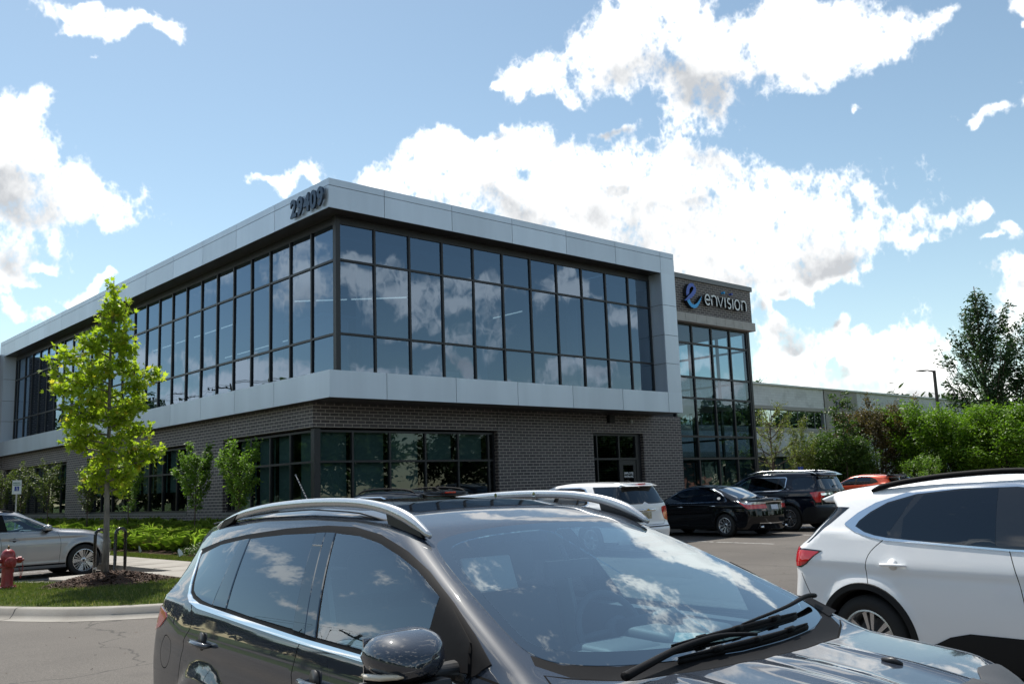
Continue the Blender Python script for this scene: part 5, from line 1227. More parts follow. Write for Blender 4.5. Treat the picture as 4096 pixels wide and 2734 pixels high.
def white_crossover():
    sp = dict(prof=[(-1.1, 1.43), (-.60, 1.500), (-.35, 1.555), (.1, 1.605), (.6, 1.635), (1.2, 1.648), (1.6, 1.60), (1.75, 1.55), (2.65, 1.12), (2.8, 1.09), (3.3, 1.0), (3.6, .9)],
              low=[(.15, .82), (.25, .87), (.42, .90), (.6, .918), (.8, .922), (.95, .910), (1.05, .885), (1.15, .862), (1.3, .83)],
              belt=[(-1, 1.30), (-.3, 1.20), (.2, 1.13), (1.2, 1.085), (2.4, 1.06), (3.6, 1.0)],
              rear=[(.2, -.80), (.42, -.88), (.62, -.94), (.80, -.91), (.95, -.91), (1.05, -.88), (1.12, -.76), (1.38, -.46), (1.45, -.54), (1.53, -.58), (1.7, -.7)],
              front=[(.2, 3.4), (.5, 3.52), (.7, 3.53), (.9, 3.46), (1.0, 3.4)], rsig=.022,
              gh=(.895, .36, .30), wb=2.71, wr=.350, rim=.240, spokes=6, wstyle='wide', track=1.60, W=1.86, arch=.395, flare=.02, step=.04, psig=.05,
              creases=[([(-1, .97), (.2, .92), (2.6, .90)], .012, .06)], bow=.30, crown=.09, gtr=.10, gtx=.0, rb=.13, rb4=.2, kr=.09, kt=[(-1, .09), (1.6, .09), (2.2, .06), (3, .08)], bowx=1.6, z0=.22, ptr=(.7, .04))
    cs = CarShape(sp); cs.curves()
    root = thing('parked_car', 'near white crossover with tinted side glass cut off by the right edge', 'car', (8.2, 3.78, .045), R_(-98))
    side = [rg('cladding', [(-.2 - .6, .1), (4, .1), (4, .40), (3.1, .40), (2.3, .44), (2.0, .49), (.86, .48), (.70, .44), (.58, .38), (.50, .36), (-.46, .33), (-1, .33)], 'clad', .006)]
    side.append(gapline(smooth_poly([(.20, 1.145), (.05, 1.03), (.02, .90), (.06, .76)], False, 2))); side.append(gapline(smooth_poly([(1.20, 1.09), (1.27, .85), (1.30, .60), (1.29, .3)], False, 2))); side.append(gapline(smooth_poly([(2.32, 1.06), (2.36, .8), (2.34, .4)], False, 2)))
    side.append(gapline([(-.62, .84), (-.50, .60), (-.44, .50)]))
    ch = [(-.205, 1.245), (-.10, 1.19), (.05, 1.152), (.2, 1.128), (.6, 1.108), (1.2, 1.078), (2.3, 1.055), (2.38, 1.07), (2.25, 1.17), (2.0, 1.32), (1.75, 1.44), (1.5, 1.52), (1.2, 1.556), (.75, 1.548), (.35, 1.508), (.05, 1.42), (-.10, 1.34), (-.20, 1.262)]
    side.append(rg('window_chrome', ch, 'chrome', .006, join=False))
    side.append(rg('window_trim', [(-.095, 1.232), (0, 1.187), (.1, 1.163), (.22, 1.147), (.6, 1.122), (1.2, 1.092), (2.28, 1.070), (2.18, 1.17), (1.98, 1.30), (1.75, 1.41), (1.5, 1.49), (1.2, 1.522), (.78, 1.517), (.40, 1.482), (.16, 1.42), (.02, 1.345), (-.07, 1.275)], 'frit', .0075, join=False))
    side.append(rg('side_window', [(-.085, 1.235), (.0, 1.195), (.10, 1.17), (.205, 1.154), (.40, 1.468), (.16, 1.405), (.03, 1.333), (-.06, 1.27)], 'g_dark', .009, join=False, n=1))
    side.append(rg('side_window', [(.345, 1.145), (.335, 1.30), (.47, 1.475), (.78, 1.503), (1.06, 1.512), (1.105, 1.108), (.6, 1.132)], 'g_dark', .009, join=False, n=2))
    side.append(rg('side_window', [(1.30, 1.515), (1.5, 1.482), (1.75, 1.40), (1.98, 1.29), (2.15, 1.17), (2.24, 1.085), (1.38, 1.105)], 'g_clear', .009, join=False, n=3))
    side.append(rg('taillight', [(-.40, 1.032), (-.47, .99), (-.56, .915), (-.62, .885), (-.95, .885), (-.95, 1.06), (-.6, 1.045)], 'frit', .004, join=False))
    side.append(rg('tail_lens', [(-.425, 1.022), (-.49, .98), (-.57, .92), (-.63, .898), (-.95, .898), (-.95, 1.045), (-.6, 1.030)], 'red', .010, join=False))
    side.append(rg('rear_side_glass', [(-.20, 1.385), (-.30, 1.30), (-.42, 1.20), (-.55, 1.10), (-1, 1.07), (-1, 1.42)], 'frit', .002, join=False))
    top = [rg('body', strip_poly([(-.45, -.1), (-.45, .5), (-.40, .60)], .012), 'gap'), rg('sunroof', [(1.35, -.1), (1.35, .42), (-.1, .42), (-.1, -.1)], 'frit', .003), rg('windshield', [(1.78, -.1), (1.78, .3), (1.84, .55), (2.3, .68), (2.45, .68), (2.58, .45), (2.64, 0), (2.64, -.1)], 'g_shield', .002)]
    rear = [rg('rear_window', [(-.1, 1.08), (.70, 1.09), (.79, 1.12), (.75, 1.37), (.66, 1.40), (-.1, 1.40)], 'frit', .004), rg('tail_lens', [(.62, 1.04), (.6, .90), (.95, .89), (.95, 1.06)], 'red', .008, join=False), rg('licence_plate', [(-.1, .66), (.155, .66), (.155, .80), (-.1, .80)], 'plate', .005), rg('cladding', [(-.1, .1), (1, .1), (1, .5), (-.1, .5)], 'clad', .004)]
    front = [rg('grille', [(-.1, .35), (.6, .35), (.55, .8), (-.1, .8)], 'trim', .004), rg('headlight', [(.62, .70), (.9, .72), (.9, .86), (.6, .84)], 'clearlens', .004, join=False)]
    out = patches(cs, side, top, rear, front); o = finish(root, cs, sp, out, M['p_white'])
    lip(root, cs, sp, M['clad'], .055)
    # spoiler lip over the rear glass
    q = MB(); q.prism([(-.60, 1.452), (-.40, 1.515), (-.22, 1.50), (-.36, 1.42), (-.55, 1.425)], -.60, .60, plane='xz'); sp_ = q.build('spoiler', M['p_white'], root); bv = sp_.modifiers.new('b', 'BEVEL'); bv.width = .02; bv.segments = 3; sp_.data.shade_smooth()
    rails(root, [(-.02, .665, 1.515), (.10, .655, 1.553), (.35, .645, 1.592), (.7, .635, 1.625), (1.2, .625, 1.640), (1.6, .60, 1.60), (1.75, .585, 1.565)], M['rubber'], .020)
    door_handles(root, cs, M['p_white'], ((.28, .945), (1.50, .93)), 1.05)
    simple_mirrors(root, 2.2, 1.14, .90, M['p_white'])
    q = MB(); q.prism([(-.22, 1.57), (-.16, 1.62), (-.12, 1.62), (-.02, 1.585)], -.015, .015, plane='xz'); q.build('antenna', M['p_navy'], root)
    interior(root, dash_x=2.05, wheel_side=1)
    return root
def silver_suv():
    sp = dict(prof=[(-1, 1.50), (-.6, 1.56), (.2, 1.605), (.9, 1.615), (1.3, 1.585), (1.55, 1.53), (2.45, 1.12), (2.6, 1.10), (3.1, 1.06), (3.45, .98), (3.7, .85)],
              low=[(.15, .84), (.25, .89), (.4, .915), (.6, .925), (.8, .93), (.92, .92), (1.0, .90), (1.08, .875), (1.2, .85)],
              belt=[(-1, 1.14), (.2, 1.09), (1.2, 1.06), (2.3, 1.045), (3.6, 1.0)], rear=[(.2, -.88), (.5, -.93), (.8, -.94), (1.0, -.92), (1.3, -.78), (1.5, -.68), (1.7, -.8)], front=[(.2, 3.62), (.5, 3.73), (.75, 3.74), (.92, 3.66), (1.05, 3.55)],
              gh=(.885, .36, .35), wb=2.875, wr=.365, rim=.262, spokes=5, wstyle='star', track=1.66, W=1.90, arch=.41, flare=.022, step=.045, psig=.06, steer=.0,
              creases=[([(-1, .98), (1.2, .93), (3.5, .93)], .018, .05), ([(-1, .50), (.6, .40), (2.3, .40), (3.5, .5)], -.010, .06)], bow=.28, crown=.09, kt=[(-1, .09), (3.5, .09)], bowx=1.4, z0=.22, ptf=(.8, .16))
    cs = CarShape(sp); cs.curves()
    root = thing('parked_car', 'warm silver crossover at the left edge, nose towards the bike rack', 'car', (4.74, 24.45, .028), R_(.6))
    side = [rg('cladding', [(.4, .30), (2.46, .30), (2.46, .335), (.4, .335)], 'rubber', -.004), rg('cladding', [(-1, .1), (4, .1), (4, .235), (-1, .235)], 'rubber', .0)]
    for c in ([(1.02, 1.07), (1.10, .85), (1.12, .5), (1.10, .3)], [(2.26, 1.05), (2.36, .85), (2.34, .55), (2.32, .3)]): side.append(gapline(smooth_poly(c, False, 2)))
    ch = [(-.55, 1.17), (.2, 1.105), (1.1, 1.075), (2.30, 1.055), (2.24, 1.09), (2.0, 1.24), (1.7, 1.385), (1.4, 1.465), (1.0, 1.50), (.3, 1.49), (-.2, 1.41), (-.5, 1.24)]
    side.append(rg('window_chrome', ch, 'satin', .004, join=False)); side.append(rg('window_trim', [(-.48, 1.18), (.2, 1.118), (1.1, 1.087), (2.22, 1.068), (2.16, 1.10), (1.97, 1.225), (1.69, 1.365), (1.4, 1.447), (1.0, 1.483), (.3, 1.473), (-.18, 1.395), (-.45, 1.24)], 'rubber', .006, join=False))
    side.append(rg('side_window', [(1.22, 1.097), (2.02, 1.082), (2.0, 1.17), (1.88, 1.25), (1.67, 1.352), (1.4, 1.432), (1.14, 1.462)], 'g_clear', .008, join=False, n=1)); side.append(rg('side_window', [(.28, 1.125), (1.04, 1.10), (.98, 1.468), (.32, 1.455), (.2, 1.44)], 'g_dark', .008, join=False, n=2)); side.append(rg('side_window', [(-.40, 1.19), (.10, 1.145), (.06, 1.42), (-.15, 1.38)], 'g_dark', .008, join=False, n=3))
    side.append(rg('headlight', [(3.22, .96), (3.9, .93), (3.9, .89), (3.35, .90), (3.28, .93)], 'clearlens', .004, join=False, n=1)); side.append(rg('headlight', [(3.34, .865), (3.9, .85), (3.9, .81), (3.40, .825)], 'clearlens', .004, join=False, n=2))
    top = [rg('sunroof', [(1.35, -.1), (1.35, .40), (.1, .40), (.1, -.1)], 'frit', .003), rg('windshield', [(1.58, -.1), (1.58, .3), (1.64, .55), (2.1, .68), (2.28, .68), (2.40, .45), (2.45, 0), (2.45, -.1)], 'g_shield', .002), gapline([(2.52, -.1), (2.50, .4), (2.38, .74), (2.6, .78), (3.3, .72)], .008)]
    rear = [rg('rear_window', [(-.1, 1.1), (.6, 1.1), (.55, 1.42), (-.1, 1.45)], 'g_dark', .004), rg('licence_plate', [(-.1, .6), (.155, .6), (.155, .74), (-.1, .74)], 'plate', .005)]
    front = [rg('grille', [(-.1, .30), (.28, .34), (.44, .60), (.44, .80), (-.1, .84)], 'trim', .004)]
    out = patches(cs, side, top, rear, front); finish(root, cs, sp, out, M['p_silver']); lip(root, cs, sp, M['p_silver'], .0)
    door_handles(root, cs, M['p_silver'], ((.15, .93), (1.36, .90))); simple_mirrors(root, 2.02, 1.135, .88, M['p_silver'], chrome=False)
    rails(root, [(-.4, .62, 1.52), (-.2, .62, 1.55), (.4, .62, 1.585), (1.0, .61, 1.575), (1.3, .60, 1.54), (1.4, .59, 1.515)], M['rubber'], .014)
    interior(root, dash_x=1.90, wheel_side=1); return root

def rear_crossover(label, loc, rot, paint, kind='white', rail=False):
    """mid-size crossover seen from behind its left corner"""
    sp = dict(prof=[(-1.25, 1.58), (-.95, 1.605), (-.5, 1.645), (.3, 1.675), (1.0, 1.675), (1.5, 1.63), (1.75, 1.57), (2.65, 1.14), (2.8, 1.12), (3.3, 1.05), (3.7, .92)],
              low=[(.15, .80), (.28, .87), (.5, .90), (.75, .92), (.95, .915), (1.05, .90), (1.15, .87), (1.3, .84)], belt=[(-1, 1.16), (.2, 1.12), (2.5, 1.08), (3.6, 1.0)],
              rear=[(.2, -.90), (.34, -1.02), (.55, -1.06), (.62, -1.03), (.70, -.98), (.95, -.97), (1.12, -.95), (1.55, -.74), (1.62, -.86), (1.8, -.9)], rsig=.016, front=[(.2, 3.5), (.5, 3.66), (.8, 3.68), (1.0, 3.58)],
              gh=(.885, .33, .25), wb=2.857, wr=.36, rim=.235, spokes=5, wstyle='wide', track=1.58, W=1.86, arch=.41, flare=.022, step=.05, psig=.05, creases=[([(-1, .97), (3, .93)], .012, .05)], bow=.28, crown=.08, gtr=.07, rb=.11, rb4=.10, kr=.08, kt=[(-1, .09), (3.5, .08)], bowx=1.6, z0=.24, ptr=(.7, .03))
    cs = CarShape(sp); cs.curves(); root = thing('parked_car', label, 'car', (loc[0], loc[1], gz(loc[0])), rot)
    side = [rg('cladding', [(-2, .1), (4, .1), (4, .30), (-2, .30)], 'clad', .003)]
    for c in ([(.02, 1.12), (-.02, .95), (.16, .75)], [(1.15, 1.10), (1.16, .7), (1.15, .3)], [(2.3, 1.08), (2.34, .7), (2.32, .3)]): side.append(gapline(smooth_poly(c, False, 2), .008))
    ch = [(2.42, 1.085), (.16, 1.12), (.06, 1.17), (.20, 1.42), (.32, 1.52), (.5, 1.555), (1.2, 1.56), (1.6, 1.51), (1.95, 1.38), (2.25, 1.22)]
    side.append(rg('window_chrome', ch, 'chrome', .004, join=False)); side.append(rg('window_trim', [(2.36, 1.10), (.19, 1.135), (.11, 1.175), (.235, 1.41), (.34, 1.50), (.5, 1.535), (1.2, 1.54), (1.58, 1.49), (1.92, 1.36), (2.2, 1.22)], 'rubber', .006, join=False))
    side.append(rg('side_window', [(2.2, 1.13), (1.32, 1.135), (1.26, 1.51), (1.55, 1.47), (1.88, 1.345)], 'g_clear', .008, join=False, n=1)); side.append(rg('side_window', [(1.16, 1.135), (.50, 1.145), (.46, 1.49), (1.10, 1.515)], 'g_dark', .008, join=False, n=2)); side.append(rg('side_window', [(.44, 1.147), (.24, 1.15), (.19, 1.19), (.28, 1.40), (.38, 1.475)], 'g_dark', .008, join=False, n=3))
    side.append(rg('quarter_window', [(.10, 1.55), (-.06, 1.36), (-.22, 1.20), (-.36, 1.145), (-.52, 1.13), (-1.2, 1.13), (-1.2, 1.55)], 'frit', .004, join=False)); side.append(rg('side_window', [(.02, 1.52), (-.08, 1.37), (-.22, 1.23), (-.36, 1.17), (-.50, 1.155), (-.66, 1.155), (-.56, 1.52)], 'g_dark', .007, join=False, n=4))
    side.append(rg('taillight', smooth_poly([(-.58, 1.05), (-.66, .96), (-.74, .86), (-.82, .76), (-1.2, .74), (-1.2, 1.08), (-.75, 1.08)], True, 1), 'red', .008, join=False))
    top = [rg('windshield', [(1.78, -.1), (1.78, .3), (1.84, .57), (2.3, .68), (2.45, .68), (2.58, .45), (2.64, 0), (2.64, -.1)], 'g_shield', .002), rg('body', strip_poly([(-.62, -.1), (-.62, .55), (-.66, .62)], .010), 'gap')]
    rear = [rg('rear_window', smooth_poly([(-.1, 1.135), (.72, 1.14), (.76, 1.17), (.69, 1.50), (.62, 1.54), (-.1, 1.56)], True, 1), 'frit', .004), rg('rear_glass', smooth_poly([(-.1, 1.16), (.68, 1.165), (.63, 1.50), (-.1, 1.53)], True, 1), 'g_dark', .006),
            rg('taillight', smooth_poly([(.56, 1.02), (.62, 1.07), (.99, 1.07), (.99, .74), (.70, .74), (.60, .86)], True, 1), 'red', .008, join=False, n=1), rg('licence_plate', [(-.1, .80), (.155, .80), (.155, .95), (-.1, .95)], 'plate_y', .006),
            gapline([(-.1, .66), (.6, .66), (.68, .74)], .010), rg('bumper_trim', [(-.1, .30), (.55, .30), (.62, .40), (-.1, .42)], 'clad', .006), rg('bumper_trim', [(-.1, .600), (.80, .600), (.85, .625), (-.1, .625)], 'clad', .004)]
    front = [rg('grille', [(-.1, .35), (.6, .35), (.55, .8), (-.1, .8)], 'trim', .004), rg('headlight', [(.6, .80), (.9, .82), (.9, .95), (.6, .92)], 'clearlens', .004, join=False)]
    out = patches(cs, side, top, rear, front); finish(root, cs, sp, out, paint)
    door_handles(root, cs, paint, ((.28, .985), (1.5, .97)), cup=False); simple_mirrors(root, 2.25, 1.16, .90, paint)
    q = MB(); q.prism([(-.90, 1.548), (-.62, 1.618), (-.45, 1.64), (-.66, 1.54)], -.54, .54, plane='xz'); s_ = q.build('spoiler', paint, root); bv = s_.modifiers.new('b', 'BEVEL'); bv.width = .018; bv.segments = 3; s_.data.shade_smooth()
    q = MB(); q.box(-.868, -.84, -.12, .12, 1.585, 1.612); q.build('brake_light', M['red'], root)
    q = MB(); q.tube([(-.975, -.30, 1.005), (-1.0, -.26, 1.00), (-1.0, .26, 1.00), (-.975, .30, 1.005)], [.012, .020, .020, .012], 8, flat=1.2); cb = q.build('tailgate_bar', M['chrome'], root, smooth=True)
    if kind == 'white':
        q = MB(); q.prism([(-.060, -.012), (-.02, -.012), (-.02, -.024), (.02, -.024), (.02, -.012), (.065, -.012), (.055, .012), (.02, .012), (.02, .024), (-.02, .024), (-.02, .012), (-.05, .012)], -1.030, -1.018, plane='yz'); q.v = [(x, y, z + 1.0) for x, y, z in q.v]; q.build('badge', M['gold'], cb)
    q = MB(); q.tube([(-.885, .05, 1.20), (-.865, -.06, 1.225), (-.865, -.30, 1.225)], [.018, .014, .008], 8); q.build('rear_wiper', M['rubber'], root, smooth=True)
    an = MB(); an.prism([(-.52, 1.645), (-.42, 1.69), (-.36, 1.69), (-.30, 1.655)], -.03, .03, plane='xz'); a_ = an.build('antenna', M['rubber'], root)
    q = MB(); q.tube([(-.40, 0, 1.685), (-.56, 0, 1.80)], [.004, .003], 6); q.build('aerial_rod', M['rubber'], a_)
    if rail: rails(root, [(-.55, .60, 1.60), (-.4, .60, 1.65), (0, .60, 1.685), (.7, .595, 1.70), (1.2, .585, 1.675), (1.45, .575, 1.62)], M['rubber'], .016)
    interior(root, dash_x=2.15, wheel_side=1); return root

def black_sedan():
    sp = dict(prof=[(-1.3, .99), (-1.06, 1.055), (-.85, 1.065), (-.50, 1.075), (-.35, 1.11), (.50, 1.395), (.75, 1.435), (1.2, 1.46), (1.55, 1.445), (1.85, 1.385), (2.70, 1.0), (2.85, .975), (3.4, .89), (3.75, .76)],
              low=[(.15, .82), (.24, .87), (.40, .895), (.6, .91), (.74, .918), (.84, .91), (.92, .885), (1.0, .85), (1.2, .8)], belt=[(-1, 1.05), (-.3, .985), (.3, .955), (2.5, .92), (3.5, .9)],
              rear=[(.2, -.98), (.35, -1.06), (.55, -1.10), (.72, -1.08), (.90, -1.05), (1.03, -1.06), (1.2, -1.0)], front=[(.2, 3.6), (.45, 3.72), (.65, 3.74), (.85, 3.6)], rsig=.02,
              gh=(.80, .50, .35), wb=2.776, wr=.325, rim=.222, spokes=10, wstyle='multi', track=1.60, W=1.85, arch=.362, flare=.02, step=.045, psig=.05, creases=[([(-1, .84), (3, .76)], .014, .05), ([(-1, .36), (3, .34)], -.012, .05)], bow=.25, crown=.11, gtr=.05, gtx=0., rb=.18, rb4=.22, kr=.08, kt=[(-1, .07), (.3, .10), (3.5, .08)], bowx=1.7, z0=.2, ptr=(1.0, .06))
    cs = CarShape(sp); cs.curves(); root = thing('parked_car', 'black four-door saloon with ten-spoke silver wheels, between the white and the blue-black cars', 'car', (23.47, 16.07, gz(23.47)), R_(87.5))
    side = []
    for c in ([(.16, .965), (.02, .85), (.16, .68), (.3, .6)], [(1.28, .94), (1.31, .6), (1.28, .25)], [(2.42, .92), (2.48, .6), (2.44, .25)]): side.append(gapline(smooth_poly(c, False, 2), .008))
    ch = [(2.52, .935), (.12, .968), (.02, .975), (-.06, 1.0), (.02, 1.09), (.22, 1.24), (.45, 1.33), (.8, 1.375), (1.3, 1.385), (1.7, 1.33), (2.1, 1.17), (2.4, 1.01)]
    side.append(rg('window_chrome', ch, 'chrome', .004, join=False)); side.append(rg('window_trim', [(2.46, .95), (.12, .985), (.04, .992), (-.01, 1.005), (.05, 1.08), (.24, 1.222), (.46, 1.308), (.8, 1.355), (1.3, 1.365), (1.68, 1.312), (2.08, 1.155), (2.36, 1.01)], 'frit', .006, join=False))
    side.append(rg('side_window', [(2.28, .965), (1.42, .972), (1.36, 1.35), (1.66, 1.302), (2.06, 1.145)], 'g_dark', .008, join=False, n=1)); side.append(rg('side_window', [(1.24, .975), (.40, .985), (.46, 1.292), (.8, 1.342), (1.18, 1.352)], 'g_dark', .008, join=False, n=2)); side.append(rg('side_window', [(.36, .988), (.06, 1.0), (.08, 1.08), (.25, 1.205), (.40, 1.27)], 'g_dark', .008, join=False, n=3))
    side.append(rg('taillight', [(-.52, .945), (-.62, .885), (-.74, .80), (-.80, .775), (-1.4, .775), (-1.4, .90), (-.9, .925)], 'red', .006, join=False)); side.append(rg('reverse_lens', [(-.54, .95), (-.70, .895), (-1.4, .885), (-1.4, .955)], 'clearlens', .008, join=False))
    top = [rg('windshield', [(1.88, -.1), (1.88, .3), (1.94, .50), (2.4, .62), (2.55, .62), (2.66, .4), (2.70, 0), (2.70, -.1)], 'g_shield', .002), rg('rear_window', [(.50, -.1), (.50, .35), (.44, .54), (-.22, .66), (-.36, .60), (-.40, 0), (-.40, -.1)], 'g_dark', .003), rg('sunroof', [(1.6, -.1), (1.6, .36), (1.05, .36), (1.05, -.1)], 'frit', .006), gapline([(-.46, -.1), (-.46, .5), (-.36, .68), (-.60, .74), (-1.0, .70)], .008)]
    rear = [rg('taillight', [(.36, .91), (.34, .775), (.99, .77), (.99, .91)], 'red', .006, join=False, n=1), rg('reverse_lens', [(.36, .955), (.36, .895), (.99, .885), (.99, .96)], 'clearlens', .008, join=False, n=1), rg('tailgate_bar', [(-.1, .945), (.42, .935), (.42, .955), (-.1, .967)], 'chrome', .008),
            rg('licence_plate', [(-.1, .74), (.155, .74), (.155, .87), (-.1, .87)], 'plate_b', .008), gapline([(-.1, .69), (.30, .69), (.36, .76), (.38, .93)], .008), rg('bumper_trim', [(-.1, .355), (.60, .37), (.60, .385), (-.1, .37)], 'chrome', .008)]
    front = [rg('grille', [(-.1, .35), (.6, .35), (.5, .65), (-.1, .68)], 'trim', .004), rg('headlight', [(.55, .62), (.9, .64), (.9, .76), (.55, .72)], 'clearlens', .004, join=False)]
    out = patches(cs, side, top, rear, front); finish(root, cs, sp, out, M['p_black'])
    door_handles(root, cs, M['chrome'], ((.40, .86), (1.60, .84)), cup=False); simple_mirrors(root, 2.25, 1.0, .88, M['p_black'])
    sheet_text('ACCORD', .045, Matrix(((0, 0, -1, -1.075), (-1, 0, 0, .62), (0, 1, 0, .725), (0, 0, 0, 1))), M['chrome'], root, bold=.002)
    # oval white sticker left blank, badge ring, exhaust
    y = float(cs.W(np.array([.24]), np.array([1.08]))[0]); q = MB(); n = 24; q.add([(.235 + .062 * math.cos(2 * math.pi * k / n), y + .018 - .25 * .05 * math.sin(2 * math.pi * k / n), 1.075 + .038 * math.sin(2 * math.pi * k / n)) for k in range(n)], [tuple(range(n))]); q.build('sticker', M['white'], root, recalc=False)
    q = MB(); q.tube([(-1.075, .045, 1.015), (-1.08, .03, .985)], .008, 6); q.tube([(-1.075, -.045, 1.015), (-1.08, -.03, .985)], .008, 6); q.tube([(-1.078, .03, 1.0), (-1.078, -.03, 1.0)], .006, 6); q.build('badge', M['chrome'], root)
    q = MB(); q.lathe([(.035, -.03), (.035, .1), (.028, .1), (.028, -.02)], (-1.02, .55, .27), 'x', 14); q.lathe([(.035, -.03), (.035, .1), (.028, .1), (.028, -.02)], (-1.02, -.55, .27), 'x', 14); q.build('exhaust', M['chrome'], root, smooth=True)
    interior(root, dash_x=2.1, wheel_side=1, dz=-.17, heads=False); return root

def navy_suv():
    sp = dict(prof=[(-1.4, 1.66), (-1.0, 1.69), (-.5, 1.73), (.3, 1.75), (1.0, 1.745), (1.5, 1.69), (1.75, 1.62), (2.62, 1.20), (2.8, 1.18), (3.4, 1.12), (3.75, .98)],
              low=[(.15, .86), (.30, .92), (.5, .945), (.75, .955), (1.0, .95), (1.12, .93), (1.25, .90), (1.4, .87)], belt=[(-1, 1.20), (2.5, 1.15), (3.6, 1.1)],
              rear=[(.2, -.98), (.38, -1.10), (.60, -1.12), (.75, -1.07), (1.0, -1.06), (1.18, -1.04), (1.60, -.86), (1.68, -.98), (1.9, -1.0)], rsig=.02, front=[(.2, 3.6), (.5, 3.76), (.9, 3.78), (1.1, 3.66)],
              gh=(.92, .28, .25), wb=2.857, wr=.385, rim=.262, spokes=6, wstyle='ysplit', track=1.66, W=1.94, arch=.44, flare=.02, step=.05, psig=.05, creases=[([(-1, 1.0), (3, .98)], .014, .05)], bow=.25, crown=.07, gtr=.06, rb=.09, rb4=.08, kr=.08, kt=[(-1, .08), (3.5, .08)], bowx=1.6, z0=.26, ptr=(.7, .02))
    cs = CarShape(sp); cs.curves(); root = thing('parked_car', 'large blue-black three-row SUV with roof rails and red tail lights, beyond the black saloon', 'car', (26.19, 15.74, gz(26.19)), R_(91.5))
    side = [rg('cladding', [(-2, .1), (4, .1), (4, .38), (-.46, .40), (-.50, .60), (-.62, .70), (-.9, .72), (-2, .72)], 'clad', .004)]
    for c in ([(.10, 1.17), (.02, 1.0), (.2, .8)], [(1.2, 1.17), (1.22, .7), (1.2, .35)], [(2.34, 1.15), (2.38, .8), (2.36, .35)]): side.append(gapline(smooth_poly(c, False, 2), .008))
    ch = [(2.46, 1.165), (.32, 1.19), (.20, 1.22), (.10, 1.30), (.09, 1.56), (.14, 1.595), (1.3, 1.61), (1.65, 1.55), (2.0, 1.42), (2.3, 1.26)]
    side.append(rg('window_chrome', ch, 'chrome', .004, join=False)); side.append(rg('window_trim', [(2.40, 1.18), (.33, 1.205), (.22, 1.235), (.125, 1.31), (.12, 1.55), (.16, 1.575), (1.3, 1.59), (1.63, 1.53), (1.97, 1.40), (2.25, 1.26)], 'frit', .006, join=False))
    side.append(rg('side_window', [(2.22, 1.195), (1.40, 1.205), (1.34, 1.575), (1.6, 1.52), (1.94, 1.39)], 'g_clear', .008, join=False, n=1)); side.append(rg('side_window', [(1.24, 1.205), (.44, 1.212), (.38, 1.56), (1.18, 1.575)], 'g_dark', .008, join=False, n=2)); side.append(rg('side_window', [(.36, 1.22), (.24, 1.25), (.15, 1.32), (.145, 1.54), (.32, 1.56)], 'g_dark', .008, join=False, n=3))
    side.append(rg('side_window', smooth_poly([(-.06, 1.56), (-.14, 1.24), (-.22, 1.21), (-.88, 1.21), (-.80, 1.56)], True, 2), 'g_dark', .005, join=False, n=4))
    side.append(rg('taillight', smooth_poly([(-.72, 1.14), (-.80, 1.05), (-.88, .90), (-.96, .84), (-1.5, .84), (-1.5, 1.15)], True, 1), 'red', .008, join=False))
    top = [rg('windshield', [(1.78, -.1), (1.78, .3), (1.84, .62), (2.3, .74), (2.45, .74), (2.56, .45), (2.60, 0), (2.60, -.1)], 'g_shield', .002)]
    rear = [rg('rear_window', smooth_poly([(-.1, 1.21), (.76, 1.21), (.72, 1.58), (-.1, 1.62)], True, 1), 'g_dark', .006), rg('taillight', [(.55, 1.14), (.60, .99), (.74, .96), (.76, .84), (.99, .84), (.99, 1.15)], 'red', .008, join=False, n=1), rg('tailgate_bar', [(-.1, 1.06), (.70, 1.03), (.74, 1.09), (-.1, 1.11)], 'chrome', .014), rg('licence_plate', [(-.1, .86), (.155, .86), (.155, .99), (-.1, .99)], 'plate_b', .006), rg('bumper_trim', [(-.1, .1), (.99, .1), (.99, .7), (-.1, .66)], 'clad', .004)]
    front = [rg('grille', [(-.1, .4), (.6, .4), (.55, .95), (-.1, .95)], 'trim', .004), rg('headlight', [(.6, .85), (.95, .85), (.95, 1.0), (.6, 1.0)], 'clearlens', .004, join=False)]
    out = patches(cs, side, top, rear, front); finish(root, cs, sp, out, M['p_navy']); lip(root, cs, sp, M['clad'], .05)
    rails(root, [(-.85, .66, 1.66), (-.65, .66, 1.715), (-.2, .66, 1.765), (.6, .655, 1.785), (1.1, .645, 1.77), (1.5, .63, 1.70)], M['satin'], .020)
    q = MB(); q.prism([(-1.02, 1.62), (-.80, 1.715), (-.6, 1.72), (-.8, 1.63)], -.64, .64, plane='xz'); s_ = q.build('spoiler', M['p_navy'], root); bv = s_.modifiers.new('b', 'BEVEL'); bv.width = .015; bv.segments = 2; s_.data.shade_smooth()
    q = MB(); q.prism([(-.62, 1.72), (-.52, 1.79), (-.46, 1.78), (-.38, 1.73)], -.02, .02, plane='xz'); q.build('antenna', M['p_navy'], root)
    q = MB(); q.tube([(-1.0, .05, 1.27), (-.99, -.06, 1.30), (-.99, -.34, 1.29)], [.02, .015, .008], 8); q.build('rear_wiper', M['rubber'], root, smooth=True)
    sheet_text('GMC', .075, Matrix(((0, 0, -1, -1.092), (-1, 0, 0, .10), (0, 1, 0, 1.045), (0, 0, 0, 1))), M['red'], root, bold=.004)
    sheet_text('SLT', .055, Matrix(((-1, 0, 0, -.0), (0, 0, 1, float(cs.W(np.array([0.]), np.array([1.2]))[0]) + .012), (0, 1, 0, 1.22), (0, 0, 0, 1))) @ Matrix.Translation((-.03, 0, 0)), M['chrome'], root, bold=.003)
    door_handles(root, cs, M['p_navy'], ((.35, 1.02), (1.6, 1.0)), cup=False); simple_mirrors(root, 2.28, 1.25, .94, M['p_navy']); interior(root, dash_x=2.15, wheel_side=1); return root

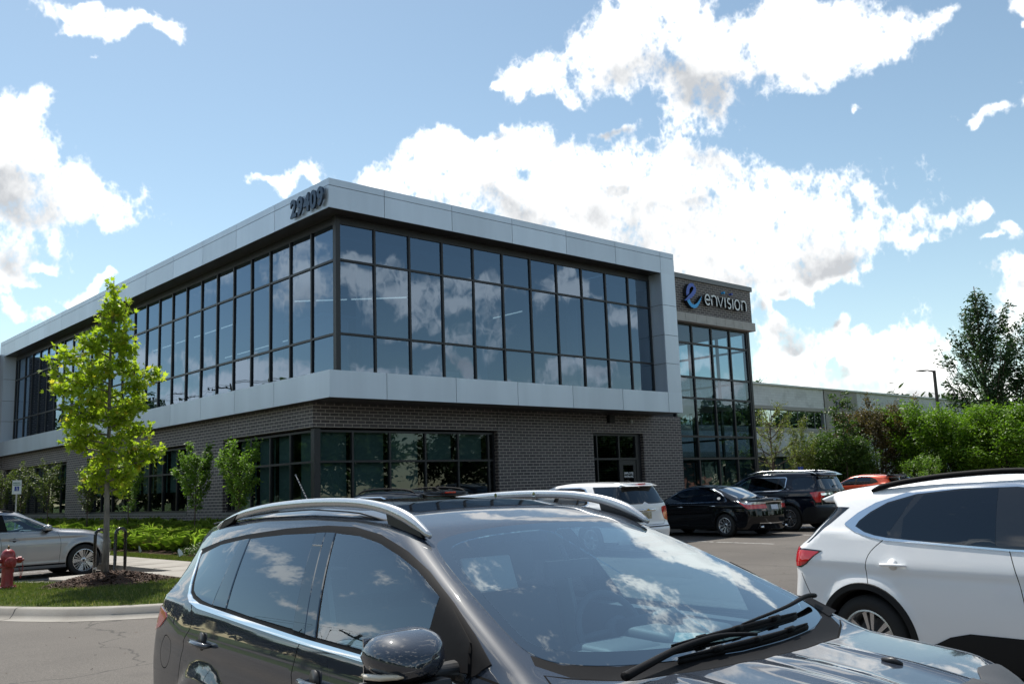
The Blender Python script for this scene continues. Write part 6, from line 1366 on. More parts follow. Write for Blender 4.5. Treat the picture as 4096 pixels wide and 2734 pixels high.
def orange_hatch():
    sp = dict(prof=[(-1.1, 1.38), (-.75, 1.43), (-.4, 1.475), (.2, 1.53), (.9, 1.545), (1.3, 1.50), (1.5, 1.45), (2.4, 1.04), (2.55, 1.02), (3.1, .94), (3.45, .82)],
              low=[(.15, .80), (.3, .86), (.6, .89), (.85, .90), (1.0, .87), (1.1, .84), (1.3, .8)], belt=[(-1, 1.18), (0, 1.06), (2.4, 1.0), (3.4, .95)], rear=[(.2, -.75), (.5, -.84), (.9, -.82), (1.1, -.74), (1.36, -.50), (1.42, -.70), (1.6, -.75)], rsig=.02, front=[(.2, 3.3), (.5, 3.45), (.9, 3.4)],
              gh=(.84, .42, .35), wb=2.64, wr=.34, rim=.225, spokes=5, wstyle='wide', track=1.55, W=1.80, arch=.39, flare=.03, step=.06, psig=.06, creases=[], bow=.25, crown=.10, gtr=.12, gtx=.2, rb=.15, rb4=.2, kr=.08, kt=[(-1, .09), (3.4, .08)], bowx=1.5, z0=.24)
    cs = CarShape(sp); cs.curves(); root = thing('parked_car', 'small orange hatchback with a dark rear spoiler, farthest car before the hedges', 'car', (43.2, 21.6, gz(43.2)), R_(88))
    side = [rg('window_trim', [(2.25, 1.03), (.3, 1.08), (-.1, 1.17), (.05, 1.30), (.35, 1.42), (.8, 1.455), (1.2, 1.43), (1.6, 1.33), (2.0, 1.17)], 'rubber', .004, join=False), rg('side_window', [(2.05, 1.06), (1.12, 1.075), (1.08, 1.42), (1.3, 1.40), (1.7, 1.26)], 'g_dark', .007, join=False, n=1), rg('side_window', [(1.0, 1.08), (.32, 1.10), (.32, 1.38), (.6, 1.42), (.98, 1.43)], 'g_dark', .007, join=False, n=2)]
    rear = [rg('rear_window', [(-.1, 1.1), (.6, 1.12), (.5, 1.36), (-.1, 1.38)], 'g_dark', .004), rg('taillight', [(.5, 1.0), (.99, 1.0), (.99, .88), (.6, .88)], 'red', .006, join=False)]
    top = [rg('windshield', [(1.52, -.1), (1.52, .3), (1.58, .52), (2.1, .64), (2.22, .64), (2.34, .4), (2.38, 0), (2.38, -.1)], 'g_shield', .002)]
    out = patches(cs, side, top, rear, []); finish(root, cs, sp, out, M['p_orange'])
    q = MB(); q.prism([(-.95, 1.40), (-.70, 1.475), (-.35, 1.50), (-.6, 1.40)], -.58, .58, plane='xz'); q.build('spoiler', M['rubber'], root); simple_mirrors(root, 2.05, 1.09, .84, M['p_orange']); return root
white_crossover(); silver_suv()
rear_crossover('white crossover seen from behind with a tan plate, parked below the entrance', (17.13, 15.32), R_(88.5), M['p_white'])
rear_crossover('black crossover whose roof, rails and fin just show over the dark grey car', (11.15, 14.95), R_(89), M['p_black'], kind='black', rail=True)
black_sedan(); navy_suv(); orange_hatch()
# ================================================================ vegetation
def leaf_mat(name, c1, c2, c3=None, trans=.35, rough=.5):
    m = mat(name, c1, rough, spec=.25); nt = m.node_tree; out = [n for n in nt.nodes if n.type == 'OUTPUT_MATERIAL'][0]
    ge = nd(m, 'ShaderNodeNewGeometry'); r = nd(m, 'ShaderNodeValToRGB'); lk(m, ge.outputs['Random Per Island'], r.inputs[0])
    e = r.color_ramp.elements; e[0].color = (*c1, 1); e[1].color = (*c2, 1)
    if c3: x = e.new(.93); x.color = (*c2, 1); e[-1].color = (*c3, 1)
    lk(m, r.outputs[0], bsdf(m).inputs['Base Color']); t = nd(m, 'ShaderNodeBsdfTranslucent')
    sc = nd(m, 'ShaderNodeVectorMath', operation='MULTIPLY'); lk(m, r.outputs[0], sc.inputs[0]); sc.inputs[1].default_value = (1.5, 1.7, .8); lk(m, sc.outputs[0], t.inputs[0])
    mx = nd(m, 'ShaderNodeMixShader'); mx.inputs[0].default_value = trans; lk(m, bsdf(m).outputs[0], mx.inputs[1]); lk(m, t.outputs[0], mx.inputs[2]); lk(m, mx.outputs[0], out.inputs[0]); return m
M['bark'] = mat('grey_bark', (.20, .175, .15), .9); noise_col(M['bark'], [(.3, (.10, .088, .075)), (.6, (.24, .215, .185)), (.8, (.33, .30, .27))], 14, 6, stretch=(1, 1, .25), bump=.7, bscale=60, dist=.01)
M['bark2'] = mat('brown_bark', (.085, .06, .045), .9)
M['maple'] = leaf_mat('maple_leaf', (.18, .25, .018), (.35, .42, .05), (.48, .38, .06), .50)
M['pear'] = leaf_mat('pear_leaf', (.075, .15, .022), (.18, .28, .05), None, .35)
M['dusk'] = leaf_mat('olive_leaf', (.06, .095, .022), (.13, .16, .045), None, .3)
M['lime'] = leaf_mat('lime_leaf', (.065, .14, .010), (.16, .26, .025), None, .35)
M['green'] = leaf_mat('mid_green_leaf', (.035, .075, .014), (.085, .135, .03), None, .3)
M['dark'] = leaf_mat('dark_leaf', (.026, .056, .026), (.062, .11, .048), None, .25)
M['rust'] = leaf_mat('rusty_leaf', (.055, .045, .018), (.12, .085, .035), (.08, .12, .03), .3)
M['bud'] = leaf_mat('bud_leaf', (.10, .125, .03), (.18, .20, .06), None, .35)
M['needle'] = leaf_mat('background_leaf', (.018, .040, .010), (.050, .085, .020), None, .2)
M['ograss'] = leaf_mat('grass_blade', (.17, .27, .04), (.32, .42, .09), (.38, .36, .15), .35)
M['turfb'] = leaf_mat('turf_blade', (.060, .095, .018), (.135, .155, .042), (.33, .27, .14), .3)
STAR = [(0, -.10), (.04, -.02), (.22, -.10), (.20, .02), (.50, .06), (.30, .18), (.44, .46), (.20, .36), (.10, .44), (0, .78), (-.10, .44), (-.20, .36), (-.44, .46), (-.30, .18), (-.50, .06), (-.20, .02), (-.22, -.10), (-.04, -.02)]
OVAL = [(0, 0), (.22, .28), (.18, .66), (0, 1), (-.18, .66), (-.22, .28)]
DIAM = [(0, 0), (.26, .45), (0, 1), (-.26, .45)]
def leaves(P, size, shape, m, name, parent, seed=1, up=.3, fold=.18, dirs=None):
    """one small face (or two folded halves) per leaf, scattered with random attitude"""
    r = np.random.default_rng(seed); n = len(P); S = np.array(shape, float); k = len(S)
    a = r.uniform(0, 2 * np.pi, n); nrm = r.standard_normal((n, 3)); nrm[:, 2] = np.abs(nrm[:, 2]) + up * 2; nrm /= np.linalg.norm(nrm, axis=1)[:, None]
    t = np.stack([np.cos(a), np.sin(a), r.uniform(-.9, .3, n)], 1)
    if dirs is not None: t = dirs + .55 * t
    t -= nrm * (t * nrm).sum(1)[:, None]; t /= np.linalg.norm(t, axis=1)[:, None] + 1e-9; b = np.cross(nrm, t)
    sz = size * r.uniform(.65, 1.25, n)
    V = P[:, None, :] + sz[:, None, None] * (b[:, None, :] * S[None, :, 0, None] + t[:, None, :] * S[None, :, 1, None] + nrm[:, None, :] * (fold * (np.abs(S[None, :, 0]) - .3 * S[None, :, 1] ** 2))[..., None])
    me = bpy.data.meshes.new(name); me.vertices.add(n * k); me.vertices.foreach_set('co', V.reshape(-1).astype(np.float32)); me.loops.add(n * k); me.loops.foreach_set('vertex_index', np.arange(n * k, dtype=np.int32)); me.polygons.add(n); me.polygons.foreach_set('loop_start', np.arange(0, n * k, k, dtype=np.int32))
    try: me.polygons.foreach_set('loop_total', np.full(n, k, dtype=np.int32))
    except Exception: pass
    me.materials.append(m); me.update(); me.validate(); return link(name, me, parent)
def prof_at(prof, u): return float(np.interp(u, [p[0] for p in prof], [p[1] for p in prof]))
def tree(name, label, cat, loc, H, th, r0, prof, nb=26, nl=5000, ls=.07, lm_='green', bark='bark2', shape=DIAM, seed=1, up=.3, rise=.7, sub=4, sig=.12, group=None, stems=1, gapf=.0, offs=None, lean=(0, 0), inner=.35, fold=.18):
    """trunk with limbs and twigs; leaves hang on the twigs, so the crown keeps its gaps and clumps"""
    r = random.Random(seed); root = thing(name, label, cat, loc, 0, group); b = MB(); tw = []; dirs = []
    for s_ in range(stems):
        sx, sy = (0, 0) if stems == 1 else (r.uniform(-.25, .25), r.uniform(-.25, .25))
        tr = []; 
        for i in range(9):
            u = i / 8; tr.append((sx * (1 + u * 2.5) + lean[0] * u + r.uniform(-.02, .02) * H * u * (1 - u), sy * (1 + u * 2.5) + lean[1] * u + r.uniform(-.02, .02) * H * u * (1 - u), H * .96 * u - .05))
        b.tube(tr, [r0 * (1 - .86 * (i / 8) ** .8) * (1.18 if i == 0 else 1) for i in range(9)], 10 if stems == 1 else 6)
        for k in range(nb // stems):
            t = (k + r.random()) / (nb // stems); z0 = th + (H * .90 - th) * t; u = (z0 - th) / (H - th)
            az = k * 2.39996 + r.uniform(-.4, .4) + s_; R = prof_at(prof, u) * r.uniform(.72, 1.06)
            if offs: R *= offs(az, u)
            if r.random() < gapf: R *= .55
            q = tr[min(8, int(z0 / (H * .96) * 8))]; bx, by = q[0], q[1]; dz = rise * R * r.uniform(.6, 1.3)
            pts = [Vector((bx + math.cos(az) * R * f_, by + math.sin(az) * R * f_, z0 + dz * (f_ ** 1.4) + r.uniform(-.03, .03) * R)) for f_ in (0, .25, .5, .75, 1)]
            b.tube(pts, [r0 * .34 * (1 - .8 * f_) * (1 - .6 * u) + .003 for f_ in (0, .25, .5, .75, 1)], 5, cap=False)
            tw += [(pts[2], pts[3]), (pts[3], pts[4])]
            if inner > r.random(): tw.append((pts[1], pts[2]))
            for j in range(sub):
                f0 = r.uniform(.3, .95); p0 = pts[0].lerp(pts[4], f0); p0.z = z0 + dz * f0 ** 1.4; a2 = az + r.uniform(-1.3, 1.3); L = R * r.uniform(.22, .5) * (1.1 - f0 * .4)
                p1 = p0 + Vector((math.cos(a2) * L, math.sin(a2) * L, L * r.uniform(-.1, .9))); b.tube([p0, p0.lerp(p1, .5) + Vector((0, 0, L * .06)), p1], [r0 * .10 + .002, r0 * .06 + .0015, .0015], 4, cap=False); tw.append((p0, p1))
    tk = b.build('trunk', M[bark], root, recalc=False); tk.data.shade_smooth()
    g = np.random.default_rng(seed); A = np.array([tuple(a) for a, _ in tw]); B2 = np.array([tuple(c) for _, c in tw]); L = np.linalg.norm(B2 - A, axis=1); idx = g.choice(len(tw), nl, p=L / L.sum()); f_ = g.random(nl)[:, None]
    P = A[idx] + (B2[idx] - A[idx]) * f_ + g.standard_normal((nl, 3)) * sig
    dd = (B2 - A)[idx]; dd /= np.linalg.norm(dd, axis=1)[:, None] + 1e-9
    leaves(P, ls, shape, M[lm_], 'crown', root, seed, up, fold, dd * .6); return root

# young maple on the island: leaf masses at the extents seen in the photograph
def maple_off(az, u): return 1 + .12 * math.cos(az - 6 * u) + .10 * math.sin(3 * az + 9 * u)
tree('maple_tree', 'young maple with bright yellow-green leaves and smooth grey trunk in the mulch ring', 'tree', (6.36, 18.48, gz(6.45) + .30), 5.95, 1.52, .066,
     [(0, .66), (.10, .78), (.22, .82), (.36, .92), (.50, .80), (.58, .70), (.64, .36), (.74, .25), (.84, .26), (.92, .20), (1, .06)], nb=50, nl=5600, ls=.125, lm_='maple', bark='bark', shape=STAR, seed=11, up=.15, rise=.28, sub=5, sig=.075, gapf=.18, offs=maple_off, inner=.55, fold=.35)
# mulch mound
mm_ = MB(); rr = random.Random(3); rings_ = [(0, .20), (.25, .185), (.5, .14), (.8, .075), (1.05, .02), (1.25, -.02)]
for k, (rad, h) in enumerate(rings_):
    for i in range(40):
        a = 2 * math.pi * i / 40; q = 1 + .10 * math.sin(3 * a + 1) + .06 * math.sin(7 * a); x, y = 6.45 + math.cos(a) * rad * q, 18.45 + math.sin(a) * rad * q
        mm_.v.append((x, y, island_h(x, y) + h + rr.uniform(-.012, .012)))
for k in range(len(rings_) - 1):
    for i in range(40): mm_.f.append((k * 40 + i, k * 40 + (i + 1) % 40, (k + 1) * 40 + (i + 1) % 40, (k + 1) * 40 + i)); mm_.m.append(0)
mo = mm_.build('mulch_mound', M['mulch']); tag(mo, kind='structure'); mo.data.shade_smooth()
def chips(n, fn, name, seed, s=.035):
    r = random.Random(seed); b = MB()
    for _ in range(n):
        x, y, z = fn(r); a = r.uniform(0, 6.28); L, w_ = s * r.uniform(.5, 1.5), s * r.uniform(.15, .4); d = Vector((math.cos(a), math.sin(a), r.uniform(-.5, .5))) * L; e = Vector((-math.sin(a), math.cos(a), r.uniform(-.4, .4))) * w_; p = Vector((x, y, z + .008))
        b.quad(p - d - e, p + d - e, p + d + e, p - d + e)
    m = leaf_mat(name + '_bits', (.020, .011, .008), (.10, .062, .045), (.26, .19, .15), 0.0, .9); return tag(b.build(name, m, recalc=False), kind='stuff')
def mound(r):
    a, q = r.uniform(0, 6.28), 1.28 * math.sqrt(r.random()); x, y = 6.45 + math.cos(a) * q, 18.45 + math.sin(a) * q; return x, y, island_h(x, y) + float(np.interp(q, [p[0] for p in rings_], [p[1] for p in rings_]))
tag(chips(5200, mound, 'bark_chips', 5), 'dark brown bark chips heaped round the maple trunk', 'mulch')
def grit(r):
    x, y = r.uniform(-1, 16), r.uniform(5, 16); return x, y, gz(x) - .004
M_g = None
tag(chips(260, grit, 'loose_grit', 8, .016), 'dark grit and bark crumbs scattered on the asphalt', 'grit')
# turf blades on the island and the strip
def blades(n, fn, name, m, seed, h=(.03, .07), w_=.004, lean=.5):
    r = np.random.default_rng(seed); P = fn(r, n); n = len(P); H_ = r.uniform(h[0], h[1], n); a = r.uniform(0, 6.28, n); l = r.uniform(.1, lean, n) * H_
    T_ = np.stack([np.cos(a) * l, np.sin(a) * l, H_], 1); E = np.stack([-np.sin(a), np.cos(a), 0 * a], 1) * w_ * r.uniform(.6, 1.6, n)[:, None]
    V = np.stack([P - E, P + E, P + T_], 1).reshape(-1, 3); me = bpy.data.meshes.new(name); me.vertices.add(3 * n); me.vertices.foreach_set('co', V.reshape(-1).astype(np.float32)); me.loops.add(3 * n); me.loops.foreach_set('vertex_index', np.arange(3 * n, dtype=np.int32)); me.polygons.add(n); me.polygons.foreach_set('loop_start', np.arange(0, 3 * n, 3, dtype=np.int32))
    try: me.polygons.foreach_set('loop_total', np.full(n, 3, dtype=np.int32))
    except Exception: pass
    me.materials.append(m); me.update(); me.validate(); o = link(name, me); tag(o, kind='stuff'); return o
def isl_pts(r, n):
    P = np.stack([r.uniform(2, 9.3, n), r.uniform(13, 21.6, n)], 1); P = P[npin(P, offset_poly(ISL, .42))]
    z = np.array([island_h(x, y) for x, y in P]) - .004; return np.column_stack([P, z])
tag(blades(95000, isl_pts, 'turf', M['turfb'], 4, (.025, .065), .0045), 'short green and straw-coloured turf on the kerbed island', 'grass')
def strip_pts(r, n): x = r.uniform(9.88, 10.5, n); return np.column_stack([x, r.uniform(22.6, 44, n), .206 + (x - 9.87) * .013])
tag(blades(30000, strip_pts, 'turf', M['turfb'], 6, (.03, .07), .006), 'narrow mown turf strip beside the concrete walk', 'grass')
# ornamental grass: arching tussocks along the left wall
def tussocks():
    r = np.random.default_rng(9); V = []; n = 0; cl = []
    for y in np.arange(22.9, 52, .62):
        for x in (11.0, 11.65, 12.3, 12.95, 13.45):
            if y < 24.9 and x < 12: continue
            cl.append((x + r.uniform(-.18, .18), y + r.uniform(-.2, .2)))
    for x, y in cl:
        t = (x - 9.86) / 4.04; z = gz(x) + .14 + .36 * t * t * (3 - 2 * t) - .02; k = 110 if y < 36 else 55; s = r.uniform(.8, 1.15)
        a = r.uniform(0, 6.28, k); L = r.uniform(.34, .66, k) * s; sp = r.uniform(.10, .60, k) * s
        for i in range(k):
            c, d = math.cos(a[i]), math.sin(a[i]); w_ = .006; e = (-d * w_, c * w_)
            p = [(x + c * .05, y + d * .05, z), (x + c * sp[i] * .45, y + d * sp[i] * .45, z + L[i] * .78), (x + c * sp[i] * 1.0, y + d * sp[i] * 1.0, z + L[i] * (1.0 - .55 * sp[i]))]
            V.append([(p[0][0] - e[0], p[0][1] - e[1], p[0][2]), (p[0][0] + e[0], p[0][1] + e[1], p[0][2]), (p[1][0] + e[0], p[1][1] + e[1], p[1][2]), (p[2][0], p[2][1], p[2][2]), (p[1][0] - e[0], p[1][1] - e[1], p[1][2])])
    V = np.array(V); n = len(V); me = bpy.data.meshes.new('ornamental_grass'); me.vertices.add(5 * n); me.vertices.foreach_set('co', V.reshape(-1).astype(np.float32)); me.loops.add(5 * n); me.loops.foreach_set('vertex_index', np.arange(5 * n, dtype=np.int32)); me.polygons.add(n); me.polygons.foreach_set('loop_start', np.arange(0, 5 * n, 5, dtype=np.int32))
    try: me.polygons.foreach_set('loop_total', np.full(n, 5, dtype=np.int32))
    except Exception: pass
    me.materials.append(M['ograss']); me.update(); me.validate(); o = link('ornamental_grass', me); tag(o, 'arching fresh green ornamental grass along the left wall', 'grass', kind='stuff')
tussocks()
def gc_pts(n, x0, x1, y0, y1, h, seed):
    r = np.random.default_rng(seed); x, y = r.uniform(x0, x1, n), r.uniform(y0, y1, n); t = (x - 9.86) / 4.04; return np.column_stack([x, y, gz(11) + .14 + .36 * t * t * (3 - 2 * t) + r.uniform(0, h, n) * (1 - (2 * (x - x0) / (x1 - x0) - 1) ** 2 * .5)])
o = leaves(gc_pts(9000, 10.6, 12.2, 22.7, 25.8, .30, 3), .05, OVAL, M['green'], 'ground_cover', None, 3, .6); tag(o, 'low dark green ground cover in front of the ornamental grass', 'ground cover', kind='stuff')
# young trees along the left wall
pp = [(0, .10), (.15, .42), (.4, .62), (.7, .55), (.9, .36), (1, .12)]
SL = [('rounded young tree nearest the corner windows, fresh green leaves', 12.2, 25.0, 'pear', 1.05, 5200), ('young fresh green tree left of the one at the corner windows', 12.2, 27.9, 'pear', 1.0, 5200), ('slender young tree half hidden behind the maple trunk', 12.1, 33.1, 'pear', .95, 3600),
      ('thin olive young tree just left of the maple trunk', 12.1, 37.2, 'dusk', .85, 2200), ('open olive young tree in front of the far left windows', 12.1, 42.0, 'dusk', 1.1, 2600), ('sparse olive tree behind the reserved parking sign', 12.1, 45.9, 'dusk', 1.0, 2300), ('olive young tree cut by the left edge of the view', 12.1, 49.2, 'dusk', 1.0, 2500)]
for i, (lb, x, y, ml, w_, nl) in enumerate(SL):
    tree('young_tree', lb, 'tree', (x, y, .38), 2.55 + .12 * (i % 3), .95, .028, [(a, b * w_) for a, b in pp], nb=22, nl=nl, ls=.085, lm_=ml, bark='bark2', shape=OVAL, seed=40 + i, rise=1.5, sub=3, sig=.05, group='young trees along the left wall', inner=.7)
tree('round_shrub', 'low dark clipped shrub against the wall behind the dark grey roof', 'shrub', (12.9, 25.9, .40), .55, .05, .02, [(0, .38), (.5, .42), (1, .2)], nb=18, nl=2600, ls=.045, lm_='green', shape=OVAL, seed=60, rise=.4, sig=.05)

# right-hand planting, in front of the white brick building
def G(x): return gz(60) - .02
tree('budding_tree', 'spreading nearly bare tree with yellow-green buds beside the glass tower', 'tree', (50.6, 32.3, gz(50)), 5.7, 1.1, .13, [(0, 1.5), (.3, 2.3), (.6, 2.1), (.85, 1.3), (1, .5)], nb=22, nl=3400, ls=.13, lm_='bud', shape=DIAM, seed=71, rise=.75, sub=8, sig=.07, inner=.4)
tree('columnar_shrub', 'upright pale green shrub left of the small blue sign', 'shrub', (54.2, 32.4, gz(54)), 3.5, .3, .05, [(0, .7), (.4, 1.0), (.8, .9), (1, .5)], nb=30, nl=6500, ls=.11, lm_='bud', shape=DIAM, seed=72, rise=2.4, sub=4, sig=.08, stems=5)
tree('bushy_tree', 'dense mid-green rounded bush left of the rusty-leaved tree', 'tree', (57.2, 31.6, G(0)), 3.9, .3, .10, [(0, 2.2), (.3, 2.5), (.6, 2.2), (.85, 1.4), (1, .5)], nb=56, nl=26000, ls=.17, lm_='green', shape=OVAL, seed=73, rise=.5, sub=5, sig=.22, stems=4)
tree('rusty_tree', 'rusty brown-leaved tree in the middle of the hedge line', 'tree', (62.6, 31.6, G(0)), 5.7, .5, .12, [(0, 2.6), (.3, 3.1), (.55, 2.8), (.8, 1.7), (1, .5)], nb=56, nl=22000, ls=.17, lm_='rust', shape=OVAL, seed=74, rise=.9, sub=6, sig=.16, stems=4, gapf=.3)
tree('sapling', 'thin sapling with loose round leaves rising above the hedge', 'tree', (56.0, 30.4, G(0)), 7.2, 3.4, .07, [(0, 1.0), (.4, 1.15), (.7, .8), (1, .3)], nb=16, nl=900, ls=.22, lm_='green', shape=OVAL, seed=75, rise=.5, sub=4, sig=.10, gapf=.2)
tree('lime_bush', 'tall lime-green bush right of the rusty-leaved tree', 'tree', (62.9, 27.2, G(0)), 5.1, .2, .12, [(0, 2.6), (.3, 3.2), (.6, 2.8), (.85, 1.6), (1, .5)], nb=64, nl=34000, ls=.19, lm_='lime', shape=OVAL, seed=76, rise=.8, sub=6, sig=.20, stems=5)
tree('lime_bush', 'tall lime-green bush reaching the right edge of the view', 'tree', (62.3, 23.0, G(0)), 4.9, .2, .12, [(0, 2.9), (.3, 3.4), (.6, 3.0), (.85, 1.8), (1, .6)], nb=64, nl=34000, ls=.19, lm_='lime', shape=OVAL, seed=77, rise=.7, sub=6, sig=.22, stems=5)
tree('small_shrub', 'small pale green shrub at the foot of the rusty-leaved tree', 'shrub', (57.6, 26.4, gz(57)), 2.3, .2, .03, [(0, .7), (.5, .9), (1, .4)], nb=26, nl=2600, ls=.12, lm_='pear', shape=OVAL, seed=78, rise=1.0, sub=4, sig=.10, stems=3)
tree('poplar_tree', 'tall dark poplar with feathery top right of the lamp post', 'tree', (74.7, 28.7, G(0)), 16.3, 2.0, .24, [(0, 2.6), (.2, 3.0), (.4, 2.3), (.6, 1.4), (.8, .7), (1, .15)], nb=70, nl=12000, ls=.27, lm_='dark', shape=OVAL, seed=79, rise=2.0, sub=7, sig=.16, gapf=.25)
tree('poplar_tree', 'dark poplar cut off by the right edge behind the lime bushes', 'tree', (78.2, 25.2, G(0)), 13.4, 2.0, .22, [(0, 2.4), (.2, 2.9), (.45, 2.6), (.7, 1.9), (.85, 1.2), (1, .4)], nb=60, nl=15000, ls=.27, lm_='dark', shape=OVAL, seed=80, rise=1.8, sub=7, sig=.17, gapf=.25)
tree('far_tree', 'crown of a tree just showing over the white brick roof by the tower', 'tree', (91.9, 60.4, 0), 13.5, 7, .2, [(0, 2.0), (.5, 2.2), (1, .6)], nb=30, nl=2600, ls=.33, lm_='dark', shape=OVAL, seed=81, rise=.8, sub=5, sig=.25, gapf=.2)

# ================================================================ white brick building behind
def white_brick():
    m = mat('painted_brick', (.55, .55, .56), .8); uv = nd(m, 'ShaderNodeUVMap'); br = nd(m, 'ShaderNodeTexBrick'); lk(m, uv.outputs[0], br.inputs[0])
    for k, v in (('Scale', 1), ('Brick Width', .61), ('Row Height', .2032), ('Mortar Size', .014)): br.inputs[k].default_value = v
    br.inputs['Color1'].default_value = (.66, .66, .67, 1); br.inputs['Color2'].default_value = (.72, .72, .73, 1); br.inputs['Mortar'].default_value = (.58, .58, .59, 1)
    n = nd(m, 'ShaderNodeTexNoise'); n.inputs['Scale'].default_value = .9; n.inputs['Detail'].default_value = 7; lk(m, uv.outputs[0], n.inputs[0]); r = nd(m, 'ShaderNodeMapRange'); lk(m, n.outputs[0], r.inputs[0]); r.inputs[1].default_value = .5; r.inputs[2].default_value = .75; r.inputs[3].default_value = 1; r.inputs[4].default_value = .72
    s = nd(m, 'ShaderNodeVectorMath', operation='SCALE'); lk(m, br.outputs[0], s.inputs[0]); lk(m, r.outputs[0], s.inputs['Scale']); lk(m, s.outputs[0], bsdf(m).inputs['Base Color']); return m
M['wbrick'] = white_brick()
M['tanblock'] = mat('tan_block', (.30, .28, .26), .85)
def _tb(m):
    uv = nd(m, 'ShaderNodeUVMap'); br = nd(m, 'ShaderNodeTexBrick'); lk(m, uv.outputs[0], br.inputs[0])
    for k, v in (('Scale', 1), ('Brick Width', .9), ('Row Height', .42), ('Mortar Size', .012)): br.inputs[k].default_value = v
    br.inputs['Color1'].default_value = (.36, .335, .31, 1); br.inputs['Color2'].default_value = (.39, .365, .34, 1); br.inputs['Mortar'].default_value = (.42, .40, .37, 1); lk(m, br.outputs[0], bsdf(m).inputs['Base Color'])
_tb(M['tanblock'])
M['glass_w'] = glass_mat('white_building_glass', .62, (.2, .24, .26), (.80, .88, .92), wav=.006, wscale=.35)
fb = thing('white_brick_building', 'long low white painted-brick building with ribbon windows behind the hedges', 'building', (0, 0, 0))
fops = [(52, 70.7, 5.62, 6.95), (72.0, 75.0, 3.6, 6.85), (77.0, 100, 5.62, 6.95), (52, 70.7, .4, 3.4)]
w1 = wall('wall', 'y', 40.0, 50, 70.85, 0, 8.86, [(50.5, 70.7, 5.62, 7.02), (50.5, 70.7, .4, 3.42)], M['wbrick'], .25, fb)
wall('wall', 'y', 40.0, 76.25, 104, 0, 8.86, [(77, 103.5, 5.62, 7.02)], M['wbrick'], .25, fb)
wall('bay_wall', 'y', 39.93, 70.85, 76.25, 0, 8.86, [(72.1, 75.3, 3.4, 6.95)], M['tanblock'], .5, fb)
q = MB(); q.box(50, 70.84, 39.96, 39.995, 7.02, 7.28); q.box(76.26, 104, 39.96, 39.995, 7.02, 7.28); q.box(50, 70.84, 39.96, 39.995, 5.28, 5.60); q.box(76.26, 104, 39.96, 39.995, 5.28, 5.6); q.box(50, 70.84, 39.96, 39.995, 3.43, 3.78); q.build('string_course', M['tanblock'], fb, uvbox=True)
q = MB(); q.box(49.9, 104.1, 39.8, 41, 8.865, 8.98); q.build('coping', M['white'], fb)
q = MB(); q.box(50.02, 104, 40.3, 60, 0, 8.7); q.build('building_mass', M['room'], fb)
for n_, (a_, c_, z0, z1) in enumerate([(50.5, 70.7, 5.62, 7.02), (77, 103.5, 5.62, 7.02), (50.5, 70.7, .4, 3.42)]):
    q = MB(); f_ = MB(); k = int((c_ - a_) / 1.2)
    for i in range(k):
        u0, u1 = a_ + (c_ - a_) * i / k, a_ + (c_ - a_) * (i + 1) / k; t = rnd.gauss(0, .006); q.quad((u0 + .02, 40.15 + t, z0), (u1 - .02, 40.15 - t, z0), (u1 - .02, 40.15 - t, z1), (u0 + .02, 40.15 + t, z1)); f_.box(u0 - .02, u0 + .02, 40.12, 40.2, z0, z1)
    f_.box(a_, c_, 40.1, 40.2, z1 - .06, z1 - .005); f_.box(a_, c_, 40.1, 40.2, z0 + .005, z0 + .06); f_.box(c_ - .07, c_ - .005, 40.02, 40.2, z0, z1)
    wf = f_.build('window', M['cap'] if n_ < 2 else M['frame'], fb); q.build('pane', M['glass_w'] if n_ < 2 else M['glass_low'], wf, recalc=False)
q = MB(); q.box(72.1, 75.3, 40.3, 40.4, 3.4, 6.95); q.box(73.0, 73.06, 40.2, 40.3, 3.4, 6.95); q.build('recess', M['black'], fb)
for i, ch in enumerate('3501'):
    me = text_mesh(ch, .82, .03, .02); me.transform(Matrix.Translation((72.45 + i * .62, 39.86, 7.42)) @ Matrix.Rotation(R_(90), 4, 'X')); me.materials.append(M['num']); link('digit', me, fb)

# ================================================================ street furniture
# hydrant
M['hred'] = mat('hydrant_red', (.27, .012, .014), .42, coat=.4); noise_col(M['hred'], [(.3, (.20, .010, .012)), (.7, (.33, .020, .020))], 9, 5, bump=.25, bscale=40, dist=.004)
M['steel'] = mat('galvanised_steel', (.42, .43, .44), .45, .7); M['rust2'] = mat('brass_nut', (.16, .10, .05), .5, .6)
hy_ = thing('fire_hydrant', 'dark red fire hydrant with a chained side cap at the left edge', 'hydrant', (5.02, 19.72, gz(5) + .13))
def part(b, name, m, parent, smooth=True):
    o = b.build(name, m, parent); smooth_angle(o, 40) if smooth else None; return o
q = MB(); q.lathe([(.0, -.1), (.165, -.1), (.165, .05), (.15, .06), (.11, .065), (.105, .09), (.10, .40), (.135, .405), (.135, .435), (.105, .44), (.118, .50), (.118, .56), (.13, .565), (.13, .585), (.115, .59)], seg=32); part(q, 'barrel', M['hred'], hy_)
q = MB(); q.lathe([(.125, .588), (.122, .64), (.098, .70), (.055, .735), (.0, .745)], seg=32); bo = part(q, 'bonnet', M['hred'], hy_)
q = MB(); q.lathe([(.035, .735), (.028, .75), (.02, .755), (.02, .80), (0, .805)], seg=5); q.build('operating_nut', M['rust2'], bo)
q = MB(); q.lathe([(.06, 0), (.06, -.09), (.095, -.095), (.10, -.11), (.10, -.165), (.085, -.18), (.03, -.185), (.03, -.22), (0, -.22)], (0, -.04, .50), 'y', 24); part(q, 'pumper_cap', M['hred'], hy_)
for s_ in (1, -1):
    q = MB(); q.lathe([(.045, 0), (.045, .10 * s_), (.062, .105 * s_), (.062, .165 * s_), (.045, .175 * s_), (.02, .18 * s_), (.02, .215 * s_), (0, .215 * s_)], (s_ * .06, 0, .53), 'x', 20); part(q, 'side_cap', M['hred'], hy_)
q = MB()
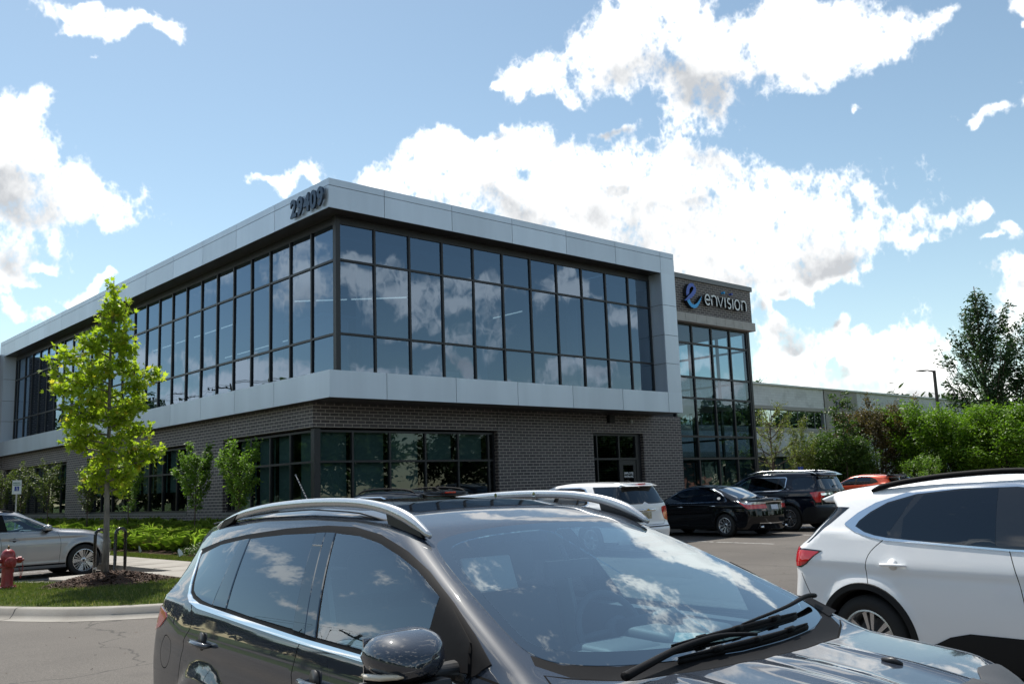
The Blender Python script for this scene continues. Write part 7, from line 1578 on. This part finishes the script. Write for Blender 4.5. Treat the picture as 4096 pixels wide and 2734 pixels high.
for i in range(8):
    a = 2 * math.pi * i / 8; q.lathe([(0, .0), (.014, 0), (.014, .03), (0, .03)], (.145 * math.cos(a), .145 * math.sin(a), .05), 'z', 6); q.lathe([(0, .0), (.010, 0), (.010, .02), (0, .02)], (.122 * math.cos(a), .122 * math.sin(a), .43), 'z', 6)
q.build('bolt', M['hred'], hy_)
def chain(pts, parent):
    q = MB(); P = smooth3(pts, 5)
    for i in range(len(P) - 1):
        c = (P[i] + P[i + 1]) / 2; d = (P[i + 1] - P[i]).normalized(); e = d.cross(Vector((1, .3, 0) if i % 2 else (0, 1, .2))).normalized(); L = (P[i + 1] - P[i]).length * .72; ring = [c + d * L * math.cos(t) + e * .010 * math.sin(t) for t in [2 * math.pi * k / 8 for k in range(9)]]; q.tube(ring, .003, 4, cap=False)
    q.build('chain', M['hred'], parent)
chain([(.24, -.02, .52), (.25, -.03, .40), (.235, -.04, .28), (.21, -.06, .20), (.20, -.07, .30), (.17, -.08, .40)], hy_); chain([(0, -.26, .48), (.03, -.25, .38), (.05, -.2, .32), (.07, -.13, .38)], hy_)
# bike rack (wave)
br_ = thing('bike_rack', 'black looped steel bicycle rack behind the maple trunk', 'bike rack', (6.66, 19.95, gz(6.7) + .152), R_(15))
def wave():
    R = .115; pts = []; H_ = .97; x = 0
    pts += [(x, 0, 0), (x, 0, H_ - R)]
    for k in range(3):
        up_ = k % 2 == 0; cz = H_ - R if up_ else .16
        for i in range(1, 12):
            a = math.pi - math.pi * i / 12 if up_ else math.pi + math.pi * i / 12; pts.append((x + R + R * math.cos(a), 0, cz + R * math.sin(a)))
        x += 2 * R; pts.append((x, 0, (.16 if up_ else H_ - R)))
    pts.append((x, 0, 0)); return [p for p in pts]
q = MB(); q.tube(wave(), .032, 12); o = q.build('tube_loop', M['black'], br_, smooth=True); M['blackgloss'] = mat('gloss_black_steel', (.012, .012, .013), .25, coat=.3); o.data.materials[0] = M['blackgloss']
q = MB(); q.lathe([(0, 0), (.075, 0), (.075, .012), (0, .012)], (0, 0, 0), 'z', 20); q.lathe([(0, 0), (.075, 0), (.075, .012), (0, .012)], (.69, 0, 0), 'z', 20); q.build('foot_plate', M['blackgloss'], br_)
q = MB(); q.box(-.031, .031, -.032, .0, .20, .235); q.build('maker_plate', M['steel'], br_)
# signs
def parking_sign(label, loc, rot, h, full=True):
    t = thing('parking_sign', label, 'sign', loc, rot)
    q = MB(); q.box(-.022, .022, 0, .035, -.3, h + .02); q.build('post', M['steel'], t)
    M.setdefault('sblue', mat('sign_blue_panel', (.015, .05, .30), .5)); M.setdefault('sgreen', mat('sign_green_print', (.05, .18, .12), .5)); M.setdefault('swhite', mat('sign_sheet', (.68, .74, .75), .5))
    q = MB()
    if full:
        q.box(-.15, .15, -.006, -.001, h - .50, h); pl = q.build('sign_plate', M['swhite'], t)
        q = MB(); q.box(-.075, .075, -.009, -.0065, h - .385, h - .225); q.build('symbol_panel', M['sblue'], pl)
        for tx, zz, sz in (('RESERVED', h - .115, .052), ('PARKING', h - .185, .058)): sheet_text(tx, sz, Matrix.Translation((-.13 if tx[0] == 'R' else -.125, -.008, zz)) @ Matrix.Rotation(R_(90), 4, 'X'), M['sgreen'], pl, bold=.002)
        zc = h - .31
    else:
        q.box(-.15, .15, -.006, -.001, h - .45, h); pl = q.build('sign_plate', M['sblue'], t); zc = h - .22
    k = 1 if full else 1.7
    q = MB(); c = [(.0, .055), (-.005, .02), (.02, .0), (.035, -.045)]; q.tube([(a * k, -.012, zc + b * k) for a, b in c], .007 * k, 6); q.tube([(-.002 * k, -.012, zc + .022 * k), (.028 * k, -.012, zc + .022 * k)], .006 * k, 6)
    q.tube([(.012 * k + .035 * k * math.cos(t_), -.012, zc - .02 * k + .035 * k * math.sin(t_)) for t_ in np.linspace(2.4, 6.0, 12)], .0055 * k, 6); q.lathe([(0, -.013), (.011 * k, -.013), (.011 * k, -.010)], (0, 0, zc + .066 * k), 'y', 10); q.build('wheelchair_symbol', M['swhite'], pl)
    return t
parking_sign('narrow white reserved-parking sign with blue wheelchair square over the silver car', (9.75, 37.6, .2), R_(-8), 2.42)
parking_sign('small blue wheelchair sign on a post below the budding tree', (49.7, 29.9, gz(49)), R_(-58), 2.1, False)
# utility marking flags at the edge of the bed
for lb, x, y, a in (('small white marking flag standing in the turf strip', 10.4, 27.6, .3), ('small white marking flag leaning at the mulch edge', 10.2, 24.4, -.5)):
    t = thing('marking_flag', lb, 'flag', (x, y, .2), a); q = MB(); q.tube([(0, 0, -.05), (.03, 0, .2)], .002, 5); q.build('wire', M['steel'], t)
    q = MB(); q.add([(.02, 0, .21), (.05, .02, .26), (.12, .05, .19), (.16, .03, .10), (.06, .0, .05)], [(0, 1, 2, 3, 4)]); q.build('flag_sheet', M['swhite'], t, recalc=False)
# lamp post behind the lime bushes
def lamp_post(label, loc, rot, H_, arm=1.0, group=None):
    t = thing('lamp_post', label, 'street lamp', loc, rot, group); M.setdefault('bronze', mat('bronze_pole', (.035, .028, .024), .5, .3))
    q = MB(); q.box(-.08, .08, -.08, .08, 0, H_); q.build('pole', M['bronze'], t)
    q = MB(); q.prism([(-.08, -.12), (-.08, .0), (-arm * .35, .02), (-arm * .40, -.02), (-arm * .3, -.06)], -.04, .04, plane='xz'); q.v = [(x, y, z + H_) for x, y, z in q.v]; q.build('arm', M['bronze'], t)
    q = MB(); q.prism([(-arm * .38, -.02), (-arm * .42, .03), (-arm, .02), (-arm * 1.02, -.03), (-arm * .6, -.08)], -.16, .16, plane='xz'); q.v = [(x, y, z + H_) for x, y, z in q.v]; q.build('lamp_head', M['bronze'], t); return t
lamp_post('dark square lamp post with one flat head above the lime bushes', (68.2, 29.6, gz(60)), R_(-28), 8.75, 1.4)

# ================================================================ what stands behind the camera and shows in the glass
rb = random.Random(21)
def bg_tree(label, x, y, H_, R, seed, ml='needle'):
    tree('background_tree', label, 'tree', (x, y, gz(x) - .1), H_, H_ * .12, .02 * H_, [(0, R * .75), (.3, R), (.6, R * .9), (.85, R * .55), (1, R * .2)], nb=34, nl=5200, ls=.085 * H_, lm_=ml, shape=OVAL, seed=seed, rise=.5, sub=5, sig=.055 * H_, group='trees beyond the road and lot')
BG = [(-48.7,-38.9,10.9,5.5,0),(-48.3,-27.2,11.6,5.5,1),(-46.0,-19.6,8.0,5.2,2),(-45.3,-9.6,11.6,5.0,3),(-48.1,1.3,12.5,6.0,4),(-43.0,15.7,8.2,5.2,5),(-46.0,23.7,12.3,5.2,6),(-48.8,38.9,8.6,6.4,7),(-46.4,48.3,9.5,5.5,8),(-48.5,56.2,11.9,5.0,9),(-43.8,68.3,12.4,6.3,10),(-44.0,82.6,10.6,6.0,11),(-49.0,91.9,11.7,4.9,12),(-42.6,105.3,9.8,5.2,13),(-46.4,113.3,12.5,5.3,14),(-49.8,122.6,11.2,6.5,15),(-46.0,135.9,10.5,6.0,16),(-48.2,147.7,10.5,5.7,17),(-35.9,-51.3,8.7,6.4,18),(-23.9,-47.0,8.5,4.7,19),(-14.6,-44.9,10.9,5.2,20),(0.1,-46.2,11.5,6.4,21),(9.4,-43.1,11.8,5.7,22),(23.3,-48.1,8.9,5.0,23),(34.3,-51.4,7.3,6.1,24),(44.6,-48.2,11.2,4.6,25),(52.5,-50.1,9.1,4.8,26),(62.4,-49.6,11.5,6.5,27),(77.5,-48.2,8.3,6.4,28),(87.2,-45.7,7.1,4.9,29),(100.0,-45.0,11.4,5.7,30),(108.6,-47.2,11.2,5.1,31)]
BG += [(104 + 3 * (i % 2), -46 + 11 * i, 8.5 + (i * 37 % 5) * .6, 5.5, 40 + i) for i in range(13)]
BG += [(-96 + 9.5 * i, 112 + (i * 53 % 7) * 2, 10.5 + (i * 29 % 6) * .8, 6.0, 60 + i) for i in range(11)]
MATS_BG = ('needle', 'needle', 'dark', 'green')
for x, y, H_, R, k in BG:
    side_ = 'north of the lot' if y > 108 else 'west of the road' if x < -40 else ('south of the lot' if y < -35 and x < 100 else 'east of the hedges')
    bg_tree('broad dark roadside tree %s, seen mirrored in glass' % side_, x, y, H_, R, 200 + k, MATS_BG[k % 4])
# utility poles with crossarms and wires along the road
def pole(label, x, y, H_):
    t = thing('utility_pole', label, 'utility pole', (x, y, gz(x)), 0, 'utility poles along the road'); M.setdefault('wood', mat('weathered_pole', (.07, .055, .042), .9))
    q = MB(); q.tube([(0, 0, -.2), (0, 0, H_)], [.19, .12], 10); q.build('post', M['wood'], t)
    for z in (H_ - .6, H_ - 2.0):
        q = MB(); q.box(-1.25, 1.25, -.06, .06, z - .06, z + .06); ca = q.build('crossarm', M['wood'], t); q = MB()
        for xx in (-1.15, -.6, .6, 1.15): q.lathe([(.03, 0), (.05, .06), (.03, .14), (0, .15)], (xx, 0, z + .06), 'z', 8)
        q.build('insulator', M['steel'], ca)
    q = MB(); q.lathe([(0, 0), (.22, 0), (.24, .05), (.24, .75), (.2, .82), (0, .84)], (0, .38, H_ - 3.6), 'z', 14); q.build('transformer', M['cap'], t)
PL = [(-17, -62, 12.5), (-17, -22, 12.5), (-17, 13, 12.5), (-16.5, 50, 13), (-15, 92, 14), (-20, 116, 15.5), (-28, 146, 18)]
for i, (x, y, h) in enumerate(PL): pole('brown wooden utility pole with two crossarms beside the road', x, y, h)
q = MB()
for i in range(len(PL) - 1):
    a_, c_ = PL[i], PL[i + 1]
    for dz, xs2 in ((-.42, (-1.15, -.6, .6, 1.15)), (-1.82, (-1.15, 1.15)), (-3.0, (0,))):
        for xx in xs2:
            pts = []
            for k in range(13):
                t = k / 12; pts.append((a_[0] + (c_[0] - a_[0]) * t + xx, a_[1] + (c_[1] - a_[1]) * t, (a_[2] + (c_[2] - a_[2]) * t) + dz - 3.2 * t * (1 - t)))
            q.tube(pts, .016, 4, cap=False)
tag(q.build('overhead_wires', M['black'], recalc=False), 'dark overhead wires sagging between the wooden poles', 'wires')
lamp_post('tall lamp post at the west edge of the lot, mirrored in the near car', (-8.0, 10.5, 0), R_(160), 7.0, 1.3)
lamp_post('lamp post in the south of the lot, mirrored in the tower', (30, -22, gz(30)), R_(90), 7.0, 1.2)
M['redbrick'] = mat('red_brick', (.30, .12, .075), .85)
rbld = thing('red_brick_building', 'reddish brick building with pale cornice, mirrored in the entrance glass', 'building', (112, -50, 0))
q = MB(); q.box(-14, 22, -12, 0, -.5, 9.5); q.build('wall', M['redbrick'], rbld); q = MB(); q.box(-14.3, 22.3, -12.3, .3, 9.5, 10.0); q.box(-14.1, 22.1, .005, .1, 7.6, 7.9); q.build('cornice', M['stone'], rbld)
q = MB()
for i in range(11): q.box(-13 + i * 3.2, -11 + i * 3.2, .005, .08, 4.8, 6.8)
q.build('window', M['glass_low'], rbld)
